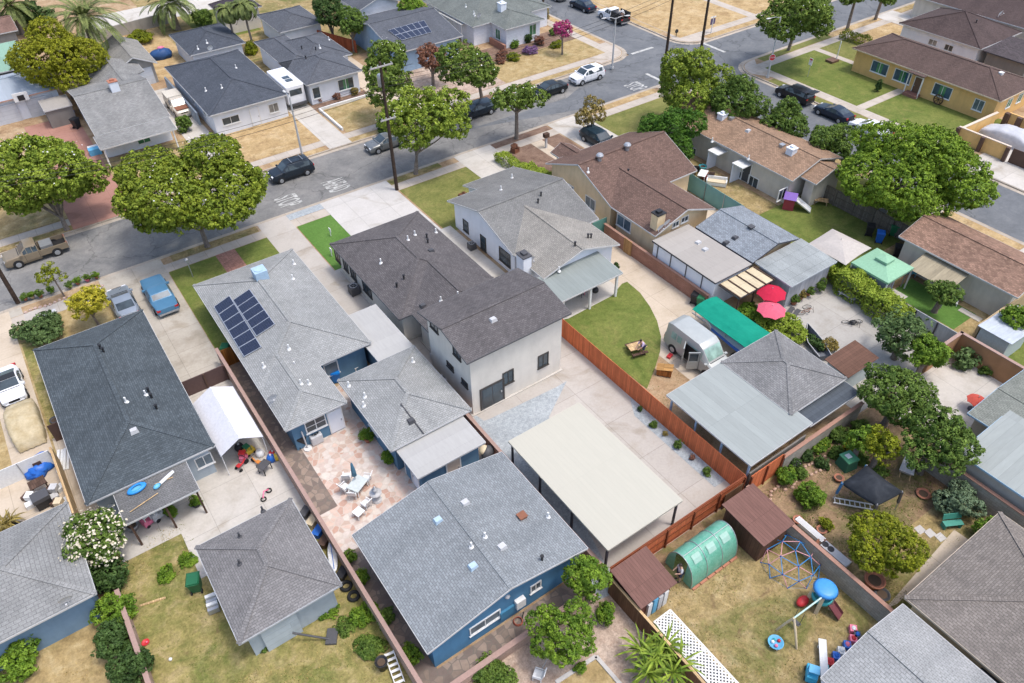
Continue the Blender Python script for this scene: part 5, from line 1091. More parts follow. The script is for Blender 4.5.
wallrun('gate', 'dark brown driveway gate beside the white carport tent', [(2.0,45.3),(5.1,45.3)], 1.5, .06, plain('dark_gate',(.1,.06,.055),.7), 'gate', posts=1.5, postm=BROWNM); wallrun('gate', 'orange-brown wooden side gate next to the solar house', [(5.4,46.7),(6.5,46.7)], 1.7, .05, planks('amber_boards',A(150,96,44),.14), 'gate')
wallrun('gate', 'dark wooden gate at the left corner of the charcoal roofed house', [(-6.8,46.4),(-5.6,46.4)], 1.6, .06, BROWNM, 'gate')
wallrun('block_wall', 'brown block wall between the blue back unit and the gravel bed', [(17.2,38),(17.2,16.4)], 1.2, .18, B_PB, cap=B_CAPP)
wallrun('fence', 'ochre panel wall with brown piers beside the covered car', [(82.7,34.4),(82.7,28.9)], 1.6, .2, W_YEL, 'wall', posts=2.7, postm=BROWNM, pw=.35, cap=plain('pale_coping',(.6,.5,.4),.8), capn='coping')
wallrun('gate', 'dark brown gate right of the ochre panel wall', [(82.7,28.5),(82.7,25)], 1.6, .08, BROWNM, 'gate'); wallrun('fence', 'ochre wall stub sloping from the ranch house to the ochre panel wall', [(82.8,34.2),(89.3,34.0)], 1.5, .25, W_YEL, 'wall', cap=plain('pale_coping',(.6,.5,.4),.8))
wallrun('fence', 'brown and ochre panelled wall behind the covered car', [(90.5,33.2),(90.5,25)], 1.5, .2, W_YEL, 'wall', posts=1.4, postm=BROWNM, pw=.5)
wallrun('block_wall', 'low white border wall around the dry front lawn of the pewter roofed house', [(29.7,76.9),(29.7,83.2),(37,83.2)], .35, .2, WHITE, 'wall')
wallrun('block_wall', 'brick planter base before the white corner house', [(57.7,88.3),(57.7,84.6)], .9, .3, B_PB, 'wall'); wallrun('fence', 'rust coloured fence beside the blue house at the top', [(38.6,104),(41.3,96.5)], 1.7, .06, planks('rust_boards',A(176,96,66),.2), 'fence')
wallrun('block_wall', 'blue-grey wall between the grey gable garage and the dark hip house', [(16.9,100.5),(16.9,88)], 1.6, .2, stucco('blue_grey_wall',A(170,182,192)), 'wall'); wallrun('block_wall', 'long pale wall at the top edge behind the date palms', [(8,122),(24,124)], 1.6, .2, stucco('long_pale_wall',A(186,180,170)), 'wall')
# ------------------------------------------------------------------ vehicles (local +x is the front)
PROF = {  # x/L, top z, 1 = cabin station
 'sedan': (4.7,1.82,.92,[(-.5,.66,0),(-.485,.98,0),(-.35,1.03,0),(-.2,1.40,1),(.06,1.45,1),(.24,1.02,0),(.42,.90,0),(.485,.74,0),(.5,.5,0)]),
 'coupe': (4.6,1.85,.90,[(-.5,.66,0),(-.485,.98,0),(-.38,1.04,0),(-.16,1.32,1),(.0,1.36,1),(.2,1.0,0),(.42,.88,0),(.485,.72,0),(.5,.5,0)]),
 'sport': (4.1,1.78,.82,[(-.5,.6,0),(-.48,.92,0),(-.34,.98,0),(-.14,1.2,1),(.0,1.22,1),(.2,.92,0),(.42,.76,0),(.49,.56,0),(.5,.42,0)]),
 'suv': (4.65,1.88,1.05,[(-.5,.7,0),(-.49,1.08,0),(-.42,1.62,1),(-.1,1.7,1),(.1,1.66,1),(.25,1.12,0),(.43,1.0,0),(.49,.8,0),(.5,.55,0)]),
 'wagon': (4.8,1.86,1.0,[(-.5,.7,0),(-.49,1.02,0),(-.4,1.45,1),(-.1,1.55,1),(.08,1.53,1),(.24,1.06,0),(.43,.94,0),(.49,.76,0),(.5,.5,0)]),
 'classic': (5.2,1.98,.94,[(-.5,.6,0),(-.495,.93,0),(-.24,.97,0),(-.14,1.34,1),(.06,1.37,1),(.14,.99,0),(.47,.95,0),(.495,.88,0),(.5,.55,0)]),
 'van': (5.7,2.05,1.25,[(-.5,.8,0),(-.495,1.3,0),(-.47,2.3,1),(-.38,2.5,1),(.1,2.46,1),(.17,2.25,1),(.3,1.38,0),(.46,1.12,0),(.495,.85,0),(.5,.55,0)]),
 'cab': (5.3,1.9,1.08,[(-.06,.7,0),(-.058,1.1,0),(-.05,1.70,1),(.0,1.76,1),(.12,1.72,1),(.24,1.14,0),(.45,1.04,0),(.495,.85,0),(.5,.55,0)]),
}
def lerp4(q, u, v): return q[0]*(1-u)*(1-v)+q[1]*u*(1-v)+q[2]*u*v+q[3]*(1-u)*v
def patch(m, q, u0, u1, v0, v1, off, c):
    P = [lerp4(q,u,v) for u,v in ((u0,v0),(u1,v0),(u1,v1),(u0,v1))]; n = (P[1]-P[0]).cross(P[3]-P[0])
    if n.length < 1e-6: return
    n.normalize(); mid = sum(P, Vector())/4
    if n.dot(mid-c) < 0: n = -n; P = P[::-1]
    m.add([p-n*.03 for p in P]+[p+n*off for p in P], [(3,2,1,0),(4,5,6,7),(0,1,5,4),(1,2,6,5),(2,3,7,6),(3,0,4,7)])
def wheel(th, x, y, r, w, rimm):
    m = MB(); m.tube([(x,y-w/2,r),(x,y-w/2+.03,r),(x,y+w/2-.03,r),(x,y+w/2,r)], [r*.93,r,r,r*.93], 18); o = m.build('wheel', RUBBER, th, local=True)
    s = 1 if y > 0 else -1; m = MB(); m.tube([(x,y+s*(w/2+.003),r),(x,y+s*(w/2+.016),r)], [r*.64,r*.58], 12); m.build('rim', rimm, o, local=True)
def vehicle(kind, name, label, cat, loc, rz, body, glassm=None, rimm=None, scale=1.0, group=None, bed=None, two=None):
    L, Wd, zb, st = PROF[kind]; th = thing(name, label, cat, (loc[0],loc[1],loc[2] if len(loc)>2 else 0), rz, group)
    if scale != 1: th.scale = (scale,)*3
    g = MB(); b = MB(); hw = Wd/2; rings = []
    for x, zt, cab in st:
        e = abs(x); k = 1-(.3 if kind in ('sport','coupe') else .14)*max(0,(e-.36)/.14)**2; h = hw*k
        if cab: r = [(h*.9,.24),(h,.5),(h*.985,zb),(h*(.84 if kind == 'van' else .76),zt)]
        else: z2 = min(zb, zt-.05); r = [(h*.9,.24 if e<.495 else .3),(h,.45),(h*.97,max(.46,z2)),(h*.80,max(.5,zt))]
        rings.append([Vector((x*L,y,z)) for y,z in r]+[Vector((x*L,-y,z)) for y,z in r[::-1]])
    n = 8
    vs = [p for r in rings for p in r]
    fs = [(i*n+j, (i+1)*n+j, (i+1)*n+(j+1)%n, i*n+(j+1)%n) for i in range(len(rings)-1) for j in range(n)]
    b.add(vs, fs, False); b.add(rings[0], [tuple(range(n))]); b.add(rings[-1], [tuple(range(n))[::-1]])
    o = b.build('body', body, th, local=True)
    bv = o.modifiers.new('round','BEVEL'); bv.width = .14 if kind == 'van' else .06; bv.segments = 3; bv.limit_method = 'ANGLE'; bv.angle_limit = R(14)
    for p in o.data.polygons: p.use_smooth = True
    c = Vector((0,0,.8)); cab = [i for i,s in enumerate(st) if s[2]]; i0, i1 = cab[0], cab[-1]
    def gl(nm, many=False): 
        nonlocal g
        if g.f: (g.buildn if many else g.build)(nm, glassm or GLASS, th, local=True)
        g = MB()
    q = lambda i: [rings[i][3],rings[i][4],rings[i+1][4],rings[i+1][3]]
    patch(g, q(i1), .04,.96,.06,.9,.012,c); gl('windscreen')
    patch(g, q(i0-1), .05,.95,.12,.88,.012,c); gl('rear_window')
    for a, bq in ((3,2),(4,5)):
        S_ = [rings[i0][bq], rings[i1][bq], rings[i1][a], rings[i0][a]] if kind != 'van' else [rings[i0+1][bq], rings[i1-1][bq], rings[i1-1][a], rings[i0+1][a]]
        for u0,u1 in ((.04,.48),(.53,.97)) if L < 5.5 else ((.04,.22),(.26,.42),(.8,.99)): patch(g, S_, u0,u1,.1,.86 if L < 5.5 else .56,.012,c)
        T_ = [rings[i1][bq], rings[i1+1][bq], rings[i1+1][a], rings[i1][a]]
        patch(g, T_, .02,.5,.16,.78,.012,c)
        if kind not in ('van','cab'): T2 = [rings[i0-1][bq], rings[i0][bq], rings[i0][a], rings[i0-1][a]]; patch(g, T2, .55,.97,.16,.76,.012,c)
        gl('side_window', True)
    xf, xr, zl = L*.492, -L*.497, (.68 if zb < 1.04 else .8)
    if kind == 'cab': xr = -L*.5
    for s in (-1,1):
        m = MB(); m.box(xf-.14,xf+.0,s*hw*.62-.17,s*hw*.62+.17,zl-.08,zl+.08); m.build('headlight', LAMP, th, local=True)
        m = MB(); m.box(xr-.02,xr+.1,s*hw*.72-.14,s*hw*.72+.14,zl+.05,zl+.22); m.build('tail_light', TAIL, th, local=True)
        m = MB(); xm = st[i1+1][0]*L-.1; m.box(xm-.1,xm+.1,s*(hw+.02)-.11,s*(hw+.02)+.11,zb+.02,zb+.16); m.build('mirror', body, th, local=True)
    m = MB(); m.box(xf-.02,xf+.05,-hw*.8,hw*.8,.32,.48); m.box(xr-.05,xr+.02,-hw*.8,hw*.8,.34,.5); m.buildn('bumper', STEEL if kind in ('classic','cab') else DKGREY, th, local=True)
    r = .33 if L < 5 else .37
    m = MB()
    for s in (-1,1):
        for xs in ((-.21,.02,.2) if kind in ('sedan','suv','wagon') else (-.1,.17) if kind != 'cab' else (-.045,.17)):
            m.bar((xs*L,s*(hw+.001),.42),(xs*L,s*(hw*.985+.001),zb-.02),.02,.014)
    z1 = st[i1+1][1]; m.bar((st[i1+1][0]*L+.06,-hw*.72,z1+.002),(st[i1+1][0]*L+.06,hw*.72,z1+.002),.06,.012); m.buildn('panel_gap', BLACK, th, local=True)
    m = MB(); m.box(xf+.05,xf+.06,-.22,.22,.36,.47); m.build('number_plate', WHITE, th, local=True)
    m = MB(); m.box(xf-.02,xf+.03,-hw*.4,hw*.4,zl-.12,zl+.04); m.build('grille', BLACK, th, local=True)
    for x in (L*.31, -L*.30):
        for s in (-1,1): m = MB(); m.tube([(x,s*(hw-.2),r+.02),(x,s*(hw+.004),r+.02)], r*1.17, 18); m.build('wheel_arch', BLACK, th, local=True)
    for x in (L*.31, -L*.30):
        for s in (-1,1): wheel(th, x, s*(hw-.085), r, .22, rimm or STEEL)
    if kind == 'cab':
        m = MB(); x0, x1 = -L*.5, -L*.062; h = hw*.97
        m.box(x0,x1,-h,h,.5,.62); m.box(x0,x1,-h,-h+.1,.62,1.06); m.box(x0,x1,h-.1,h,.62,1.06); m.box(x0,x0+.08,-h+.1,h-.1,.62,1.04); o = m.build('bed', bed or body, th, local=True)
        m = MB(); m.box(x0+.09,x1-.02,-h+.11,h-.11,.622,.64); m.build('bed_liner', BLACK, o, local=True)
    return th
def P_(n, c, r=.28, metal=0.0): return paint('paint_'+n, c, r, metal)
PI = math.pi
zr = -.12   # road level
t = vehicle('cab','pickup_truck','tan pickup truck parked under the huge broad magnolia','pickup truck',(-3.6,71.2,zr),PI,P_('tan',A(164,148,124),.35,.3))
m = MB(); m.cb((-1.0,0,.64),(1.0,1.2,.55)); m.build('tool_box', STEEL, t, local=True)
vehicle('coupe','parked_car','silver two-door coupe on the driveway left of the blue classic car','car',(1.0,58.6),PI/2,P_('silver',A(176,186,196),.25,.5))
vehicle('classic','classic_car','blue vintage sedan with chrome bumper on the left driveway','car',(3.75,57.9),PI/2,P_('classic_blue',A(86,136,170),.3,.1),GLASSB)
t = vehicle('sport','sports_car','white low sports car on the far left driveway','car',(-8.4,53.6),-PI/2,P_('white',(.75,.76,.78)))
m = MB(); m.add([(-.62,-.6,1.2),(.04,-.64,1.235),(.04,.64,1.235),(-.62,.6,1.2),(-.6,-.55,1.235),(.02,-.6,1.26),(.02,.6,1.26),(-.6,.55,1.235)],[(3,2,1,0),(4,5,6,7),(0,1,5,4),(1,2,6,5),(2,3,7,6),(3,0,4,7)]); m.build('soft_top', BLACK, t, local=True)
t = vehicle('suv','suv','dark blue boxy SUV with roof rack parked across from the solar house','SUV',(21,71,zr),PI,P_('navy',(.016,.024,.034),.3,.2))
m = MB(); [m.bar((-1.7,a,1.76),(.4,a,1.76),.04,.05) for a in (-.6,.6)]; m.buildn('roof_rail', BLACK, t, local=True); m = MB(); [m.bar((a,-.62,1.8),(a,.62,1.8),.05,.03) for a in (-1.3,-.1)]; m.buildn('roof_bar', STEEL, t, local=True)
vehicle('sedan','parked_car','silver-grey sedan parked behind the transformer pole','car',(32,70.6,zr),PI,P_('grey_silver',A(150,152,150),.25,.5))
vehicle('wagon','parked_car','dark blue wagon parked under the spreading magnolia','car',(44.3,71.2,zr),PI,P_('ink_blue',(.006,.014,.024)))
vehicle('sedan','parked_car','black sedan parked behind the white SUV','car',(54.6,70.7,zr),PI,P_('black_teal',(.006,.009,.011)))
t = vehicle('suv','suv','white SUV with dark sunroof near the street corner','SUV',(60.8,71,zr),PI,P_('white',(.75,.76,.78)))
m = MB(); m.add([(-.9,-.5,1.705),(.35,-.5,1.695),(.35,.5,1.695),(-.9,.5,1.705),(-.9,-.5,1.72),(.35,-.5,1.71),(.35,.5,1.71),(-.9,.5,1.72)],[(3,2,1,0),(4,5,6,7),(0,1,5,4),(1,2,6,5),(2,3,7,6),(3,0,4,7)]); m.build('sunroof', GLASS, t, local=True)
vehicle('wagon','parked_car','dark teal car on the driveway behind the sand coloured house','car',(51.0,57.0),-PI/2,P_('deep_teal',(.01,.025,.036)))
t = vehicle('cab','pickup_truck','white-cabbed pickup truck with a high dark loaded bed at the top','pickup truck',(77.3,85,zr),PI/2,P_('white',(.75,.76,.78)),bed=BLACK)
m = MB(); m.box(-2.6,-.45,-.95,-.87,1.06,1.7); m.box(-2.6,-.45,.87,.95,1.06,1.7); m.buildn('bed_side', BLACK, t, local=True)
for k,(x,y,c) in enumerate(((-2.1,.3,BROWNM),(-1.4,-.3,LTGREY),(-.9,.35,DKGREY))): m = MB(); m.ball((x,y,1.3),.45,.4,.5,8,.2); m.build('load_bag', c, t, local=True)
vehicle('sedan','parked_car','dark blue sedan ahead of the loaded pickup at the top','car',(76.8,91.5,zr),PI/2,P_('dark_navy',(.007,.016,.034)))
vehicle('suv','suv','grey SUV farthest up the cross street at the top edge','SUV',(76.4,98,zr),PI/2,P_('grey_silver',A(150,152,150),.25,.5))
t = vehicle('suv','suv','black SUV with its rear hatch raised on the cross street','SUV',(77.2,51.8,zr),PI/2,P_('black',(.006,.006,.008)))
m = MB(); m.bar((-2.0,0,1.68),(-2.75,0,1.75),1.4,.08); m.build('open_hatch', P_('black',(.006,.006,.008)), t, local=True)
vehicle('coupe','parked_car','dark blue coupe parked behind the open-hatch SUV','car',(77.0,46.0,zr),PI/2,P_('dark_navy',(.007,.016,.034)))
vehicle('sedan','parked_car','white sedan half hidden by the dome ficus','car',(76.8,41.0,zr),PI/2,P_('white',(.75,.76,.78)))
t = vehicle('cab','pickup_truck','old pickup with cream camper shell and rusty hood by the grey porch house','pickup truck',(16.1,93.4),-PI/2,P_('old_cream',A(216,206,188)))
m = MB(); m.box(-2.6,-.35,-.88,.88,1.07,1.72); m.build('camper_shell', plain('cream_shell',A(224,216,200),.5), t, local=True); m = MB(); m.box(1.35,2.4,-.72,.72,1.1,1.17); m.build('hood', RUST, t, local=True)
# camper
th = thing('camper', 'white camper trailer with skylights parked beside the pewter roofed house', 'camper', (28.0,88.3,0), -PI/2)
m = MB(); m.box(-3,3,-1.15,1.15,.55,2.9); o = m.build('body', P_('white',(.75,.76,.78)), th, local=True); bv = o.modifiers.new('r','BEVEL'); bv.width = .18; bv.segments = 3
m = MB(); m.box(2.98,3.03,-.75,.75,1.7,2.4); m.build('window', GLASS, th, local=True); m = MB(); m.box(-1.5,1.0,-1.18,-1.14,1.6,2.3); m.build('window', GLASS, th, local=True)
for x in (.4,1.4): m = MB(); m.box(x-.35,x+.35,-.4,.4,2.9,2.98); m.build('skylight', GLASS, th, local=True)
m = MB(); m.box(2.9,3.2,-1.1,1.1,.5,.75); m.buildn('bumper', DKGREY, th, local=True)
for x in (-.4,.45):
    for s in (-1,1): wheel(th, x, s*1.06, .36, .24, STEEL)
# van with open side doors
t = vehicle('van','van','silver high-top conversion van with side doors open beside the boat','van',(35.0,26.2),-PI/2,P_('champagne',A(196,200,196),.3,.2),glass('sunshade_glass',(.28,.42,.36),.2))
for x, a in ((.95,-2.2),(-.55,-.95)):
    d = Vector((math.cos(a), math.sin(a), 0)); p = Vector((x,-1.04,.45)); m = MB(); q = p+d*.85
    m.bar(p+Vector((0,0,.35)), q+Vector((0,0,.35)), .07, .75); m.bar(p+Vector((0,0,1.55)), q+Vector((0,0,1.55)), .07, .12); m.bar(p+d*.04+Vector((0,0,1.1)), p+d*.1+Vector((0,0,1.1)), .07, .8); m.bar(q-d*.1+Vector((0,0,1.1)), q-d*.04+Vector((0,0,1.1)), .07, .8)
    o = m.build('side_door', P_('champagne',A(196,200,196)), t, local=True)
    m = MB(); m.bar(p+d*.1+Vector((0,0,1.1)), q-d*.1+Vector((0,0,1.1)), .03, .76); m.build('pane', GLASS, o, local=True)
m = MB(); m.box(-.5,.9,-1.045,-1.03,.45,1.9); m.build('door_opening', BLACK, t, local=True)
# covered vehicles: draped covers
def cover(name, label, loc, rz, L, Wd, prof, mat):
    th = thing(name, label, 'covered vehicle', (*loc,0), rz); m = MB(); nx, ny = 26, 14; vs = []
    for i in range(nx+1):
        u = i/nx; zt = np.interp(u, [p[0] for p in prof], [p[1] for p in prof])
        for j in range(ny+1):
            v = j/ny*2-1; s = abs(v); w = Wd/2*(1-.16*max(0,abs(u-.5)-.3)/.2)
            y = math.copysign(min(1,s*1.45)**.9, v)*w*(1 if s < .69 else 1+.03*math.sin(i*2.1+j)); z = zt*(1-.1*min(1,s*1.45)**3) if s < .69 else zt*.9*(1-(s-.69)/.31)
            vs.append(((u-.5)*L*(1+.02*math.sin(j*3)), y, max(.03,z)+.025*math.sin(i*1.7+j*2.3)*(.3+s)))
    m.add(vs, [(i*(ny+1)+j,(i+1)*(ny+1)+j,(i+1)*(ny+1)+j+1,i*(ny+1)+j+1) for i in range(nx) for j in range(ny)], True); m.build('cover', mat, th, local=True)
    for x in (-.3*L,.3*L):
        for s in (-1,1): wheel(th, x, s*(Wd/2-.2), .31, .2, STEEL)
    return th
cover('covered_car','car under a wrinkled tan cover on the far left driveway',(-8.2,49.0),PI/2,4.7,2.0,[(0,.1),(.02,.75),(.22,.95),(.34,1.4),(.66,1.42),(.82,1.0),(.98,.7),(1,.1)],patchy('tan_cover',[(.3,A(190,170,128)),(.7,A(222,208,176))],1.2,6,.12,[(A(110,98,66),.8,.6,.75,.5)],bump=.3))
cover('covered_car','vehicle under a pale grey cover behind the ochre panel wall',(87.0,30.6),PI/2,6.4,2.5,[(0,.1),(.02,.8),(.2,1.05),(.36,1.5),(.68,1.45),(.82,1.1),(.98,.8),(1,.1)],patchy('grey_cover',[(.3,A(196,198,204)),(.7,A(222,222,226))],1,5,.06))
# boat on trailer under teal cover
th = thing('boat', 'white and blue boat on trailer under a big teal cover', 'boat', (38.3,25.8,0), PI/2)
m = MB(); sec = []
for x, hwd, zk, zg in ((-3.2,1.05,.55,1.3),(-1,1.15,.5,1.35),(1.4,1.05,.55,1.45),(2.7,.6,.75,1.6),(3.4,.04,1.2,1.75)): sec.append([(x,hwd,zg),(x,hwd*.85,zk+.35),(x,0,zk),(x,-hwd*.85,zk+.35),(x,-hwd,zg)])
vs = [p for s in sec for p in s]; m.add(vs, [(i*5+j,i*5+j+1,(i+1)*5+j+1,(i+1)*5+j) for i in range(4) for j in range(4)], True); m.add(sec[0], [(0,1,2,3,4)]); m.add([s[0] for s in sec]+[s[4] for s in sec], [(i,i+1,5+i+1,5+i) for i in range(4)]); m.build('hull', P_('boat_white',(.7,.74,.8)), th, local=True)
m = MB(); m.add([(-3.24,s*1.08,z) for s,z in ((1,1.28),(1,.95))]+[(-1,1.18,1.34),(-1,1.14,1.0),(1.4,1.08,1.44),(1.4,1.03,1.1)], [(0,1,3,2),(2,3,5,4)]); m.add([(x,-y,z) for x,y,z in ((-3.24,1.08,1.28),(-3.24,1.02,.95),(-1,1.18,1.34),(-1,1.14,1.0),(1.4,1.08,1.44),(1.4,1.03,1.1))], [(0,2,3,1),(2,4,5,3)]); m.build('stripe', BLUEP, th, local=True)
m = MB(); Z = lambda y: 2.35-.13*y*y
ys = [-1.35,-.75,0,.75,1.35]; m.shell([(x,y,Z(y)+.03*math.sin(x*2.3+y)) for x in (-3.5,-2,-.5,1,2.5,3.3) for y in ys], [(i*5+j,(i+1)*5+j,(i+1)*5+j+1,i*5+j+1) for i in range(5) for j in range(4)], .03); m.build('cover', patchy('teal_canvas',[(.3,A(20,142,118)),(.7,A(36,164,136))],.7,5,.05,bump=.1), th, local=True)
m = MB(); [m.tube([(x,y*.8,1.2),(x,y,2.12)],.025,6) for x in (-3.3,0,3.1) for y in (-1.2,1.2)]; m.build('cover_frame', STEEL, th, local=True)
m = MB(); m.bar((-3.2,-.6,.42),(2.8,-.3,.42),.08,.1); m.bar((-3.2,.6,.42),(2.8,.3,.42),.08,.1); m.bar((2.6,0,.42),(4.3,0,.42),.1,.1); m.bar((-1.2,-1.1,.34),(-1.2,1.1,.34),.08,.08); m.build('trailer', STEEL, th, local=True)
for s in (-1,1): wheel(th, -1.2, s*1.05, .32, .2, STEEL)
# ------------------------------------------------------------------ street furniture
def ztop(b, py):
    lo, hi = 1, 25
    for _ in range(40):
        z = (lo+hi)/2; q = np.array([b[0],b[1],z-CH]); y = float(np.dot(q,CD)/np.dot(q,CF))*FOC+341.5
        if y > py: lo = z
        else: hi = z
    return lo
M_POLE = patchy('creosote_wood', [(.3,(.035,.025,.02)),(.7,(.075,.052,.04))], 2, 9, .25)
def powerpole(label, b, h, arms=(), tr=False, ang=0):
    th = thing('power_pole', label, 'power pole', (b[0],b[1],0), ang, 'wooden power poles')
    m = MB(); m.tube([(0,0,-.2),(0,0,h*.5),(0,0,h)], [.19,.16,.12], 10); m.build('pole', M_POLE, th, local=True)
    for z, l in arms:
        m = MB(); m.bar((-.18,-l/2,z),(-.18,l/2,z),.1,.12); o = m.build('crossarm', plain('bleached_wood',(.4,.38,.36),.8), th, local=True)
        for k in range(4): y = -l/2+.15+(l-.3)*k/3; m = MB(); m.cyl((-.18,y,z+.06),.045,.16,8); m.build('insulator', LTGREY, o, local=True)
    if tr:
        m = MB(); m.tube([(.42,0,h-2.4),(.42,0,h-2.35),(.42,0,h-1.35),(.42,0,h-1.25)],[.24,.28,.28,.2],14); m.build('transformer', STEEL, th, local=True)
    return th
b = at(397,190); powerpole('dark power pole with grey transformer beside the new white driveway', b, ztop(b,62), ((ztop(b,62)-.35,2.3),(ztop(b,62)-5.4,1.6)), True, PI/2)
b = at(17.5,302); powerpole('reddish brown power pole by the rock planter at the left edge', b, 11.5, ((11,2.2),))
powerpole('dark power pole left of the red sign at the street corner', (66.4,63.2), 14, ((13.2,2.2),))
powerpole('dark power pole leaning over the cross street right of the corner tree', (69.0,60.2), 14, ((13.2,2.2),))
powerpole('dark power pole by the brown shrubs at the top edge', at(543,15), 12, ((11.4,2.2),))
def lamp(label, b, h, L, a, double=False):
    th = thing('street_lamp', label, 'street lamp', (b[0],b[1],0), a, 'concrete street lamps'); CP = plain('lamp_concrete',(.45,.45,.44),.7)
    m = MB(); m.cyl((0,0,-.05),.22,.3,10); m.tube([(0,0,.2),(0,0,h)], [.13,.08], 10); m.build('pole', CP, th, local=True)
    for s in ((1,-1) if double else (1,)):
        m = MB(); m.tube([(0,0,h-.1),(s*L*.5,0,h+.12),(s*L,0,h+.15)],[.045,.04,.035],7); o = m.build('arm', STEEL, th, local=True)
        m = MB(); m.ball((s*(L+.28),0,h+.13),.36,.15,.08,10); m.build('lamp_head', LTGREY, o, local=True)
    return th
b = at(612,68.5); lamp('grey street lamp with a two-sided arm on the corner by the white SUV', b, ztop(b,18), 1.3, -.35, True)
b = at(767.5,77.5); SL = lamp('grey street lamp carrying a red stop sign across the cross street', b, ztop(b,17), 1.6, PI*.95)
b = at(303,158); lamp('slim grey street lamp behind the dark blue boxy SUV', b, ztop(b,97), 1.0, PI/2)
def stopsign(th, z, yaw, local=True, off=(0,0)):
    """octagon with white rim and the word STOP, facing yaw"""
    d = Vector((math.cos(yaw), math.sin(yaw), 0)); s = Vector((-d.y,d.x,0)); c = Vector((off[0],off[1],z))+d*.14
    def oct_(r, o): return [c+d*o+s*(r*math.cos(R(22.5+45*k)))+Vector((0,0,r*math.sin(R(22.5+45*k)))) for k in range(8)]
    m = MB(); a, b_ = oct_(.42,0), oct_(.42,.02); m.add(a+b_, [tuple(range(8))[::-1], tuple(range(8,16))]+[(i,(i+1)%8,8+(i+1)%8,8+i) for i in range(8)]); o = m.build('stop_sign', WHITE, th, local=True)
    m = MB(); m.add(oct_(.38,.024), [tuple(range(8))]); f = m.build('sign_face', plain('sign_red',(.5,.02,.03),.5), o, local=True)
    cv = bpy.data.curves.new('lettering','FONT'); cv.body = 'STOP'; cv.size = .27; cv.align_x = 'CENTER'; cv.align_y = 'CENTER'
    q = bpy.data.objects.new('lettering', cv); COL.objects.link(q); bpy.context.view_layer.update(); me = bpy.data.meshes.new_from_object(q.evaluated_get(bpy.context.evaluated_depsgraph_get())); bpy.data.objects.remove(q)
    for v in me.vertices: p = c+d*.03+s*v.co.x+Vector((0,0,v.co.y)); v.co = p
    me.update(); me.materials.append(WHITE); q = bpy.data.objects.new('lettering', me); COL.objects.link(q); q.parent = o
stopsign(SL, 2.6, -2.1-PI*.95)
th = thing('stop_sign', 'red stop sign on a post at the corner left of the bushy trees', 'stop sign', (66.0,62.7,0)); m = MB(); m.cyl((0,0,-.05),.035,2.9,7); m.buildn('post', STEEL, th, local=True); stopsign(th, 2.5, PI)
p = at(807.5,77); th = thing('parking_sign', 'white parking sign with red top on the lawn by the cross street', 'road sign', (p.x,p.y,0)); m = MB(); m.cyl((0,0,-.05),.035,2.4,7); m.buildn('post', STEEL, th, local=True); m = MB(); m.box(-.12,-.09,-.24,.24,1.55,2.4); o = m.build('sign_plate', WHITE, th, local=True); m = MB(); m.box(-.125,-.121,-.2,.2,2.18,2.34); m.box(-.125,-.121,-.04,.04,1.9,2.18); m.build('red_mark', plain('sign_red',(.5,.02,.03),.5), o, local=True)
p = at(711,33); th = thing('yard_sign', 'dark purple hanging sign on a post in the dry corner field', 'sign', (p.x,p.y,0)); m = MB(); m.bar((0,0,-.05),(0,0,2.3),.1,.1); m.bar((-.5,0,2.2),(.5,0,2.2),.1,.1); m.buildn('post', WHITE, th, local=True); m = MB(); m.box(-.45,.45,-.03,.03,1.2,2.0); m.build('sign_board', plain('purple_sign',(.12,.09,.16),.6), th, local=True)
th = thing('road_sign', 'small dark round sign knocked low on the far street corner', 'road sign', (at(676,37).x, at(676,37).y, 0)); m = MB(); m.cyl((0,0,-.05),.04,.9,7); m.buildn('post', BLACK, th, local=True); m = MB(); m.tube([(0,-.05,.8),(0,.05,.8)],[.28,.28],14); m.build('sign_plate', BLACK, th, local=True)
def wires(a, b, zs, offs, what):
    for z, o in zip(zs, offs):
        P, Q = Vector((a[0],a[1]+o,z)), Vector((b[0],b[1]+o,z)); n = 14
        pts = [P.lerp(Q, i/n)-Vector((0,0,1.1*4*(i/n)*(1-i/n))) for i in range(n+1)]
        q = MB().tube(pts, .018, 5, cap=False).build('overhead_wire', BLACK); tag(q, what[0]%what[1][offs.index(o)], 'wire', 'overhead wires along the street')
NM = ('nearest the houses','middle','nearest the street')
wires((-6.3,65), at(397,190), (10.95,10.95,10.95), (-.9,0,.9), ('black overhead wire between the left street poles, %s', NM))
wires(at(397,190), (66.4,63.2), (11.2,11.2,11.2), (-.9,0,.9), ('black overhead wire from transformer pole to corner pole, %s', NM))
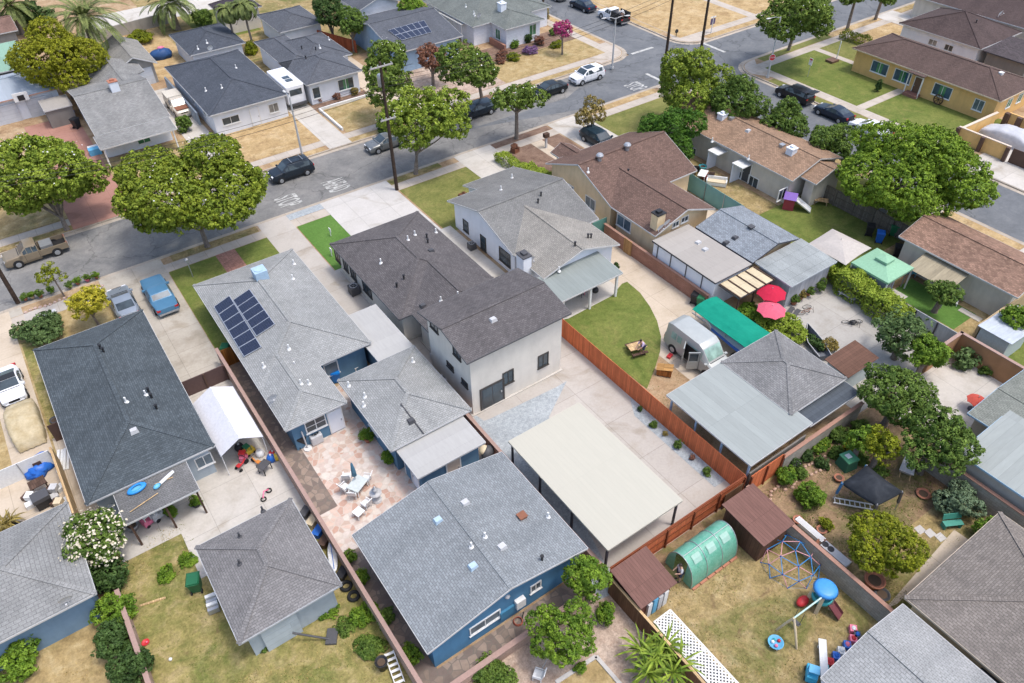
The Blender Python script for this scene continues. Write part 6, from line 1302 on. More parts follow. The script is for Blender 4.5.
# ------------------------------------------------------------------ people
def person(label, x, y, rz, pose, shirt, short, hair, z=0):
    th = thing('person', label, 'person', (x,y,z), rz)
    if pose == 'stand': J = {'pel':(0,0,.92),'che':(.03,0,1.3),'nec':(.06,0,1.48),'hl':(.0,.1,.88),'kl':(.03,.11,.48),'al':(0,.12,.07),'tl':(.14,.13,.03),'hr':(0,-.1,.88),'kr':(.05,-.11,.48),'ar':(.0,-.12,.07),'tr':(.14,-.13,.03),'sl':(.03,.18,1.4),'el':(.12,.24,1.14),'wl':(.32,.17,1.1),'nl':(.4,.15,1.1),'sr':(.03,-.18,1.4),'er':(.1,-.25,1.13),'wr':(.3,-.18,1.06),'nr':(.38,-.16,1.05)}
    else: J = {'pel':(-.1,0,.9),'che':(.12,0,1.2),'nec':(.22,0,1.35),'hl':(-.08,.1,.86),'kl':(.0,.12,.46),'al':(-.08,.13,.07),'tl':(.06,.14,.03),'hr':(-.08,-.1,.86),'kr':(.04,-.12,.46),'ar':(-.02,-.13,.07),'tr':(.12,-.14,.03),'sl':(.15,.18,1.28),'el':(.28,.22,1.03),'wl':(.46,.14,.88),'nl':(.53,.12,.84),'sr':(.15,-.18,1.28),'er':(.3,-.22,1.03),'wr':(.47,-.14,.88),'nr':(.54,-.12,.84)}
    RD = {'pel':.14,'che':.15,'nec':.06,'hl':.1,'kl':.068,'al':.045,'tl':.035,'hr':.1,'kr':.068,'ar':.045,'tr':.035,'sl':.062,'el':.045,'wl':.033,'nl':.03,'sr':.062,'er':.045,'wr':.033,'nr':.03}
    E_ = [('pel','che'),('che','nec'),('pel','hl'),('hl','kl'),('kl','al'),('al','tl'),('pel','hr'),('hr','kr'),('kr','ar'),('ar','tr'),('che','sl'),('sl','el'),('el','wl'),('wl','nl'),('che','sr'),('sr','er'),('er','wr'),('wr','nr')]
    hd = Vector(J['nec'])+Vector((.07,0,.17)); J['hd0'] = tuple(hd+Vector((-.02,0,-.06))); J['hd1'] = tuple(hd+Vector((0,0,.06))); RD['hd0'] = .085; RD['hd1'] = .088; E_ += [('nec','hd0'),('hd0','hd1')]
    for s, w in (('l',.018),('r',-.018)):   # fingers and thumb
        b0 = Vector(J['n'+s]); dr = (b0-Vector(J['w'+s])).normalized()
        for k in range(5):
            J[f'f{s}{k}'] = tuple(b0+dr*(.055+.012*(2-abs(k-1.5)))*(1 if k < 4 else .6)+Vector((0,(k-1.5)*.017 if k < 4 else -2.2*w,-.01))); RD[f'f{s}{k}'] = .009; E_.append(('n'+s,f'f{s}{k}'))
    def skin(nm, keys, edges, mat, grow=0, root='pel'):
        ks = list(keys); me = bpy.data.meshes.new(nm); me.from_pydata([J[k] for k in ks], [(ks.index(a),ks.index(b_)) for a,b_ in edges], []); o = bpy.data.objects.new(nm, me); COL.objects.link(o); o.parent = th
        o.modifiers.new('skin','SKIN'); 
        for i,k in enumerate(ks): me.skin_vertices[0].data[i].radius = (RD[k]+grow,)*2; me.skin_vertices[0].data[i].use_root = (k == root)
        sb = o.modifiers.new('sub','SUBSURF'); sb.levels = sb.render_levels = 1; me.materials.append(mat); return o
    try:
        skin('body', J.keys(), E_, SKIN)
        skin('shirt', ('pel','che','sl','el','sr','er'), [('pel','che'),('che','sl'),('sl','el'),('che','sr'),('sr','er')], shirt, .022)
        skin('shorts', ('pel','hl','kl','hr','kr'), [('pel','hl'),('hl','kl'),('pel','hr'),('hr','kr')], short, .026)
    except Exception as ex: print('SKIN FAIL', ex)
    m = MB(); c = hd+Vector((-.02,0,.05)); m.ball(c, .105,.095,.1,12); m.ball(c+Vector((-.05,0,-.06)), .07,.085,.09,10); m.build('hair', hair, th, local=True)
    m = MB(); m.ball(hd+Vector((.088,.032,.015)),.012); m.ball(hd+Vector((.088,-.032,.015)),.012); m.build('eyes', BLACK, th, local=True)
    m = MB(); m.ball(hd+Vector((.1,0,-.015)),.02,.013,.02); m.box(hd.x+.078,hd.x+.09,-.025,.025,hd.z-.06,hd.z-.05); m.ball(hd+Vector((0,.09,0)),.02,.012,.03); m.ball(hd+Vector((0,-.09,0)),.02,.012,.03); m.build('face', SKIN, th, local=True)
    for s in ('l','r'): a = Vector(J['a'+s]); tt = Vector(J['t'+s]); m = MB(); m.tube([a+Vector((-.06,0,-.02)),(a+tt)/2+Vector((0,0,-.01)),tt+Vector((.05,0,0))],[.045,.05,.035],8); m.build('shoe', BLACK, th, local=True)
    return th
p = at(678.5,580); person('person in white top and dark shorts standing in the greenhouse entrance', p.x, p.y, PI*.9, 'stand', plain('white_cloth',(.62,.62,.64),.9), DENIM, HAIR)
p = at(641.5,354); person('person in lavender top leaning over the small wooden picnic table', p.x, p.y, PI, 'lean', LAVENDER, DENIM, HAIR)
# ------------------------------------------------------------------ yard furniture builders
def chair(label, x, y, rz, mat, group=None, leg=None, s=1.0, z=0):
    th = thing('garden_chair', label, 'chair', (x,y,z), rz, group); th.scale = (s,)*3
    m = MB(); m.box(-.25,.25,-.26,.26,.4,.45); m.build('seat', mat, th, local=True)
    m = MB(); m.bar((-.24,0,.46),(-.4,0,1.0),.5,.05); m.build('backrest', mat, th, local=True)
    for a in (-.24,.24): m = MB(); m.bar((-.25,a,.63),(.22,a,.63),.05,.03); m.build('armrest', mat, th, local=True)
    for a in (-.22,.22):
        for b_ in (-.22,.22): m = MB(); m.bar((a,b_,-.0),(a*.95,b_*.98,.41),.045,.045); m.buildn('leg', leg or mat, th, local=True)
    return th
def table(label, x, y, rz, w, d, h, top, leg=None, rnd=False, name='table', cat='table', group=None):
    th = thing(name, label, cat, (x,y,0), rz, group); m = MB()
    if rnd: m.tube([(0,0,h-.04),(0,0,h)],[w/2,w/2],20)
    else: m.box(-w/2,w/2,-d/2,d/2,h-.05,h)
    m.build('tabletop', top, th, local=True)
    for a in (-1,1):
        for b_ in (-1,1): m = MB(); k = .33 if rnd else .43; m.bar((a*w*k,b_*d*k,0),(a*w*k*.95,b_*d*k*.95,h-.05),.06,.06); m.buildn('leg', leg or top, th, local=True)
    return th
def bin_(label, x, y, rz, mat, s=1.0, group='wheeled rubbish bins'):
    th = thing('rubbish_bin', label, 'rubbish bin', (x,y,0), rz, group); th.scale = (s,)*3
    m = MB(); v = []
    for z, w, d in ((.08,.22,.24),(.95,.3,.34)): v += [(-d,-w,z),(d,-w,z),(d,w,z),(-d,w,z)]
    m.add(v, [(3,2,1,0),(4,5,6,7),(0,1,5,4),(1,2,6,5),(2,3,7,6),(3,0,4,7)]); m.build('body', mat, th, local=True)
    m = MB(); m.add([(-.38,-.33,.96),(.4,-.33,.96),(.4,.33,.96),(-.38,.33,.96),(-.36,-.27,1.05),(.3,-.27,1.04),(.3,.27,1.04),(-.36,.27,1.05)], [(3,2,1,0),(4,5,6,7),(0,1,5,4),(1,2,6,5),(2,3,7,6),(3,0,4,7)]); o = m.build('lid', mat, th, local=True)
    m = MB(); m.tube([(-.4,-.25,.98),(-.4,.25,.98)],.02,6); m.build('handle', mat, o, local=True)
    for q in (-.25,.25): m = MB(); m.tube([(-.24,q-.03,.12),(-.24,q+.03,.12)],.12,12); m.build('wheel', RUBBER, th, local=True)
    return th
def acunit(label, x, y, mat=LTGREY, s=1.0):
    th = thing('air_conditioner', label, 'air conditioner', (x,y,0), 0, 'outdoor air conditioning units'); th.scale = (s,)*3
    m = MB(); m.box(-.42,.42,-.42,.42,.05,.85); o = m.build('cabinet', mat, th, local=True); bv = o.modifiers.new('r','BEVEL'); bv.width = .07; bv.segments = 2
    m = MB(); m.lathe((0,0,.855), [(.34,0),(.36,.03),(.3,.04),(.28,.0)], 20); m.build('fan_ring', STEEL, th, local=True)
    m = MB(); m.tube([(0,0,.83),(0,0,.86)],[.28,.28],16); m.build('fan_well', BLACK, th, local=True)
    m = MB(); [m.bar((.3*math.cos(a),.3*math.sin(a),.88),(-.3*math.cos(a),-.3*math.sin(a),.88),.025,.015) for a in (0,PI/3,2*PI/3)]; m.build('grille', STEEL, th, local=True)
    return th
def pot(label, x, y, r, h, mat=None, plant=None, z=0, name='plant_pot', group=None, leaf=.12):
    th = thing(name, label, 'plant pot', (x,y,z), 0, group); m = MB(); m.lathe((0,0,0), [(.0,0),(r*.7,0),(r,h*.85),(r*1.08,h*.86),(r*1.08,h),(r*.92,h),(r*.9,h*.88),(0,h*.86)], 18); m.build('pot', mat or TERRA, th, local=True)
    m = MB(); m.tube([(0,0,h*.84),(0,0,h*.875)],[r*.88,r*.88],16); m.build('soil', SOIL, th, local=True)
    if plant: crown(r*1.4,r*1.4,r*1.2,220,leaf,plant,th,h+r*.7,6,.5,-.9,name='plant')
    return th
def umbrella(label, px, py, r, z, mat, n=8, scal=.0, name='umbrella', square=False, rise=.45, group=None, a0=.2):
    p = at(px,py,z); th = thing(name, label, 'umbrella', (p.x,p.y,0), 0, group); m = MB(); k = 4 if square else n; sub = 4
    ring = []; 
    for i in range(k*sub):
        f = i/sub; i0 = int(f); t_ = f-i0; a, b_ = a0+2*PI*i0/k, a0+2*PI*(i0+1)/k
        q = Vector((math.cos(a),math.sin(a),0)).lerp(Vector((math.cos(b_),math.sin(b_),0)), t_)*r; sag = math.sin(PI*t_)
        ring.append(q*(1-.03*sag)+Vector((0,0,z-rise*.5+.05*sag)))
    mid = [Vector((q.x*.5,q.y*.5,z+rise*.12+.03*math.sin(PI*((i/sub)%1)))) for i,q in enumerate(ring)]
    N_ = len(ring); v = ring+mid+[Vector((0,0,z+rise*.5))]
    f = [(i,(i+1)%N_,N_+(i+1)%N_,N_+i) for i in range(N_)]+[(N_+i,N_+(i+1)%N_,2*N_) for i in range(N_)]
    m.shell(v, f, .02); m.build('canopy', mat, th, local=True)
    m = MB(); m.tube([(0,0,.1),(0,0,z+rise*.5+.12)],.03,8); m.build('pole', STEEL, th, local=True); m = MB(); m.cyl((0,0,0),.3,.1,14); m.build('base', DKGREY, th, local=True)
    m = MB(); [m.bar((0,0,z+rise*.4),Vector((math.cos(a0+2*PI*i/k)*r*.96,math.sin(a0+2*PI*i/k)*r*.96,z-rise*.5)),.02,.02) for i in range(k)]; m.build('ribs', STEEL, th, local=True)
    return th
def rockset(name, label, cat, pts, r, mat, group=None):
    th = thing(name, label, cat, (pts[0][0],pts[0][1],0), 0, group); m = MB()
    for x,y in pts: m.ball((x,y,r*.4),r*random.uniform(.8,1.15),r*random.uniform(.7,1.0),r*.7,7,.12)
    m.build('stones', mat, th); return th
g = lambda a,b,z=0: (at(a,b,z).x, at(a,b,z).y)
CLW = lambda n,c: plain(n,c,.85,.15)
# pink flagstone patio
GP = 'white patio chairs on the flagstone'
chair('white patio chair nearest the blue closed umbrella, upper left', *g(348,480), 1.0, WHITE, GP); chair('white patio chair right of the blue closed umbrella', *g(367.5,482), 2.4, WHITE, GP); chair('white patio chair in front, below the glass patio table', *g(354,497), .9, WHITE, GP); chair('white patio chair left side, below the upper left chair', *g(346,491), .3, WHITE, GP); chair('single white chair near the blue back house roof', *g(367,507), 1.9, WHITE, GP)
table('pale glass patio table between white chairs', *g(359,490), .5, 1.2, .9, .72, plain('frosted_glass',(.5,.54,.52),.2), WHITE)
x,y = g(357,486); th = thing('closed_umbrella','folded blue patio umbrella standing through the glass table','umbrella',(x,y,0)); m = MB(); m.cyl((0,0,0),.025,2.5,8); m.build('pole', STEEL, th, local=True); m = MB(); m.lathe((0,0,0),[(.0,2.45),(.07,2.3),(.15,1.6),(.17,1.15),(.1,1.1)],10); m.build('canopy', plain('blue_canvas',(.07,.17,.24),.85), th, local=True)
x,y = g(377,500); th = thing('fountain','small grey tiered fountain statue on the flagstone patio','fountain',(x,y,0)); m = MB(); m.lathe((0,0,0),[(.35,0),(.3,.2),(.12,.25),(.1,.6),(.38,.7),(.4,.78),(.1,.72),(.07,1.0),(.2,1.08),(.05,1.12),(.08,1.35),(0,1.45)],14); m.build('basin', LTGREY, th, local=True)
x,y = g(359.5,516); table('small white side table by the blue back house eave', x, y, .3, .6, .6, .5, WHITE)
acunit('grey air conditioner under the rear window of the solar house', *g(316.5,441)); acunit('grey air conditioner on the pavement left of the slate roofed house', *g(355,293.5), DKGREY); acunit('grey air conditioner beside the white gabled house', *g(472,249), DKGREY, .8); acunit('air conditioner on the strip right of the pale flat roof', *g(447,383), LTGREY, .9); acunit('pale air conditioner by the narrow side passage', *g(436,360), LTGREY, .8)
bin_('black bin beside the rear air conditioner', *g(303,445), 1.4, BLACK); bin_('bright blue bin in the small court between blue walls', *g(337,381), 1.2, plain('bright_blue_bin',(.01,.2,.6),.4), 1.1)
x,y = g(358,370); table('small white folding table in the court between blue walls', x, y, .2, .8, .6, .6, WHITE)
x,y = g(308,449); th = thing('parasol_stand','white parasol base with bare pole by the rear wall','umbrella base',(x,y,0)); m = MB(); m.cyl((0,0,0),.28,.12,16); m.build('base', WHITE, th, local=True); m = MB(); m.tube([(0,0,.1),(-.05,.15,1.7)],.05,8); m.build('pole', LTGREY, th, local=True)
for (a,b_),lb in (((368.5,441),'upper potted plant along the blue back unit wall'),((389,462),'lower potted plant along the blue back unit wall')): pot(lb,*g(a,b_),.3,.4,None,L_CITG,group='pots along the blue back unit',leaf=.16)
x,y = g(461,465); th = thing('utility_cart','grey cart loaded with red and grey boxes behind the flat roof extension','cart',(x,y,0),.5); m = MB(); m.box(-.6,.6,-.3,.3,.3,.36); m.box(-.6,.6,-.3,.3,.75,.8); m.build('shelf', LTGREY, th, local=True); m = MB(); [m.bar((a,b_,0),(a,b_,.85),.04,.04) for a in (-.57,.57) for b_ in (-.27,.27)]; m.build('frame', DKGREY, th, local=True); m = MB(); m.box(-.4,0,-.2,.2,.8,1.1); m.build('grey_box', LTGREY, th, local=True); m = MB(); m.box(.1,.45,-.2,.2,.8,1.0); m.build('red_box', REDP, th, local=True)
x,y = g(488,459); th = thing('grill','dark covered barbecue with cream lid behind the blue back unit','barbecue',(x,y,0),.5); m = MB(); m.ball((0,0,.75),.55,.42,.42,12); m.buildn('bowl', DKGREY, th, local=True); m = MB(); m.ball((-.1,.25,.95),.4,.3,.28,12); m.build('lid', BEIGEP, th, local=True); m = MB(); [m.bar((a,b_,0),(a,b_,.6),.05,.05) for a in (-.35,.35) for b_ in (-.2,.2)]; m.buildn('leg', DKGREY, th, local=True)
# white carport tent and toys beside the charcoal roof
th = thing('carport_tent','white fabric carport tent with gable top beside the charcoal roof','tent',(3.4,39.15,0)); m = MB(); Z=[(-1.42,2.15),(0,2.95),(1.42,2.15)]; ysq = [-2.85,-1.9,-.95,0,.95,1.9,2.85]
m.shell([(x_,y_,z_-(.06*math.sin(PI*abs(i%2)) if z_<2.5 else 0)-.03*(i%2)) for i,y_ in enumerate(ysq) for x_,z_ in Z], [(i*3+j,i*3+j+1,(i+1)*3+j+1,(i+1)*3+j) for i in range(6) for j in range(2)], .025); m.add([(-1.42,-2.85,2.15),(-1.42,2.85,2.15),(-1.45,2.85,1.75),(-1.45,-2.85,1.75),(1.42,-2.85,2.15),(1.42,2.85,2.15),(1.45,2.85,1.75),(1.45,-2.85,1.75)],[(0,1,2,3),(7,6,5,4)]); m.build('canopy', CLW('white_canvas',(.56,.56,.58)), th, local=True)
m = MB(); [m.tube([(x_,y_,0),(x_,y_,2.15)],.03,6) for x_ in (-1.38,1.38) for y_ in (-2.7,0,2.7)]; m.tube([(0,-2.8,2.9),(0,2.8,2.9)],.025,6); m.build('frame', WHITE, th, local=True)
def tricycle(label,x,y,rz,c,s=1.0):
    th = thing('tricycle',label,'toy',(x,y,0),rz,'ride-on toys in the yards'); th.scale=(s,)*3; m = MB(); m.tube([(-.3,0,.3),(.1,0,.32),(.28,0,.5),(.32,0,.62)],[.05,.06,.04,.03],7); m.box(-.35,-.08,-.13,.13,.34,.4); m.build('frame', c, th, local=True)
    m = MB(); m.tube([(.32,-.22,.62),(.32,.22,.62)],.02,6); m.build('handlebar', BLACK, th, local=True)
    for x_,y_,r in ((-.3,-.2,.12),(-.3,.2,.12),(.34,0,.17)): m = MB(); m.tube([(x_,y_-.03,r),(x_,y_+.03,r)],r,12); m.build('wheel', RUBBER, th, local=True)
def toycar(label,x,y,rz,c,roof,s=1.0):
    th = thing('toy_car',label,'toy',(x,y,0),rz,'ride-on toys in the yards'); th.scale=(s,)*3; m = MB(); m.box(-.42,.42,-.25,.25,.1,.42); m.box(-.42,-.1,-.25,.25,.42,.6); o = m.build('body', c, th, local=True); bv = o.modifiers.new('r','BEVEL'); bv.width=.05; bv.segments=2
    m = MB(); m.box(-.3,.12,-.24,.24,.86,.92); [m.bar((a,b_,.42),(a,b_,.88),.04,.04) for a in (-.26,.1) for b_ in (-.21,.21)]; m.build('roof', roof, th, local=True)
    for a in (-.25,.27):
        for b_ in (-.26,.26): m = MB(); m.tube([(a,b_-.03,.11),(a,b_+.03,.11)],.11,10); m.build('wheel', BLACK, th, local=True)
tricycle('red tricycle in front of the white carport tent',*g(243,467),.4,REDP,1.1); toycar('pink toy car under the tent edge',*g(245,459),1.0,PINKP,REDP,.9); toycar('yellow and green toy car beside the pink one',*g(250,453),.3,YELP,GREENP,.9); tricycle('small orange ride-on bike by the white vase',*g(257,464),2.0,plain('orange_plastic',(.6,.22,.05),.5)); toycar('green and yellow toy tractor against the pale wall under the charcoal eave',*g(208,467),-.6,YELP,GREENP,1.0)
toycar('red and yellow toy wagon by the porch end',*g(190,479),.8,REDP,YELP,.9); pot('dark bucket by the pale wall under the charcoal eave',*g(198,468),.2,.35,BLACK); x,y = g(266,471); table('small black table with white lid near the block wall',x,y,.5,.8,.6,.7,DKGREY,BLACK)
for lb,a,b_,c in (('white sack leaning by the toys at the tent mouth',261,455,WHITE),('blue jug on the ground by the block wall',272,460,BLUEP),('yellow ball by the block wall',278,458,YELP),('dark tyre-like tub behind the toys',240,449,BLACK),('red bottle crate against the block wall',274,456,REDP)): th = thing('clutter_item',lb,'container',(*g(a,b_),0)); m = MB(); m.lathe((0,0,0),[(0,0),(.3,.02),(.34,.2),(.26,.42),(.1,.5),(0,.52)],12); m.build('body', c, th, local=True); m = MB(); m.cyl((0,0,.5),.08,.08,8); m.build('cap', LTGREY, th, local=True)
# things lying against the pink-capped wall
for i,(a,b_,c,lb) in enumerate(((306,515,DKGREY,'dark crate topmost along the pink-capped wall'),(313,524,BEIGEP,'beige tub second along the pink-capped wall'),(319,534,BLUEP,'blue bucket along the pink-capped wall'),(325,544,BROWNM,'brown board stack along the pink-capped wall'),(343,576,BLACK,'dark bundle beside the old tyres'))): th = thing('storage_box',lb,'box',(*g(a,b_),0),.6,'clutter along the pink-capped wall'); m = MB(); m.box(-.35,.35,-.22,.22,0,.4); m.build('body', c, th, local=True); m = MB(); m.box(-.38,.38,-.25,.25,.402,.46); m.build('lid', c, th, local=True)
x,y = g(334,561); th = thing('surfboard','pale board leaning along the pink-capped wall','board',(x,y,0),1.25); m = MB(); m.ball((0,0,.5),1.1,.28,.06,14); m.build('board', WHITE, th, local=True); m = MB(); m.bar((-.9,0,.57),(.9,0,.57),.04,.02); m.build('stringer', BLUEP, th, local=True)
for lb,a,b_ in (('worn black tyre nearest the garage corner',346.5,587),('second worn black tyre beside the block wall',354,597)): th = thing('tyre',lb,'tyre',(*g(a,b_),0),0,'old tyres by the wall'); m = MB(); m.lathe((0,0,.12),[(.2,-.1),(.33,-.12),(.38,0),(.33,.12),(.2,.1),(.2,-.1)],18); m.build('tread', RUBBER, th, local=True)
x,y = g(383,668); pot('black barrel on the concrete slab at the bottom',x,y,.32,.8,BLACK,name='barrel'); x,y = g(395,670); th = thing('folding_ladder','white and black striped lounger frame on the concrete slab at the bottom','ladder',(x,y,0),1.4); m = MB(); m.bar((-.9,-.25,.2),(.9,-.25,.35),.05,.06); m.bar((-.9,.25,.2),(.9,.25,.35),.05,.06); m.buildn('rail', WHITE, th, local=True); m = MB(); [m.bar((-.8+k*.32,-.25,.23+k*.026),(-.8+k*.32,.25,.23+k*.026),.14,.03) for k in range(6)]; m.buildn('slat', WHITE, th, local=True)
x,y = g(331,640); th = thing('basketball_stand','fallen dark pole stand in the dry lower yard','stand',(x,y,0),1.0); m = MB(); m.tube([(0,0,.1),(.0,1.9,1.0)],.06,8); m.build('pole', DKGREY, th, local=True); m = MB(); m.box(-.3,.6,-.35,.25,0,.18); m.build('base', DKGREY, th, local=True)
# lower left yard
bin_('green bin beside the warm grey hip garage',*g(198,589),1.2,plain('deep_green_bin',(.015,.12,.05),.45),1.15); bin_('green bin on the lawn strip beside the solar house',*g(228,355),1.0,plain('deep_green_bin',(.015,.12,.05),.45))
x,y = g(214,606); th = thing('chair_stack','stack of folded white and grey chairs beside the garage wall','chairs',(x,y,0),1.4); 
for k in range(4): m = MB(); m.box(-.55+k*.28,-.36+k*.28,-.3,.3,.1,.5+.1*(k%2)); m.build('folded_chair', WHITE if k%2 else STEEL, th, local=True)
x,y = g(146,643); th = thing('toy_bowl','small red toy basin by the pink vine wall','toy',(x,y,0)); th.scale = (.6,)*3; m = MB(); m.lathe((0,0,0),[(0,0),(.25,.02),(.36,.16),(.32,.16),(.2,.06),(0,.05)],14); m.build('basin', REDP, th, local=True); m = MB(); m.ball((.1,0,.1),.1); m.build('ball', PINKP, th, local=True)
x,y = g(153,602); th = thing('plank','loose wooden plank on the dry lower yard','plank',(x,y,0),-.25); m = MB(); m.box(-.7,.7,-.06,.06,.01,.07); m.build('board', PINE, th, local=True)
x,y = g(171,660); th = thing('ball','pale ball on the dry lower yard','ball',(x,y,0)); m = MB(); m.ball((0,0,.1),.1,n=12); m.build('shell', WHITE, th, local=True)
# porch roof and porch of the charcoal house
x,y = g(137,489,2.65); th = thing('raft','blue inflatable raft lying on the porch roof','raft',(x,y,2.58),.15); m = MB(); m.lathe((0,0,.14),[(.3,-.1),(.5,-.1),(.58,0),(.5,.1),(.3,.08)],18); m.build('tube', plain('raft_blue',(.03,.25,.62),.4), th, local=True); m = MB(); m.tube([(0,0,.04),(0,0,.09)],[.4,.4],14); m.build('floor', LBLUE, th, local=True); [setattr(c_,'scale',(1.05,.62,.9)) for c_ in th.children]
x,y = g(168,477,2.65); th = thing('paddle_board','white rolled float with blue tip on the porch roof','float',(x,y,2.58),.45); m = MB(); m.tube([(-.6,0,.12),(.2,0,.12),(.45,0,.12)],[.11,.12,.1],12); m.build('roll', WHITE, th, local=True); m = MB(); m.ball((-.85,0,.13),.25,.17,.13); m.build('tip', LBLUE, th, local=True)
for lb,p0,p1 in (('long pale pole lying on the porch roof, lower of two',(130,512),(158,493)),('long pale pole lying on the porch roof, upper of two',(155,484),(173,477))): a = at(*p0,2.66); b_ = at(*p1,2.66); o = MB().tube([a,b_],.03,6).build('pole', PINE); tag(o,lb,'pole','poles on the porch roof')
for lb,a,b_,c in (('round steel tub under the porch roof',134,529,STEEL),): pot(lb,*g(a,b_),.4,.5,c)
toycar('pink toy car under the porch roof',*g(150,523),.4,PINKP,WHITE,1.0); toycar('grey and white ride-on truck under the porch roof',*g(160,516),.4,LTGREY,WHITE,1.3); pot('potted fern beside the porch post',*g(173,516),.3,.35,BLACK,L_CITG); pot('plant in a dark pot at the porch corner',*g(197,506),.25,.3,BLACK,L_CITG)
x,y = g(266.5,495.5); th = thing('toy_bike','small pink toy bike lying on the pale concrete','toy',(x,y,0),.7); m = MB(); m.tube([(-.35,0,.2),(0,.1,.4),(.35,0,.2)],.05,7); m.build('frame', PINKP, th, local=True); [ (lambda mm: mm.build('wheel', RUBBER, th, local=True))(MB().lathe((a,0,.08),[(.13,-.03),(.2,-.03),(.2,.03),(.13,.03),(.13,-.03)],12)) for a in (-.35,.35)]
# far left yard
x,y = g(40,470); th = thing('tarp_pile','rumpled bright blue tarp over boxes in the far left yard','tarp',(x,y,0)); m = MB(); m.ball((0,0,.25),.9,.8,.5,18,.22); m.ball((.3,.7,.2),.6,.6,.35,14,.2); m.build('tarp', BLUEP, th, local=True); m = MB(); m.cb((.1,0,.6),(.5,.5,.35)); m.build('box', BROWNM, th, local=True)
table('brown wooden table in the far left yard',*g(42,490),.1,1.0,.8,.8,DARKWOOD); x,y = g(46,505); th = thing('grill','dark grey grill cart below the brown table','barbecue',(x,y,0),.1); m = MB(); m.box(-.5,.5,-.4,.4,.75,1.05); m.build('lid', DKGREY, th, local=True); m = MB(); m.box(-.45,.45,-.35,.35,.1,.74); m.build('cabinet', BLACK, th, local=True)
for lb,a,b_,c in (('white board pile left of the grill cart',33,501,WHITE),('grey crate pile against the tan boundary fence',57,493,LTGREY),('mixed white and brown box pile beside the boundary fence',62,507,BEIGEP)): th = thing('box_pile',lb,'boxes',(*g(a,b_),0),.1); [ (lambda mm: mm.build('box', cc, th, local=True))(MB().cb((dx,dy,z0_),(.5,.45,.35),k*.3)) for k,(dx,dy,z0_,cc) in enumerate(((-.2,-.4,0,c),(.3,.1,0,WHITE),(-.2,.4,0,BROWNM),(0,0,.36,c)))]
x,y = g(65,460); th = thing('board_stack','stack of white boards beside the charcoal house','boards',(x,y,0),1.35); [ (lambda mm: mm.build('board', WHITE, th, local=True))(MB().box(-1,1,-.3+k*.2,-.14+k*.2,.02,.1+.05*(k%2))) for k in range(4)]
x,y = g(10,533); th = thing('garden_cushion','dark covered bench at the left edge beside the tile roof','bench',(x,y,0)); m = MB(); m.ball((0,0,.3),.9,.5,.3,14,.05); m.build('cover', BLACK, th, local=True); m = MB(); m.box(-.7,.7,-.35,.35,0,.25); m.build('frame', DKGREY, th, local=True)
x,y = g(57,424); pot('dark metal planter with lid on the strip left of the charcoal roof',x,y,.32,.5,DKGREY)
# street side bits
for k,(a,b_,c) in enumerate(((26,300,TERRA),(33,298,BEIGEP),(41,297,TERRA),(52,293,LTGREY),(70,288,BEIGEP),(78,284,TERRA),(88,281,PINKP),(97,278,TERRA))): pot(('leftmost clay','pale second','third clay','grey middle','pale fifth','sixth clay','pink-tinted','last clay')[k]+' pot in the row along the left kerb',*g(a,b_),.2,.26,c,L_CITG if k%2 else L_MED,group='pots in the kerbside rock planter',leaf=.14)
rockset('rock_border','row of pinkish rocks edging the kerbside planter','rocks',[(-6+.38*k,62.95+.1*math.sin(k)) for k in range(17)],.16,plain('pinkish_rock',(.45,.33,.28),.9))
x,y = g(50,313.5); th = thing('utility_cover','pale square utility lid in the dry front yard','utility cover',(x,y,0)); m = MB(); m.box(-.5,.5,-.4,.4,-.02,.05); m.build('frame', LTGREY, th, local=True); m = MB(); m.box(-.44,.44,-.34,.34,.052,.07); m.build('lid', plain('pale_lid',(.5,.52,.54),.7), th, local=True)
x,y = g(546,148); th = thing('mailbox','brown wooden mailbox post by the mulch strip','mailbox',(x,y,0)); m = MB(); m.bar((0,0,-.05),(0,0,1.3),.2,.2); m.buildn('post', LTGREY, th, local=True); m = MB(); m.box(-.3,.3,-.22,.22,1.3,1.75); m.build('box', DARKWOOD, th, local=True)
x,y = g(515,152); th = thing('planter_box','low rust-brown planter at the mulch strip tip','planter',(x,y,0),.2); m = MB(); m.box(-.35,.35,-.35,.35,0,.5); m.build('body', RUST, th, local=True); crown(.4,.4,.25,160,.14,L_PLUM,th,.6,6,.5,name='plant')
for lb,a,b_ in (('white marker post on the turf, nearest the slate roof corner',331,236),('white bracket-like sign on the turf',332,256)): x,y = g(a,b_); th = thing('lawn_marker',lb,'marker',(x,y,0),0,'white markers on the turf'); m = MB(); m.bar((0,0,-.02),(0,0,.8),.07,.07); m.build('stake', WHITE, th, local=True); m = MB(); m.box(-.03,.03,-.2,.2,.5,.85); m.build('plate', WHITE, th, local=True)
x,y = g(193,277); th = thing('flag_lantern','small grey lantern post on the left front lawn','lantern',(x,y,0)); m = MB(); m.cyl((0,0,-.05),.04,1.6,8); m.buildn('post', STEEL, th, local=True); m = MB(); m.lathe((0,0,1.55),[(.05,0),(.16,.08),(.14,.32),(.2,.34),(0,.46)],8); m.build('lantern', LTGREY, th, local=True)
# patio cover furniture of the white house
for lb,a,b_,c in (('dark chair under the grey patio cover',580,296,DKGREY),('pink chair under the grey patio cover',583,293,PINKP)): chair(lb,*g(a,b_),.5,c)
x,y = g(594.5,297); th = thing('grill','black kettle grill at the edge of the patio cover','barbecue',(x,y,0)); m = MB(); m.ball((0,0,.75),.32,.32,.28,14); m.build('kettle', BLACK, th, local=True); m = MB(); [m.bar((.3*math.cos(a),.3*math.sin(a),0),(.15*math.cos(a),.15*math.sin(a),.6),.03,.03) for a in (0,2.1,4.2)]; m.buildn('leg', STEEL, th, local=True)
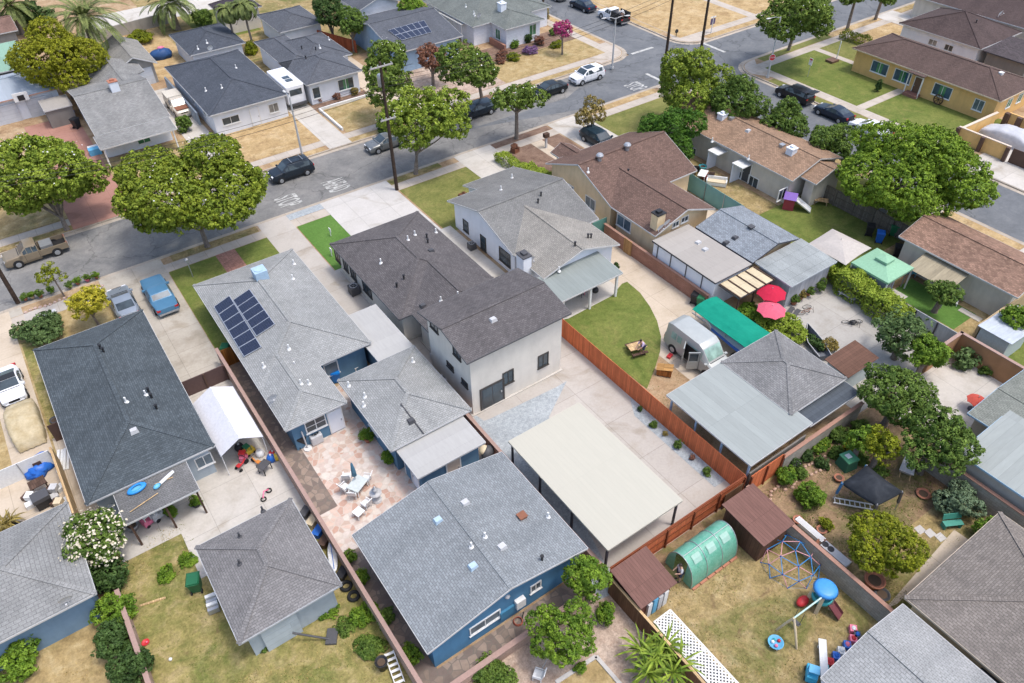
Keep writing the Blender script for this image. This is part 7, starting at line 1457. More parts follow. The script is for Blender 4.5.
# van yard
x,y = g(636,352); th = thing('picnic_table','small pine picnic table on the green lawn','picnic table',(x,y,0),-.25); m = MB(); m.box(-.7,.7,-.38,.38,.62,.68); m.build('tabletop', PINE, th, local=True)
for s in (-1,1):
    m = MB(); m.box(-.65,.65,s*.62-.12,s*.62+.12,.36,.41); m.buildn('bench', DARKWOOD, th, local=True); m = MB(); m.bar((s*.5,-.62,.0),(s*.5,.3,.62),.06,.06); m.bar((s*.5,.62,.0),(s*.5,-.3,.62),.06,.06); m.buildn('trestle', DARKWOOD, th, local=True)
x,y = g(664,374); th = thing('wooden_crate','brown wooden dog box on the drive near the van','crate',(x,y,0),-.9); m = MB(); m.box(-.55,.55,-.35,.35,.1,.6); m.build('box', planks('crate_wood',A(178,120,66),.15), th, local=True); m = MB(); m.bar((-.6,0,.62),(.6,0,.78),.75,.05); m.build('lid', planks('crate_wood2',A(196,150,92),.15), th, local=True); m = MB(); [m.box(a-.05,a+.05,b_-.05,b_+.05,0,.1) for a in (-.45,.45) for b_ in (-.28,.28)]; m.buildn('foot', DARKWOOD, th, local=True)
x,y = g(669.5,357); th = thing('toolbox','small red toolbox on the drive by the van door','toolbox',(x,y,0),.3); m = MB(); m.box(-.25,.25,-.15,.15,0,.2); m.build('box', REDP, th, local=True); m = MB(); m.tube([(-.12,0,.2),(-.1,0,.28),(.1,0,.28),(.12,0,.2)],.015,6); m.build('handle', BLACK, th, local=True)
bin_('black bin at the end of the pinkish brown wall',*g(694,303),.4,BLACK); bin_('dark green bin next to the black bin by the boat',*g(700,306),.4,GREENP)
# grey patio with umbrellas
umbrella('red parasol beside the lean-to on the grey patio',772,291,1.2,2.4,plain('red_canvas',A(206,48,76),.85,.1),8,group='parasols on the grey patio'); umbrella('pink parasol just below the red one',772,308,1.15,2.2,plain('pink_canvas',A(238,110,132),.85,.1),8,group='parasols on the grey patio')
umbrella('large pale square parasol beside the green gazebo',840,243,2.7,2.5,plain('stone_canvas',A(206,198,190),.85,.1),square=True,name='umbrella',rise=.7,a0=.85)
table('dark table under the red parasol',43.0,26.6,0,1.3,1.3,.72,DKGREY,None,True)
for lb,a,b_,rr in (('terracotta pot nearest the umbrellas by the striped wall',793,304,0.3),('low pot of orange flowers by the striped wall',800,299,.25),('green potted plant by the striped wall',807,295,.3),('grey pot with a round plant right of the striped wall',818,290,.35),('small pot at the striped wall corner',823,283,.25)): pot(lb,*g(a,b_),rr,.4,LTGREY if rr>.3 else TERRA,L_BRN if rr==.25 else L_MED,group='pots by the striped wall')
def bicycle(label,x,y,rz,c,lie=False,bag=None):
    th = thing('bicycle',label,'bicycle',(x,y,0),rz,'bicycles on the grey patio'); th.rotation_euler = (R(72) if lie else R(8),0,rz)
    for a in (-.5,.5): 
        m = MB(); k=22; m.tube([(a+.33*math.cos(2*PI*i/k),0,.34+.33*math.sin(2*PI*i/k)) for i in range(k+1)],.022,6,cap=False); o = m.build('wheel', RUBBER, th, local=True); m = MB(); [m.tube([(a+.32*math.cos(q),0,.34+.32*math.sin(q)),(a-.32*math.cos(q),0,.34-.32*math.sin(q))],.004,4) for q in (0,.63,1.26,1.88,2.51)]; m.build('spokes', STEEL, o, local=True)
    m = MB(); [m.tube([p,q],.018,6) for p,q in (((-.5,0,.34),(-.1,0,.34)),((-.1,0,.34),(-.2,0,.85)),((-.5,0,.34),(-.17,0,.72)),((-.17,0,.72),(.33,0,.78)),((-.1,0,.34),(.33,0,.72)),((.5,0,.34),(.3,0,.95)))]; m.build('frame', c, th, local=True)
    m = MB(); m.tube([(.28,-.28,1.0),(.32,0,.96),(.28,.28,1.0)],.015,6); m.build('handlebar', BLACK, th, local=True); m = MB(); m.ball((-.21,0,.88),.13,.07,.04); m.build('saddle', BLACK, th, local=True)
    if bag: m = MB(); m.ball((0,.05,.5),.32,.14,.24,12,.06); m.build('bag', bag, th, local=True)
bicycle('grey bicycle with a black bag lying on the grey patio',*g(850,320),-.5,DKGREY,True,BLACK); bicycle('rust-framed bicycle lying by the pots and the pink parasol',*g(800,309),.2,RUST,True)
th = thing('garden_bench','white bench along the yellow-green hedge','bench',(*g(846,299),0),-PI/2); m = MB(); m.box(-.75,.75,-.2,.2,.4,.46); m.build('seat', LTGREY, th, local=True); [ (lambda mm: mm.buildn('leg', LTGREY, th, local=True))(MB().box(a-.08,a+.08,-.16,.16,0,.4)) for a in (-.55,.55)]
th = thing('rowboat','old grey rowboat hull full of plants on the patio','rowboat',(*g(815,348),0),1.1); m = MB(); S2=[]
for x_,w_,h_ in ((-1.5,.45,.55),(-.8,.6,.5),(.2,.6,.5),(1.0,.42,.6),(1.9,.03,.95)): S2 += [(x_,w_,h_),(x_,w_*.7,.12),(x_,-w_*.7,.12),(x_,-w_,h_)]
m.add(S2,[(i*4+j,(i+1)*4+j,(i+1)*4+j+1,i*4+j+1) for i in range(4) for j in range(3)]+[(3,2,1,0)],False); m.build('hull', plain('grey_hull',(.12,.13,.15),.7), th, local=True); crown(.9,.4,.3,380,.2,L_DARK,th,.45,7,.5,name='plants'); m = MB(); m.tube([(-1.5,.47,.56),(.2,.62,.52),(1.0,.44,.62),(1.9,0,.96),(1.0,-.44,.62),(.2,-.62,.52),(-1.5,-.47,.56)],.035,6); m.build('gunwale', LTGREY, th, local=True)
th = thing('garden_sandals','pair of dark loungers by the pink parasol','lounger',(*g(793,313),0),.3); [ (lambda mm: mm.buildn('pad', DKGREY, th, local=True))(MB().box(-.5,.5,a-.18,a+.18,.1,.2)) for a in (-.25,.25)]; [ (lambda mm: mm.buildn('leg', STEEL, th, local=True))(MB().box(a-.03,a+.03,-.4,.4,0,.1)) for a in (-.4,.4)]
def shed(label,x0,x1,y0,y1,h,roofm,wallm,low,dz=.35,group='small sheds'):
    th = thing('shed',label,'shed',((x0+x1)/2,(y0+y1)/2,0),0,group); m = MB(); i=.22
    zz = {'-y':(h-dz,h),'+x':(h,h-dz)}[low]
    Zf = (lambda x,y: zz[0]+(zz[1]-zz[0])*(y-y0)/(y1-y0)) if low=='-y' else (lambda x,y: zz[0]+(zz[1]-zz[0])*(x-x0)/(x1-x0))
    q = [(x0+i,y0+i),(x1-i,y0+i),(x1-i,y1-i),(x0+i,y1-i)]; m.add([(a,b_,-.02) for a,b_ in q]+[(a,b_,Zf(a,b_)-.06) for a,b_ in q],[(3,2,1,0),(4,5,6,7),(0,1,5,4),(1,2,6,5),(2,3,7,6),(3,0,4,7)]); m.build('wall', wallm, th)
    m = MB(); q = [(x0,y0),(x1,y0),(x1,y1),(x0,y1)]; m.shell([(a,b_,Zf(a,b_)) for a,b_ in q],[(0,1,2,3)],.05); m.build('roof', roofm, th); return th
BRF = planks('brown_ribbed_sheet', A(132,98,88), .2, .06, .6, 40); BRF2 = planks('brown_ribbed_sheet_two', A(118,88,74), .22, .1, .6, 40, rot=math.pi/2)
t = shed('reddish brown shed with open side beside the greenhouse tunnel',16.9,19.6,12.9,15.5,2.25,BRF,plain('dark_red_wood',(.16,.06,.045),.8),'-y'); 
for k,c in enumerate((WHITE,LBLUE,LTGREY,WHITE)): m = MB(); m.box(17.6+k*.4,17.9+k*.4,12.95,13.1,.05,1.4+.1*(k%2)); m.build('stored_board', c, t)
t = shed('brown shed with plank walls between the greenhouse tunnel and climbing dome',25.1,27.8,11.6,14.9,2.4,BRF,planks('dark_plank_wall',A(112,82,66),.25,.2),'-y',.3); m = MB(); m.box(27.582,27.62,12.3,12.6,.1,2.0); m.build('pale_plank', PINE, t)
shed('small brown metal-roofed shed beside the grey hip garage',40.4,43.9,17.3,19.4,2.3,BRF2,plain('pale_metal_wall',(.4,.46,.46),.6),'-y',.2)
th = shed('pale grey barrel-roofed shed beside the tall stucco wall',52.5,56.2,12.4,15.0,2.4,planks('pale_metal_sheet',A(206,214,222),.4,.05,.9,40,rough=.5),plain('pale_metal_wall',(.4,.46,.46),.6),'+x',.3)
# greenhouse tunnel
th = thing('greenhouse','green plastic greenhouse tunnel with pale window patches','greenhouse',(22.75,13.85,0)); GM = NT('green_film'); GM.out(GM.ramp(GM.noise(2.5,5,.7,dist=1.0),[(.3,A(100,192,162)),(.7,A(156,222,198))]),.35,GM.noise(3,4,.6,dist=2),.5,.5,bdist=.06); tr_ = GM.n('ShaderNodeBsdfTransparent'); tr_.inputs[0].default_value=(.6,.9,.8,1); mx = GM.n('ShaderNodeMixShader'); mx.inputs[0].default_value=.22; GM.l(GM.b.outputs[0],mx.inputs[1]); GM.l(tr_.outputs[0],mx.inputs[2]); GM.l(mx.outputs[0],GM.t.nodes['Material Output'].inputs['Surface'])
L2, r2, h2, nk = 1.85, 1.05, 2.05, 14
prof = [(r2*math.cos(PI*k/nk)*(1 if 0<k<nk else 1), h2*math.sin(PI*k/nk)**.8) for k in range(nk+1)]
m = MB(); nx=12; m.add([(-L2+2*L2*i/nx, y_, z_*(1-.015*(i%2))) for i in range(nx+1) for y_,z_ in prof],[(i*(nk+1)+j,(i+1)*(nk+1)+j,(i+1)*(nk+1)+j+1,i*(nk+1)+j+1) for i in range(nx) for j in range(nk)],True); m.add([(L2,y_,z_) for y_,z_ in prof],[tuple(range(nk+1))]); m.add([(-L2,y_,z_) for y_,z_ in prof if y_>.42]+[(-L2,.42,.0)],[tuple(range(len([1 for y_,z_ in prof if y_>.42])+1))]); m.add([(-L2,y_,z_) for y_,z_ in prof if y_<-.42]+[(-L2,-.42,.0)],[tuple(range(len([1 for y_,z_ in prof if y_<-.42])+1))]); m.build('cover', GM.m, th, local=True)
m = MB(); [m.tube([(x_,y_*1.005,z_*1.005) for y_,z_ in prof],.025,6) for x_ in (-L2,-.62,.62,L2)]; m.tube([(-L2,0,h2),(L2,0,h2)],.025,6); m.build('hoop', STEEL, th, local=True)
for x_ in (-1.15,0,1.15): m = MB(); ks=[8,9,10]; m.add([(x_-.3,prof[k][0]*1.015,prof[k][1]*1.015) for k in ks]+[(x_+.3,prof[k][0]*1.015,prof[k][1]*1.015) for k in ks],[(0,1,4,3),(1,2,5,4)]); m.build('window_patch', plain('milky_film',A(168,206,190),.5), th, local=True)
m = MB(); [m.box(-1.8+k*.62,-1.25+k*.62,-1.22,-1.08,0,.1) for k in range(6)]; m.buildn('edging_brick', TERRA, th, local=True)
# lattice panel, dome, play structure
th = thing('lattice_panel','white diagonal lattice panel on low posts beside the dracaena','lattice',(18.2,8.4,0)); m = MB(); W2,L3=.62,4.0
for k in range(-34,35):
    for s in (-1,1):
        c0=k*.16
        # clip the line x = s*(y-c0*1.5) to the frame
        a=(c0*1.5-W2); b_=(c0*1.5+W2); lo,hi=max(-L3,a),min(L3,b_)
        if hi-lo<.05: continue
        m.bar((s*(lo-c0*1.5),lo,.5+.012*s),(s*(hi-c0*1.5),hi,.5+.012*s),.075,.012)
m.build('slats', WHITE, th, local=True); m = MB(); [m.bar((s*W2,-L3,.5),(s*W2,L3,.5),.08,.06) for s in (-1,1)]; [m.bar((-W2,y_,.5),(W2,y_,.5),.08,.05) for y_ in (-L3,-1.3,1.3,L3)]; m.build('frame', WHITE, th, local=True); m = MB(); [m.box(a-.04,a+.04,b_-.04,b_+.04,0,.46) for a in (-W2,W2) for b_ in (-3.9,0,3.9)]; m.buildn('post', WHITE, th, local=True)
m = MB(); m.box(-W2,W2,-L3,L3,.0,.02); m.build('dark_base', DKGREY, th, local=True)
bmx = bmesh.new(); bmesh.ops.create_icosphere(bmx, subdivisions=2, radius=1.0); th = thing('climbing_dome','blue and pink geodesic climbing dome on the worn lawn','climbing frame',(*g(790,563),0),.3); th.scale = (1,1,.78); m1,m2,hub = MB(),MB(),MB(); RR=1.72
for e in bmx.edges:
    a,b_ = e.verts[0].co.copy(), e.verts[1].co.copy()
    if min(a.z,b_.z) < -.12: continue
    a.z=max(0,a.z); b_.z=max(0,b_.z); (m2 if (e.index*7)%5 in (0,1) and a.z+b_.z>.4 else m1).tube([a*RR,b_*RR],.025,6)
for v in bmx.verts:
    if v.co.z > -.12: hub.ball(Vector((v.co.x,v.co.y,max(0,v.co.z)))*RR,.06,n=8)
m1.build('blue_bar', plain('dome_blue',(.03,.22,.5),.4), th, local=True); m2.build('pink_bar', plain('dome_pink',(.6,.3,.32),.5), th, local=True); hub.buildn('joint', plain('dome_navy',(.02,.05,.2),.4), th, local=True); bmx.free()
th = thing('play_set','plastic play tower with blue round roof, slide and swing beam','play set',(*g(818,604),0),0)
m = MB(); m.lathe((0,0,0),[(.0,1.84),(.42,1.83),(.58,1.78),(.68,1.64),(.62,1.62),(.5,1.7),(0,1.74)],18); m.build('roof', plain('tower_blue',(.05,.26,.62),.4), th, local=True)
m = MB(); [m.bar((.5*math.cos(a)*1.25,.5*math.sin(a)*1.25,0),(.5*math.cos(a),.5*math.sin(a),1.75),.2,.16) for a in (.5,2.1,3.6,5.2)]; m.buildn('post', BEIGEP, th, local=True)
m = MB(); m.lathe((0,0,.7),[(0,0),(.55,0),(.58,.12),(.58,.4),(.52,.4),(.52,.1),(0,.08)],18); m.build('deck', TEALP, th, local=True)
m = MB(); m.add([(.4,-.25,.8),(.4,.25,.8),(1.3,.25,.05),(1.3,-.25,.05),(.4,-.3,1.0),(.4,.3,1.0),(1.3,.3,.25),(1.3,-.3,.25)],[(0,1,2,3),(0,3,7,4),(1,5,6,2)]); o = m.build('slide', plain('maroon_plastic',(.16,.05,.06),.5), th, local=True); o.rotation_euler=(0,0,-1.35)
m = MB(); m.ball((-.75,.55,.3),.45,.28,.22,12); m.build('small_slide', REDP, th, local=True)
d0 = Vector((at(794,618,1.8).x,at(794,618,1.8).y,1.8))-Vector((th.location.x,th.location.y,0)); m = MB(); m.tube([(-.3,-.2,1.6),d0],.05,8); m.build('swing_beam', plain('pale_teal',(.45,.6,.55),.5), th, local=True)
for a,b_ in ((796.5,649),(776.6,630)): q = at(a,b_)-Vector((th.location.x,th.location.y,0)); m = MB(); m.tube([d0,d0.lerp(q,.5)+Vector((0,0,.1)),q],.065,8); m.build('swing_leg', BEIGEP, th, local=True)
sw = d0*.72+Vector((-.1,0,0)); m = MB(); m.tube([(sw.x,sw.y-.2,1.7),(sw.x,sw.y-.2,.5)],.015,5); m.tube([(sw.x,sw.y+.2,1.7),(sw.x,sw.y+.2,.5)],.015,5); m.build('swing_rope', DKGREY, th, local=True); m = MB(); m.box(sw.x-.12,sw.x+.12,sw.y-.24,sw.y+.24,.46,.5); m.build('swing_seat', DKGREY, th, local=True)
x,y = g(774.5,645); th = thing('water_table','small blue toddler water table with pink toys','toy',(x,y,0),.4); th.scale = (.78,)*3; m = MB(); m.lathe((0,0,0),[(0,.3),(.5,.32),(.55,.45),(.5,.45),(.45,.36),(0,.36)],16); m.build('tub', LBLUE, th, local=True); m = MB(); [m.bar((a,b_,0),(a,b_,.32),.07,.07) for a in (-.3,.3) for b_ in (-.25,.25)]; m.buildn('leg', WHITE, th, local=True)
for k,(a,b_,c) in enumerate(((-.25,-.1,PINKP),(.1,.15,TEALP),(.2,-.15,REDP),(-.1,.2,WHITE))): m = MB(); m.ball((a,b_,.46),.13,.13,.13,8); m.build('toy', c, th, local=True)
for k,(a,b_,c,lb) in enumerate(((852,631,PINKP,'pink toy topmost in the row along the pale garage roof'),(856,637,DKGREY,'dark bin second in the row along the pale garage roof'),(852,641,PINKP,'pink bin third in the row along the pale garage roof'),(846,647,BLUEP,'blue bin in the middle of the row along the pale garage roof'),(840,653,WHITE,'white and pink bin fifth in the row along the pale garage roof'),(835,658,BLUEP,'blue basket sixth in the row along the pale garage roof'),(829,664,REDP,'red bin near the white plank by the pale garage roof'),(824,671,TEALP,'teal bin lowest in the row along the pale garage roof'))):
    th = thing('toy_bin',lb,'toy bin',(*g(a,b_),0),.75,'toy bins along the pale garage'); m = MB(); m.box(-.2,.2,-.18,.18,0,.34); m.build('bin', c, th, local=True); m = MB(); m.ball((0,0,.34),.15,.13,.1,8,.1); m.build('toys', (PINKP,WHITE,BLUEP,REDP)[(k+1)%4], th, local=True)
x,y = g(824,668,.4); th = thing('white_bench','long white plank bench beside the toy bins','bench',(x,y,0),.72); m = MB(); m.box(-2,1.6,-.2,.2,.38,.45); m.build('seat', WHITE, th, local=True); [ (lambda mm: mm.buildn('leg', WHITE, th, local=True))(MB().box(a-.05,a+.05,-.17,.17,0,.38)) for a in (-1.7,0,1.3)]
toycar('turquoise ride-on toy at the end of the white plank bench',*g(810,676),.6,plain('turquoise_plastic',(.05,.4,.6),.5),LBLUE,1.1)
# dirt garden: canopy, pots, bins
th = thing('canopy_tent','sagging black pop-up canopy with blue legs in the dirt garden','canopy',(*g(869,487,2.1),0),.0); C4=[at(843,482,1.95),at(867,465,1.95),at(902.5,491,1.95),at(877.5,504,1.95)]; oo=Vector(th.location); C4=[q-oo for q in C4]; pk=Vector((0,0,2.75)); pk=sum(C4,Vector())/4+Vector((0,0,.75))
N4=8; vs=[]; 
for i in range(4):
    for k in range(N4):
        t_=k/N4; vs.append(C4[i].lerp(C4[(i+1)%4],t_)+Vector((0,0,-.02-.06*math.sin(PI*t_))))
M_=len(vs); mid=[v.lerp(pk,.5)+Vector((0,0,-.14+.04*math.sin(i*1.3))) for i,v in enumerate(vs)]; lowv=[v+Vector((0,0,-.22)) for v in vs]
m=MB(); m.add(vs+mid+[pk]+lowv,[(i,(i+1)%M_,M_+(i+1)%M_,M_+i) for i in range(M_)]+[(M_+i,M_+(i+1)%M_,2*M_) for i in range(M_)]+[(2*M_+1+i,2*M_+1+(i+1)%M_,(i+1)%M_,i) for i in range(M_)],True); m.build('canopy', patchy('black_canvas',[(.3,(.02,.024,.03)),(.7,(.045,.05,.058))],1,6,.1), th, local=True)
for i,c in enumerate(C4): m=MB(); m.bar(Vector((c.x*1.08,c.y*1.08,0)),c,.05,.05); m.buildn('leg', STEEL, th, local=True); m=MB(); m.bar(c.lerp(Vector((c.x*1.08,c.y*1.08,0)),.05),c.lerp(Vector((c.x*1.08,c.y*1.08,0)),.6),.14,.14); m.build('leg_sleeve', plain('sleeve_blue',(.05,.16,.32),.8), th, local=True) if i<2 else m.build('leg_sleeve', DKGREY, th, local=True)
x,y = g(852,506); th = thing('garden_ladder','white ladder lying under the black canopy','ladder',(x,y,0),-.85); m=MB(); m.bar((-1.2,-.2,.25),(1.2,-.2,.25),.05,.08); m.bar((-1.2,.2,.25),(1.2,.2,.25),.05,.08); m.buildn('rail', WHITE, th, local=True); m=MB(); [m.bar((-1.1+k*.3,-.2,.25),(-1.1+k*.3,.2,.25),.04,.04) for k in range(8)]; m.buildn('rung', WHITE, th, local=True)
x,y = g(845.5,466); th = thing('compost_bin','mint green compost box with pale hatch in the dirt garden','compost bin',(x,y,0),-.2); m=MB(); m.add([(-.5,-.5,0),(.5,-.5,0),(.5,.5,0),(-.5,.5,0),(-.4,-.4,.85),(.4,-.4,.85),(.4,.4,.85),(-.4,.4,.85)],[(3,2,1,0),(4,5,6,7),(0,1,5,4),(1,2,6,5),(2,3,7,6),(3,0,4,7)]); m.build('body', plain('compost_green',(.03,.12,.07),.6), th, local=True); m=MB(); m.box(-.45,.45,-.45,.45,.852,.95); m.build('lid', plain('mint_lid',A(96,170,128),.5), th, local=True); m=MB(); m.box(-.2,.15,-.1,.25,.952,.98); m.build('hatch', WHITE, th, local=True)
def pl(pts): 
    out=[]
    for (a,b_),(c,d) in zip(pts,pts[1:]):
        P,Q=at(a,b_),at(c,d); k=max(1,int((Q-P).length/.26)); out += [tuple((P.lerp(Q,i/k)).to_2d()) for i in range(k)]
    return out
BR = plain('edging_stone', A(206,172,150), .9, var=.18, scale=3)
rockset('stone_edging','curved pinkish stone edging around the corner plant bed','stone edging',pl(((770,500),(771,492),(778,487),(785,490),(792,488),(795,482),(791,478))),.15,BR); rockset('stone_edging','straight pinkish stone edging in front of the herb clumps','stone edging',pl(((811,475),(820,471),(832,464))),.15,BR); rockset('stone_edging','short stone edging row behind the herb clumps','stone edging',pl(((805,467),(812,464),(827,455))),.14,BR); rockset('stone_edging','stone edging rising along the brown shed roof','stone edging',pl(((770,503),(777,513),(787,521))),.14,BR); rockset('stone_edging','far stone edging row toward the broad dark trees','stone edging',pl(((836,447),(845,442),(853,438))),.13,BR)
pot('big terracotta tub at the foot of the golden citrus tree',*g(872,585),.55,.6); pot('dark pot next to the big terracotta tub',*g(880.5,597),.42,.35,DKGREY); pot('small brown pot ring near the pale weed',*g(821,531),.3,.2); pot('wide dark brown tub along the garden side of the wall',*g(822,548),.42,.35,RUST); pot('flat terracotta saucer on the grass below the broad trees',*g(922.5,495),.42,.18); pot('red-brown pot by the mint compost box',*g(838,480),.3,.3); pot('terracotta pot at the wall end by the dome',*g(797,522),.3,.3)
x,y = g(809,532); th = thing('trough','long white trough against the garden wall','trough',(x,y,0),PI/2); m=MB(); m.box(-1.0,1.0,-.2,.2,.0,.34); m.build('trough', WHITE, th, local=True); m=MB(); m.box(-.94,.94,-.15,.15,.342,.36); m.build('soil', LTGREY, th, local=True)
x,y = g(834,557); th = thing('steel_sink','old steel sink with black bowls against the garden wall','sink',(x,y,0),PI/2); m=MB(); m.box(-.9,.9,-.28,.28,0,.4); m.build('counter', LTGREY, th, local=True); [ (lambda mm: mm.buildn('bowl', BLACK, th, local=True))(MB().tube([(a,0,.402),(a,0,.42)],[.2,.2],14)) for a in (.35,.75)]
def bench(label,x,y,rz,c,n='garden_bench'):
    th = thing(n,label,'bench',(x,y,0),rz); m=MB(); m.box(-.6,.6,-.2,.2,.4,.46); m.build('seat', c, th, local=True); m=MB(); m.bar((0,.24,.55),(0,.34,.95),1.2,.05); m.build('backrest', c, th, local=True); [ (lambda mm: mm.buildn('leg', c, th, local=True))(MB().box(a-.05,a+.05,-.18,.24,0,.4)) for a in (-.5,.5)]
bench('green plastic bench below the grey-green shrub',*g(950.5,527),-.5,plain('bench_green',(.06,.26,.2),.5)); bench('brown wooden bench against the salmon garage wall',*g(976,299),-PI/2,PINE)
x,y = g(905,472); th = thing('wheelbarrow','grey tarp-covered barrow under the broad dark trees','wheelbarrow',(x,y,0),.4); m=MB(); m.add([(-.5,-.35,.35),(.5,-.25,.3),(.5,.25,.3),(-.5,.35,.35),(-.7,-.45,.7),(.7,-.35,.65),(.7,.35,.65),(-.7,.45,.7)],[(3,2,1,0),(4,5,6,7),(0,1,5,4),(1,2,6,5),(2,3,7,6),(3,0,4,7)]); m.build('tray', LTGREY, th, local=True); wheel(th,.75,0,.2,.1,STEEL); m=MB(); m.bar((-.3,-.3,.35),(-1.2,-.3,.6),.05,.05); m.bar((-.3,.3,.35),(-1.2,.3,.6),.05,.05); m.build('handle', PINE, th, local=True)
umbrella('small folded-down orange-red parasol in the concrete court corner',978,399,.7,1.1,plain('coral_canvas',A(222,96,80),.85),rise=.35)
# red patio lower right
chair('black patio chair nearest the taupe roof',*g(1006,556),.3,BLACK,'black chairs on the red patio'); chair('black patio chair at the right edge behind the dark table',*g(1019,548),2.5,BLACK,'black chairs on the red patio'); table('dark patio table on the red patio',*g(1019,562),.2,1.1,.9,.72,DKGREY,BLACK)
for lb,a,b_ in (('round dark urn at the red patio edge, left one',1015,533),('round dark urn at the red patio edge, right one',1021,538)): pot(lb,*g(a,b_),.3,.6,plain('navy_urn',(.03,.035,.06),.3),group='dark urns')
# gazebo, playhouse and things round the green lawns
th = thing('gazebo','pale green square gazebo with grey side curtains','gazebo',(*g(883,264,2.3),0)); hs=1.75; m=MB()
for r_,zb_,zt_ in ((hs,2.2,2.85),(.55,2.9,3.1)): m.add([(-r_,-r_,zb_),(r_,-r_,zb_),(r_,r_,zb_),(-r_,r_,zb_),(0,0,zt_)],[(0,1,4),(1,2,4),(2,3,4),(3,0,4)]); m.add([(-r_,-r_,zb_-.18),(r_,-r_,zb_-.18),(r_,r_,zb_-.18),(-r_,r_,zb_-.18),(-r_,-r_,zb_),(r_,-r_,zb_),(r_,r_,zb_),(-r_,r_,zb_)],[(0,1,5,4),(1,2,6,5),(2,3,7,6),(3,0,4,7)])
m.build('canopy', plain('sage_canvas',A(158,204,170),.85,.1), th, local=True); m=MB(); [m.box(a*1.68-.05,a*1.68+.05,b_*1.68-.05,b_*1.68+.05,0,2.2) for a in (-1,1) for b_ in (-1,1)]; m.buildn('post', WHITE, th, local=True); m=MB(); m.box(-1.66,-1.62,-1.6,1.6,.1,2.0); [m.box(-1.64+k*.42,-1.4+k*.42,-1.68,-1.64,.1,2.0) for k in range(3)]; m.build('curtain', CLW('grey_mesh',(.16,.18,.21)), th, local=True)
x,y = g(790,208); th = thing('playhouse','red and purple plastic playhouse with a white slide','playhouse',(x,y,0),-1.0); m=MB(); m.box(-.7,.3,-.55,.55,0,1.2); m.build('wall', plain('dark_red_plastic',(.3,.04,.06),.5), th, local=True); m=MB(); m.add([(-.8,-.65,1.2),(.4,-.65,1.2),(.4,.65,1.2),(-.8,.65,1.2),(-.8,0,1.7),(.4,0,1.7)],[(0,1,5,4),(2,3,4,5),(3,0,4),(1,2,5)]); m.build('roof', plain('purple_plastic',(.2,.1,.4),.5), th, local=True); m=MB(); m.add([(.32,-.4,1.05),(.32,.4,1.05),(1.9,.4,.05),(1.9,-.4,.05),(.32,-.45,1.2),(.32,.45,1.2),(1.9,.45,.2),(1.9,-.45,.2)],[(0,1,2,3),(0,3,7,4),(1,5,6,2)]); m.build('slide', WHITE, th, local=True)
table('weathered wooden side table by the salmon wing wall',*g(820,204),-.9,1.3,.7,.5,PINE)
for lb,a,b_,c in (('black bin left of the blue bin below the grey fence',868,235,BLACK),('bright blue bin below the grey fence',878,242,BLUEP),('green bin below the grey fence',892,235,GREENP),('black bin at the corner of the salmon garage',896,256,BLACK)): bin_(lb,*g(a,b_),.6,c,1.1)
x,y = g(877,222); th = thing('leaning_panel','grey board leaning on the weathered fence','board',(x,y,0),.1); m=MB(); m.bar((0,0,0),(.5,0,1.2),.8,.04); m.build('board', LTGREY, th, local=True); m=MB(); m.bar((.05,0,.4),(.6,0,.0),.05,.05); m.build('prop', DARKWOOD, th, local=True)
chair('pale blue plastic chair under the awning edge',*g(911,276),1.0,LBLUE); table('white low table by the lawn near the young tree',*g(954,303),.4,.9,.5,.3,WHITE)
for lb,a,b_ in (('pale paving slab near the gazebo corner',896,293),('pale paving slab on the dry strip below the lawn',970,315)): x,y=g(a,b_); th = thing('paving_slab',lb,'slab',(x,y,0),PI/2,'loose paving slabs'); m=MB(); m.box(-.9,.9,-.3,.3,-.02,.06); m.build('slab', M_CONC, th, local=True)
# clutter behind the sand house
x,y=g(670,152); th=thing('grill','large black covered grill behind the sand house','barbecue',(x,y,0),.8); m=MB(); m.ball((0,0,.55),.9,.6,.55,14,.05); m.build('cover', BLACK, th, local=True); m=MB(); m.box(-.6,.6,-.35,.35,0,.2); m.build('base', DKGREY, th, local=True)
for lb,a,b_,c in (('striped grey folding chair by the teal screen',684,160,LTGREY),('tan chair by the teal screen',685,168,BEIGEP),('black chair by the teal screen',695,174,BLACK),('brown chair beside the white sofa',710,180,BROWNM)): chair(lb,*g(a,b_),.8,c,'chairs behind the sand house',s=1.2)
x,y=g(716,185); th=thing('garden_sofa','white garden sofa with beige cushion behind the sand house','sofa',(x,y,0),-.9); m=MB(); m.box(-1,1,-.4,.4,.1,.4); m.box(-1,1,.3,.42,.4,.8); m.box(-1.02,-.9,-.4,.3,.4,.6); m.box(.9,1.02,-.4,.3,.4,.6); m.build('frame', WHITE, th, local=True); m=MB(); m.box(-.88,.88,-.38,.28,.402,.52); m.build('cushion', BEIGEP, th, local=True)
table('white cluttered table between chairs behind the sand house',*g(702,179),.5,1.4,.8,.7,WHITE)
for lb,a,b_,c in (('dark tub under the small porch of the beige house',702,171,TEALP),('red crate beside the beige house steps',705,179,REDP)): pot(lb,*g(a,b_),.4,.6,c)
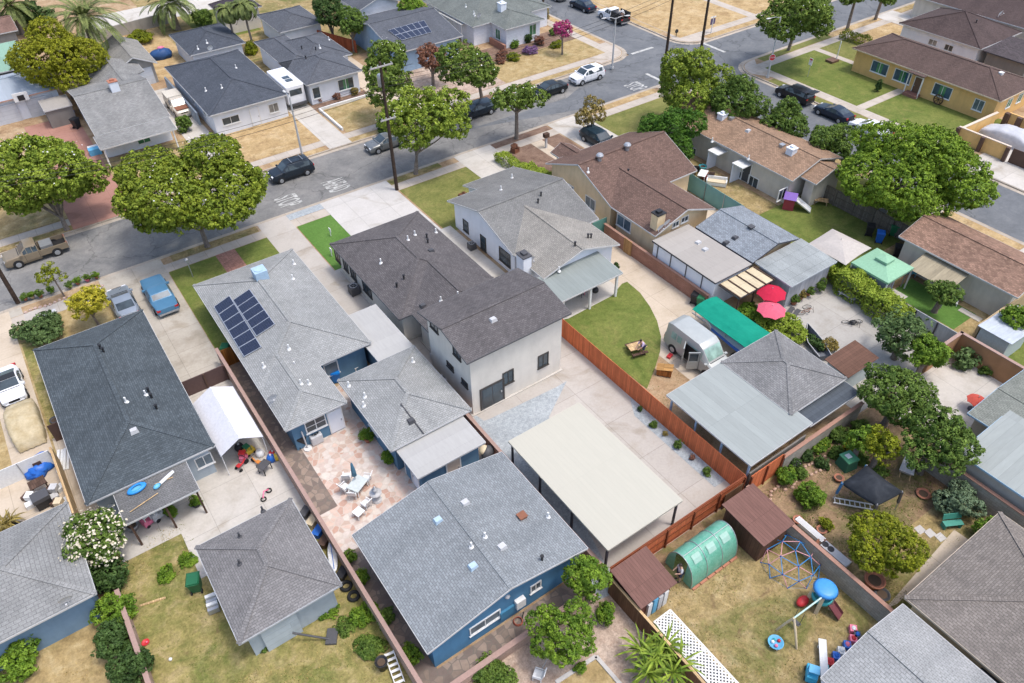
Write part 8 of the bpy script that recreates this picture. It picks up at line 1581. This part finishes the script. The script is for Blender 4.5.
# far side bits
x,y=g(162,58); th=thing('tarp_pile','dark blue tarp heap with a red bundle near the dark hip garage','tarp',(x,y,0)); m=MB(); m.ball((0,0,.4),1.4,1.0,.8,16,.2); m.build('tarp', plain('navy_tarp',(.02,.07,.2),.6), th, local=True); m=MB(); m.ball((.3,.6,1.0),.5,.35,.35,10,.15); m.build('bundle', PINKP, th, local=True)
for lb,a,b_,c in (('black bin by the pink-trimmed garage',43,113,BLACK),('blue bin beside the weathered grey house wall',73,121,BLUEP),('light blue bin at the grey house side wall',70,116,LBLUE),('dark bin at the grey house side wall',78,128,BLACK)): bin_(lb,*g(a,b_),.6,c,1.2)
chair('red chair before the white roll doors',*g(31,113),-1.2,REDP,s=1.3)
for lb,a,b_ in (('left dark chair on the porch of the blue-grey roofed house',228,126),('right dark chair on the porch of the blue-grey roofed house',236,124)): chair(lb,*g(a,b_),-1.5,DKGREY,'porch chairs',s=1.2)
x,y=g(96,154); th=thing('storage_crate','light blue and white crates beside the porch of the grey house','crates',(x,y,0)); m=MB(); m.cb((0,0,0),(1.2,.8,.7)); m.build('crate', LBLUE, th, local=True); m=MB(); m.cb((0,.9,0),(1.0,.8,.5)); m.build('crate', WHITE, th, local=True)
x,y=g(937.5,103); th=thing('wagon_wheel','dark wagon wheel leaning on the ochre wall','wagon wheel',(89.2,onx(937,104,89.3)[0],0)); m=MB(); k=20; m.tube([(0,.55*math.cos(2*PI*i/k),.6+.55*math.sin(2*PI*i/k)) for i in range(k+1)],.07,6,cap=False); m.build('rim', DARKWOOD, th, local=True); m=MB(); [m.tube([(0,.55*math.cos(q),.6+.55*math.sin(q)),(0,-.55*math.cos(q),.6-.55*math.sin(q))],.03,5) for q in (0,.8,1.6,2.4)]; m.build('spokes', DARKWOOD, th, local=True)
chair('small white chair on the gravel behind the bright blue house',*g(538,678),2.2,WHITE)
x,y=g(543,664); o=MB().tube([at(540,672,.1),at(549,656,1.4)],.035,7).build('garden_pole', STEEL); tag(o,'thin grey pole leaning into the round citrus tree','pole')
x,y=g(518,622); th=thing('hose_reel','coiled reddish hose on the path behind the bright blue house','hose',(x,y,0)); m=MB(); k=40; m.tube([(.28*math.cos(i*.6)*(1-.004*i),.28*math.sin(i*.6)*(1-.004*i),.04+.003*i) for i in range(k)],.025,6); m.build('coil', plain('hose_red',(.35,.1,.06),.6), th, local=True); m=MB(); m.tube([(.28,0,.05),(.6,.3,.03)],.03,6); m.build('nozzle', BLACK, th, local=True)
# ------------------------------------------------------------------ camera, sun, sky
cam = bpy.data.cameras.new('camera'); co = bpy.data.objects.new('camera', cam); COL.objects.link(co)
cam.sensor_width = 36; cam.lens = FOC/1024*36; cam.clip_start = .5; cam.clip_end = 6000
co.matrix_world = Matrix(((CR[0],-CD[0],-CF[0],0),(CR[1],-CD[1],-CF[1],0),(CR[2],-CD[2],-CF[2],CH),(0,0,0,1)))
sc.camera = co
SUN_EL, SUN_AZ = R(70), math.atan2(.66, -.75)     # azimuth from +y towards +x
d = Vector((math.cos(SUN_EL)*math.sin(SUN_AZ), math.cos(SUN_EL)*math.cos(SUN_AZ), math.sin(SUN_EL)))
sl = bpy.data.lights.new('sun','SUN'); sl.energy = .98; sl.angle = R(10); sl.color = (1,.98,.955)
so = bpy.data.objects.new('sun', sl); COL.objects.link(so); so.rotation_euler = (-d).to_track_quat('-Z','Y').to_euler()
w = bpy.data.worlds.new('World'); sc.world = w; w.use_nodes = True
nt = w.node_tree; bg = nt.nodes['Background']; sky = nt.nodes.new('ShaderNodeTexSky'); sky.sky_type = 'NISHITA'; sky.sun_disc = False
sky.sun_elevation = SUN_EL; sky.sun_rotation = SUN_AZ; sky.air_density = 1.0; sky.dust_density = 3.5; sky.ozone_density = 1.0
nt.links.new(sky.outputs[0], bg.inputs[0]); bg.inputs[1].default_value = .15
vs_ = sc.view_settings; vs_.view_transform = 'Standard'; vs_.look = 'None'; vs_.gamma = 1; vs_.use_curve_mapping = False; vs_.exposure = .95
sc.cycles.max_bounces = 6; sc.cycles.transparent_max_bounces = 8
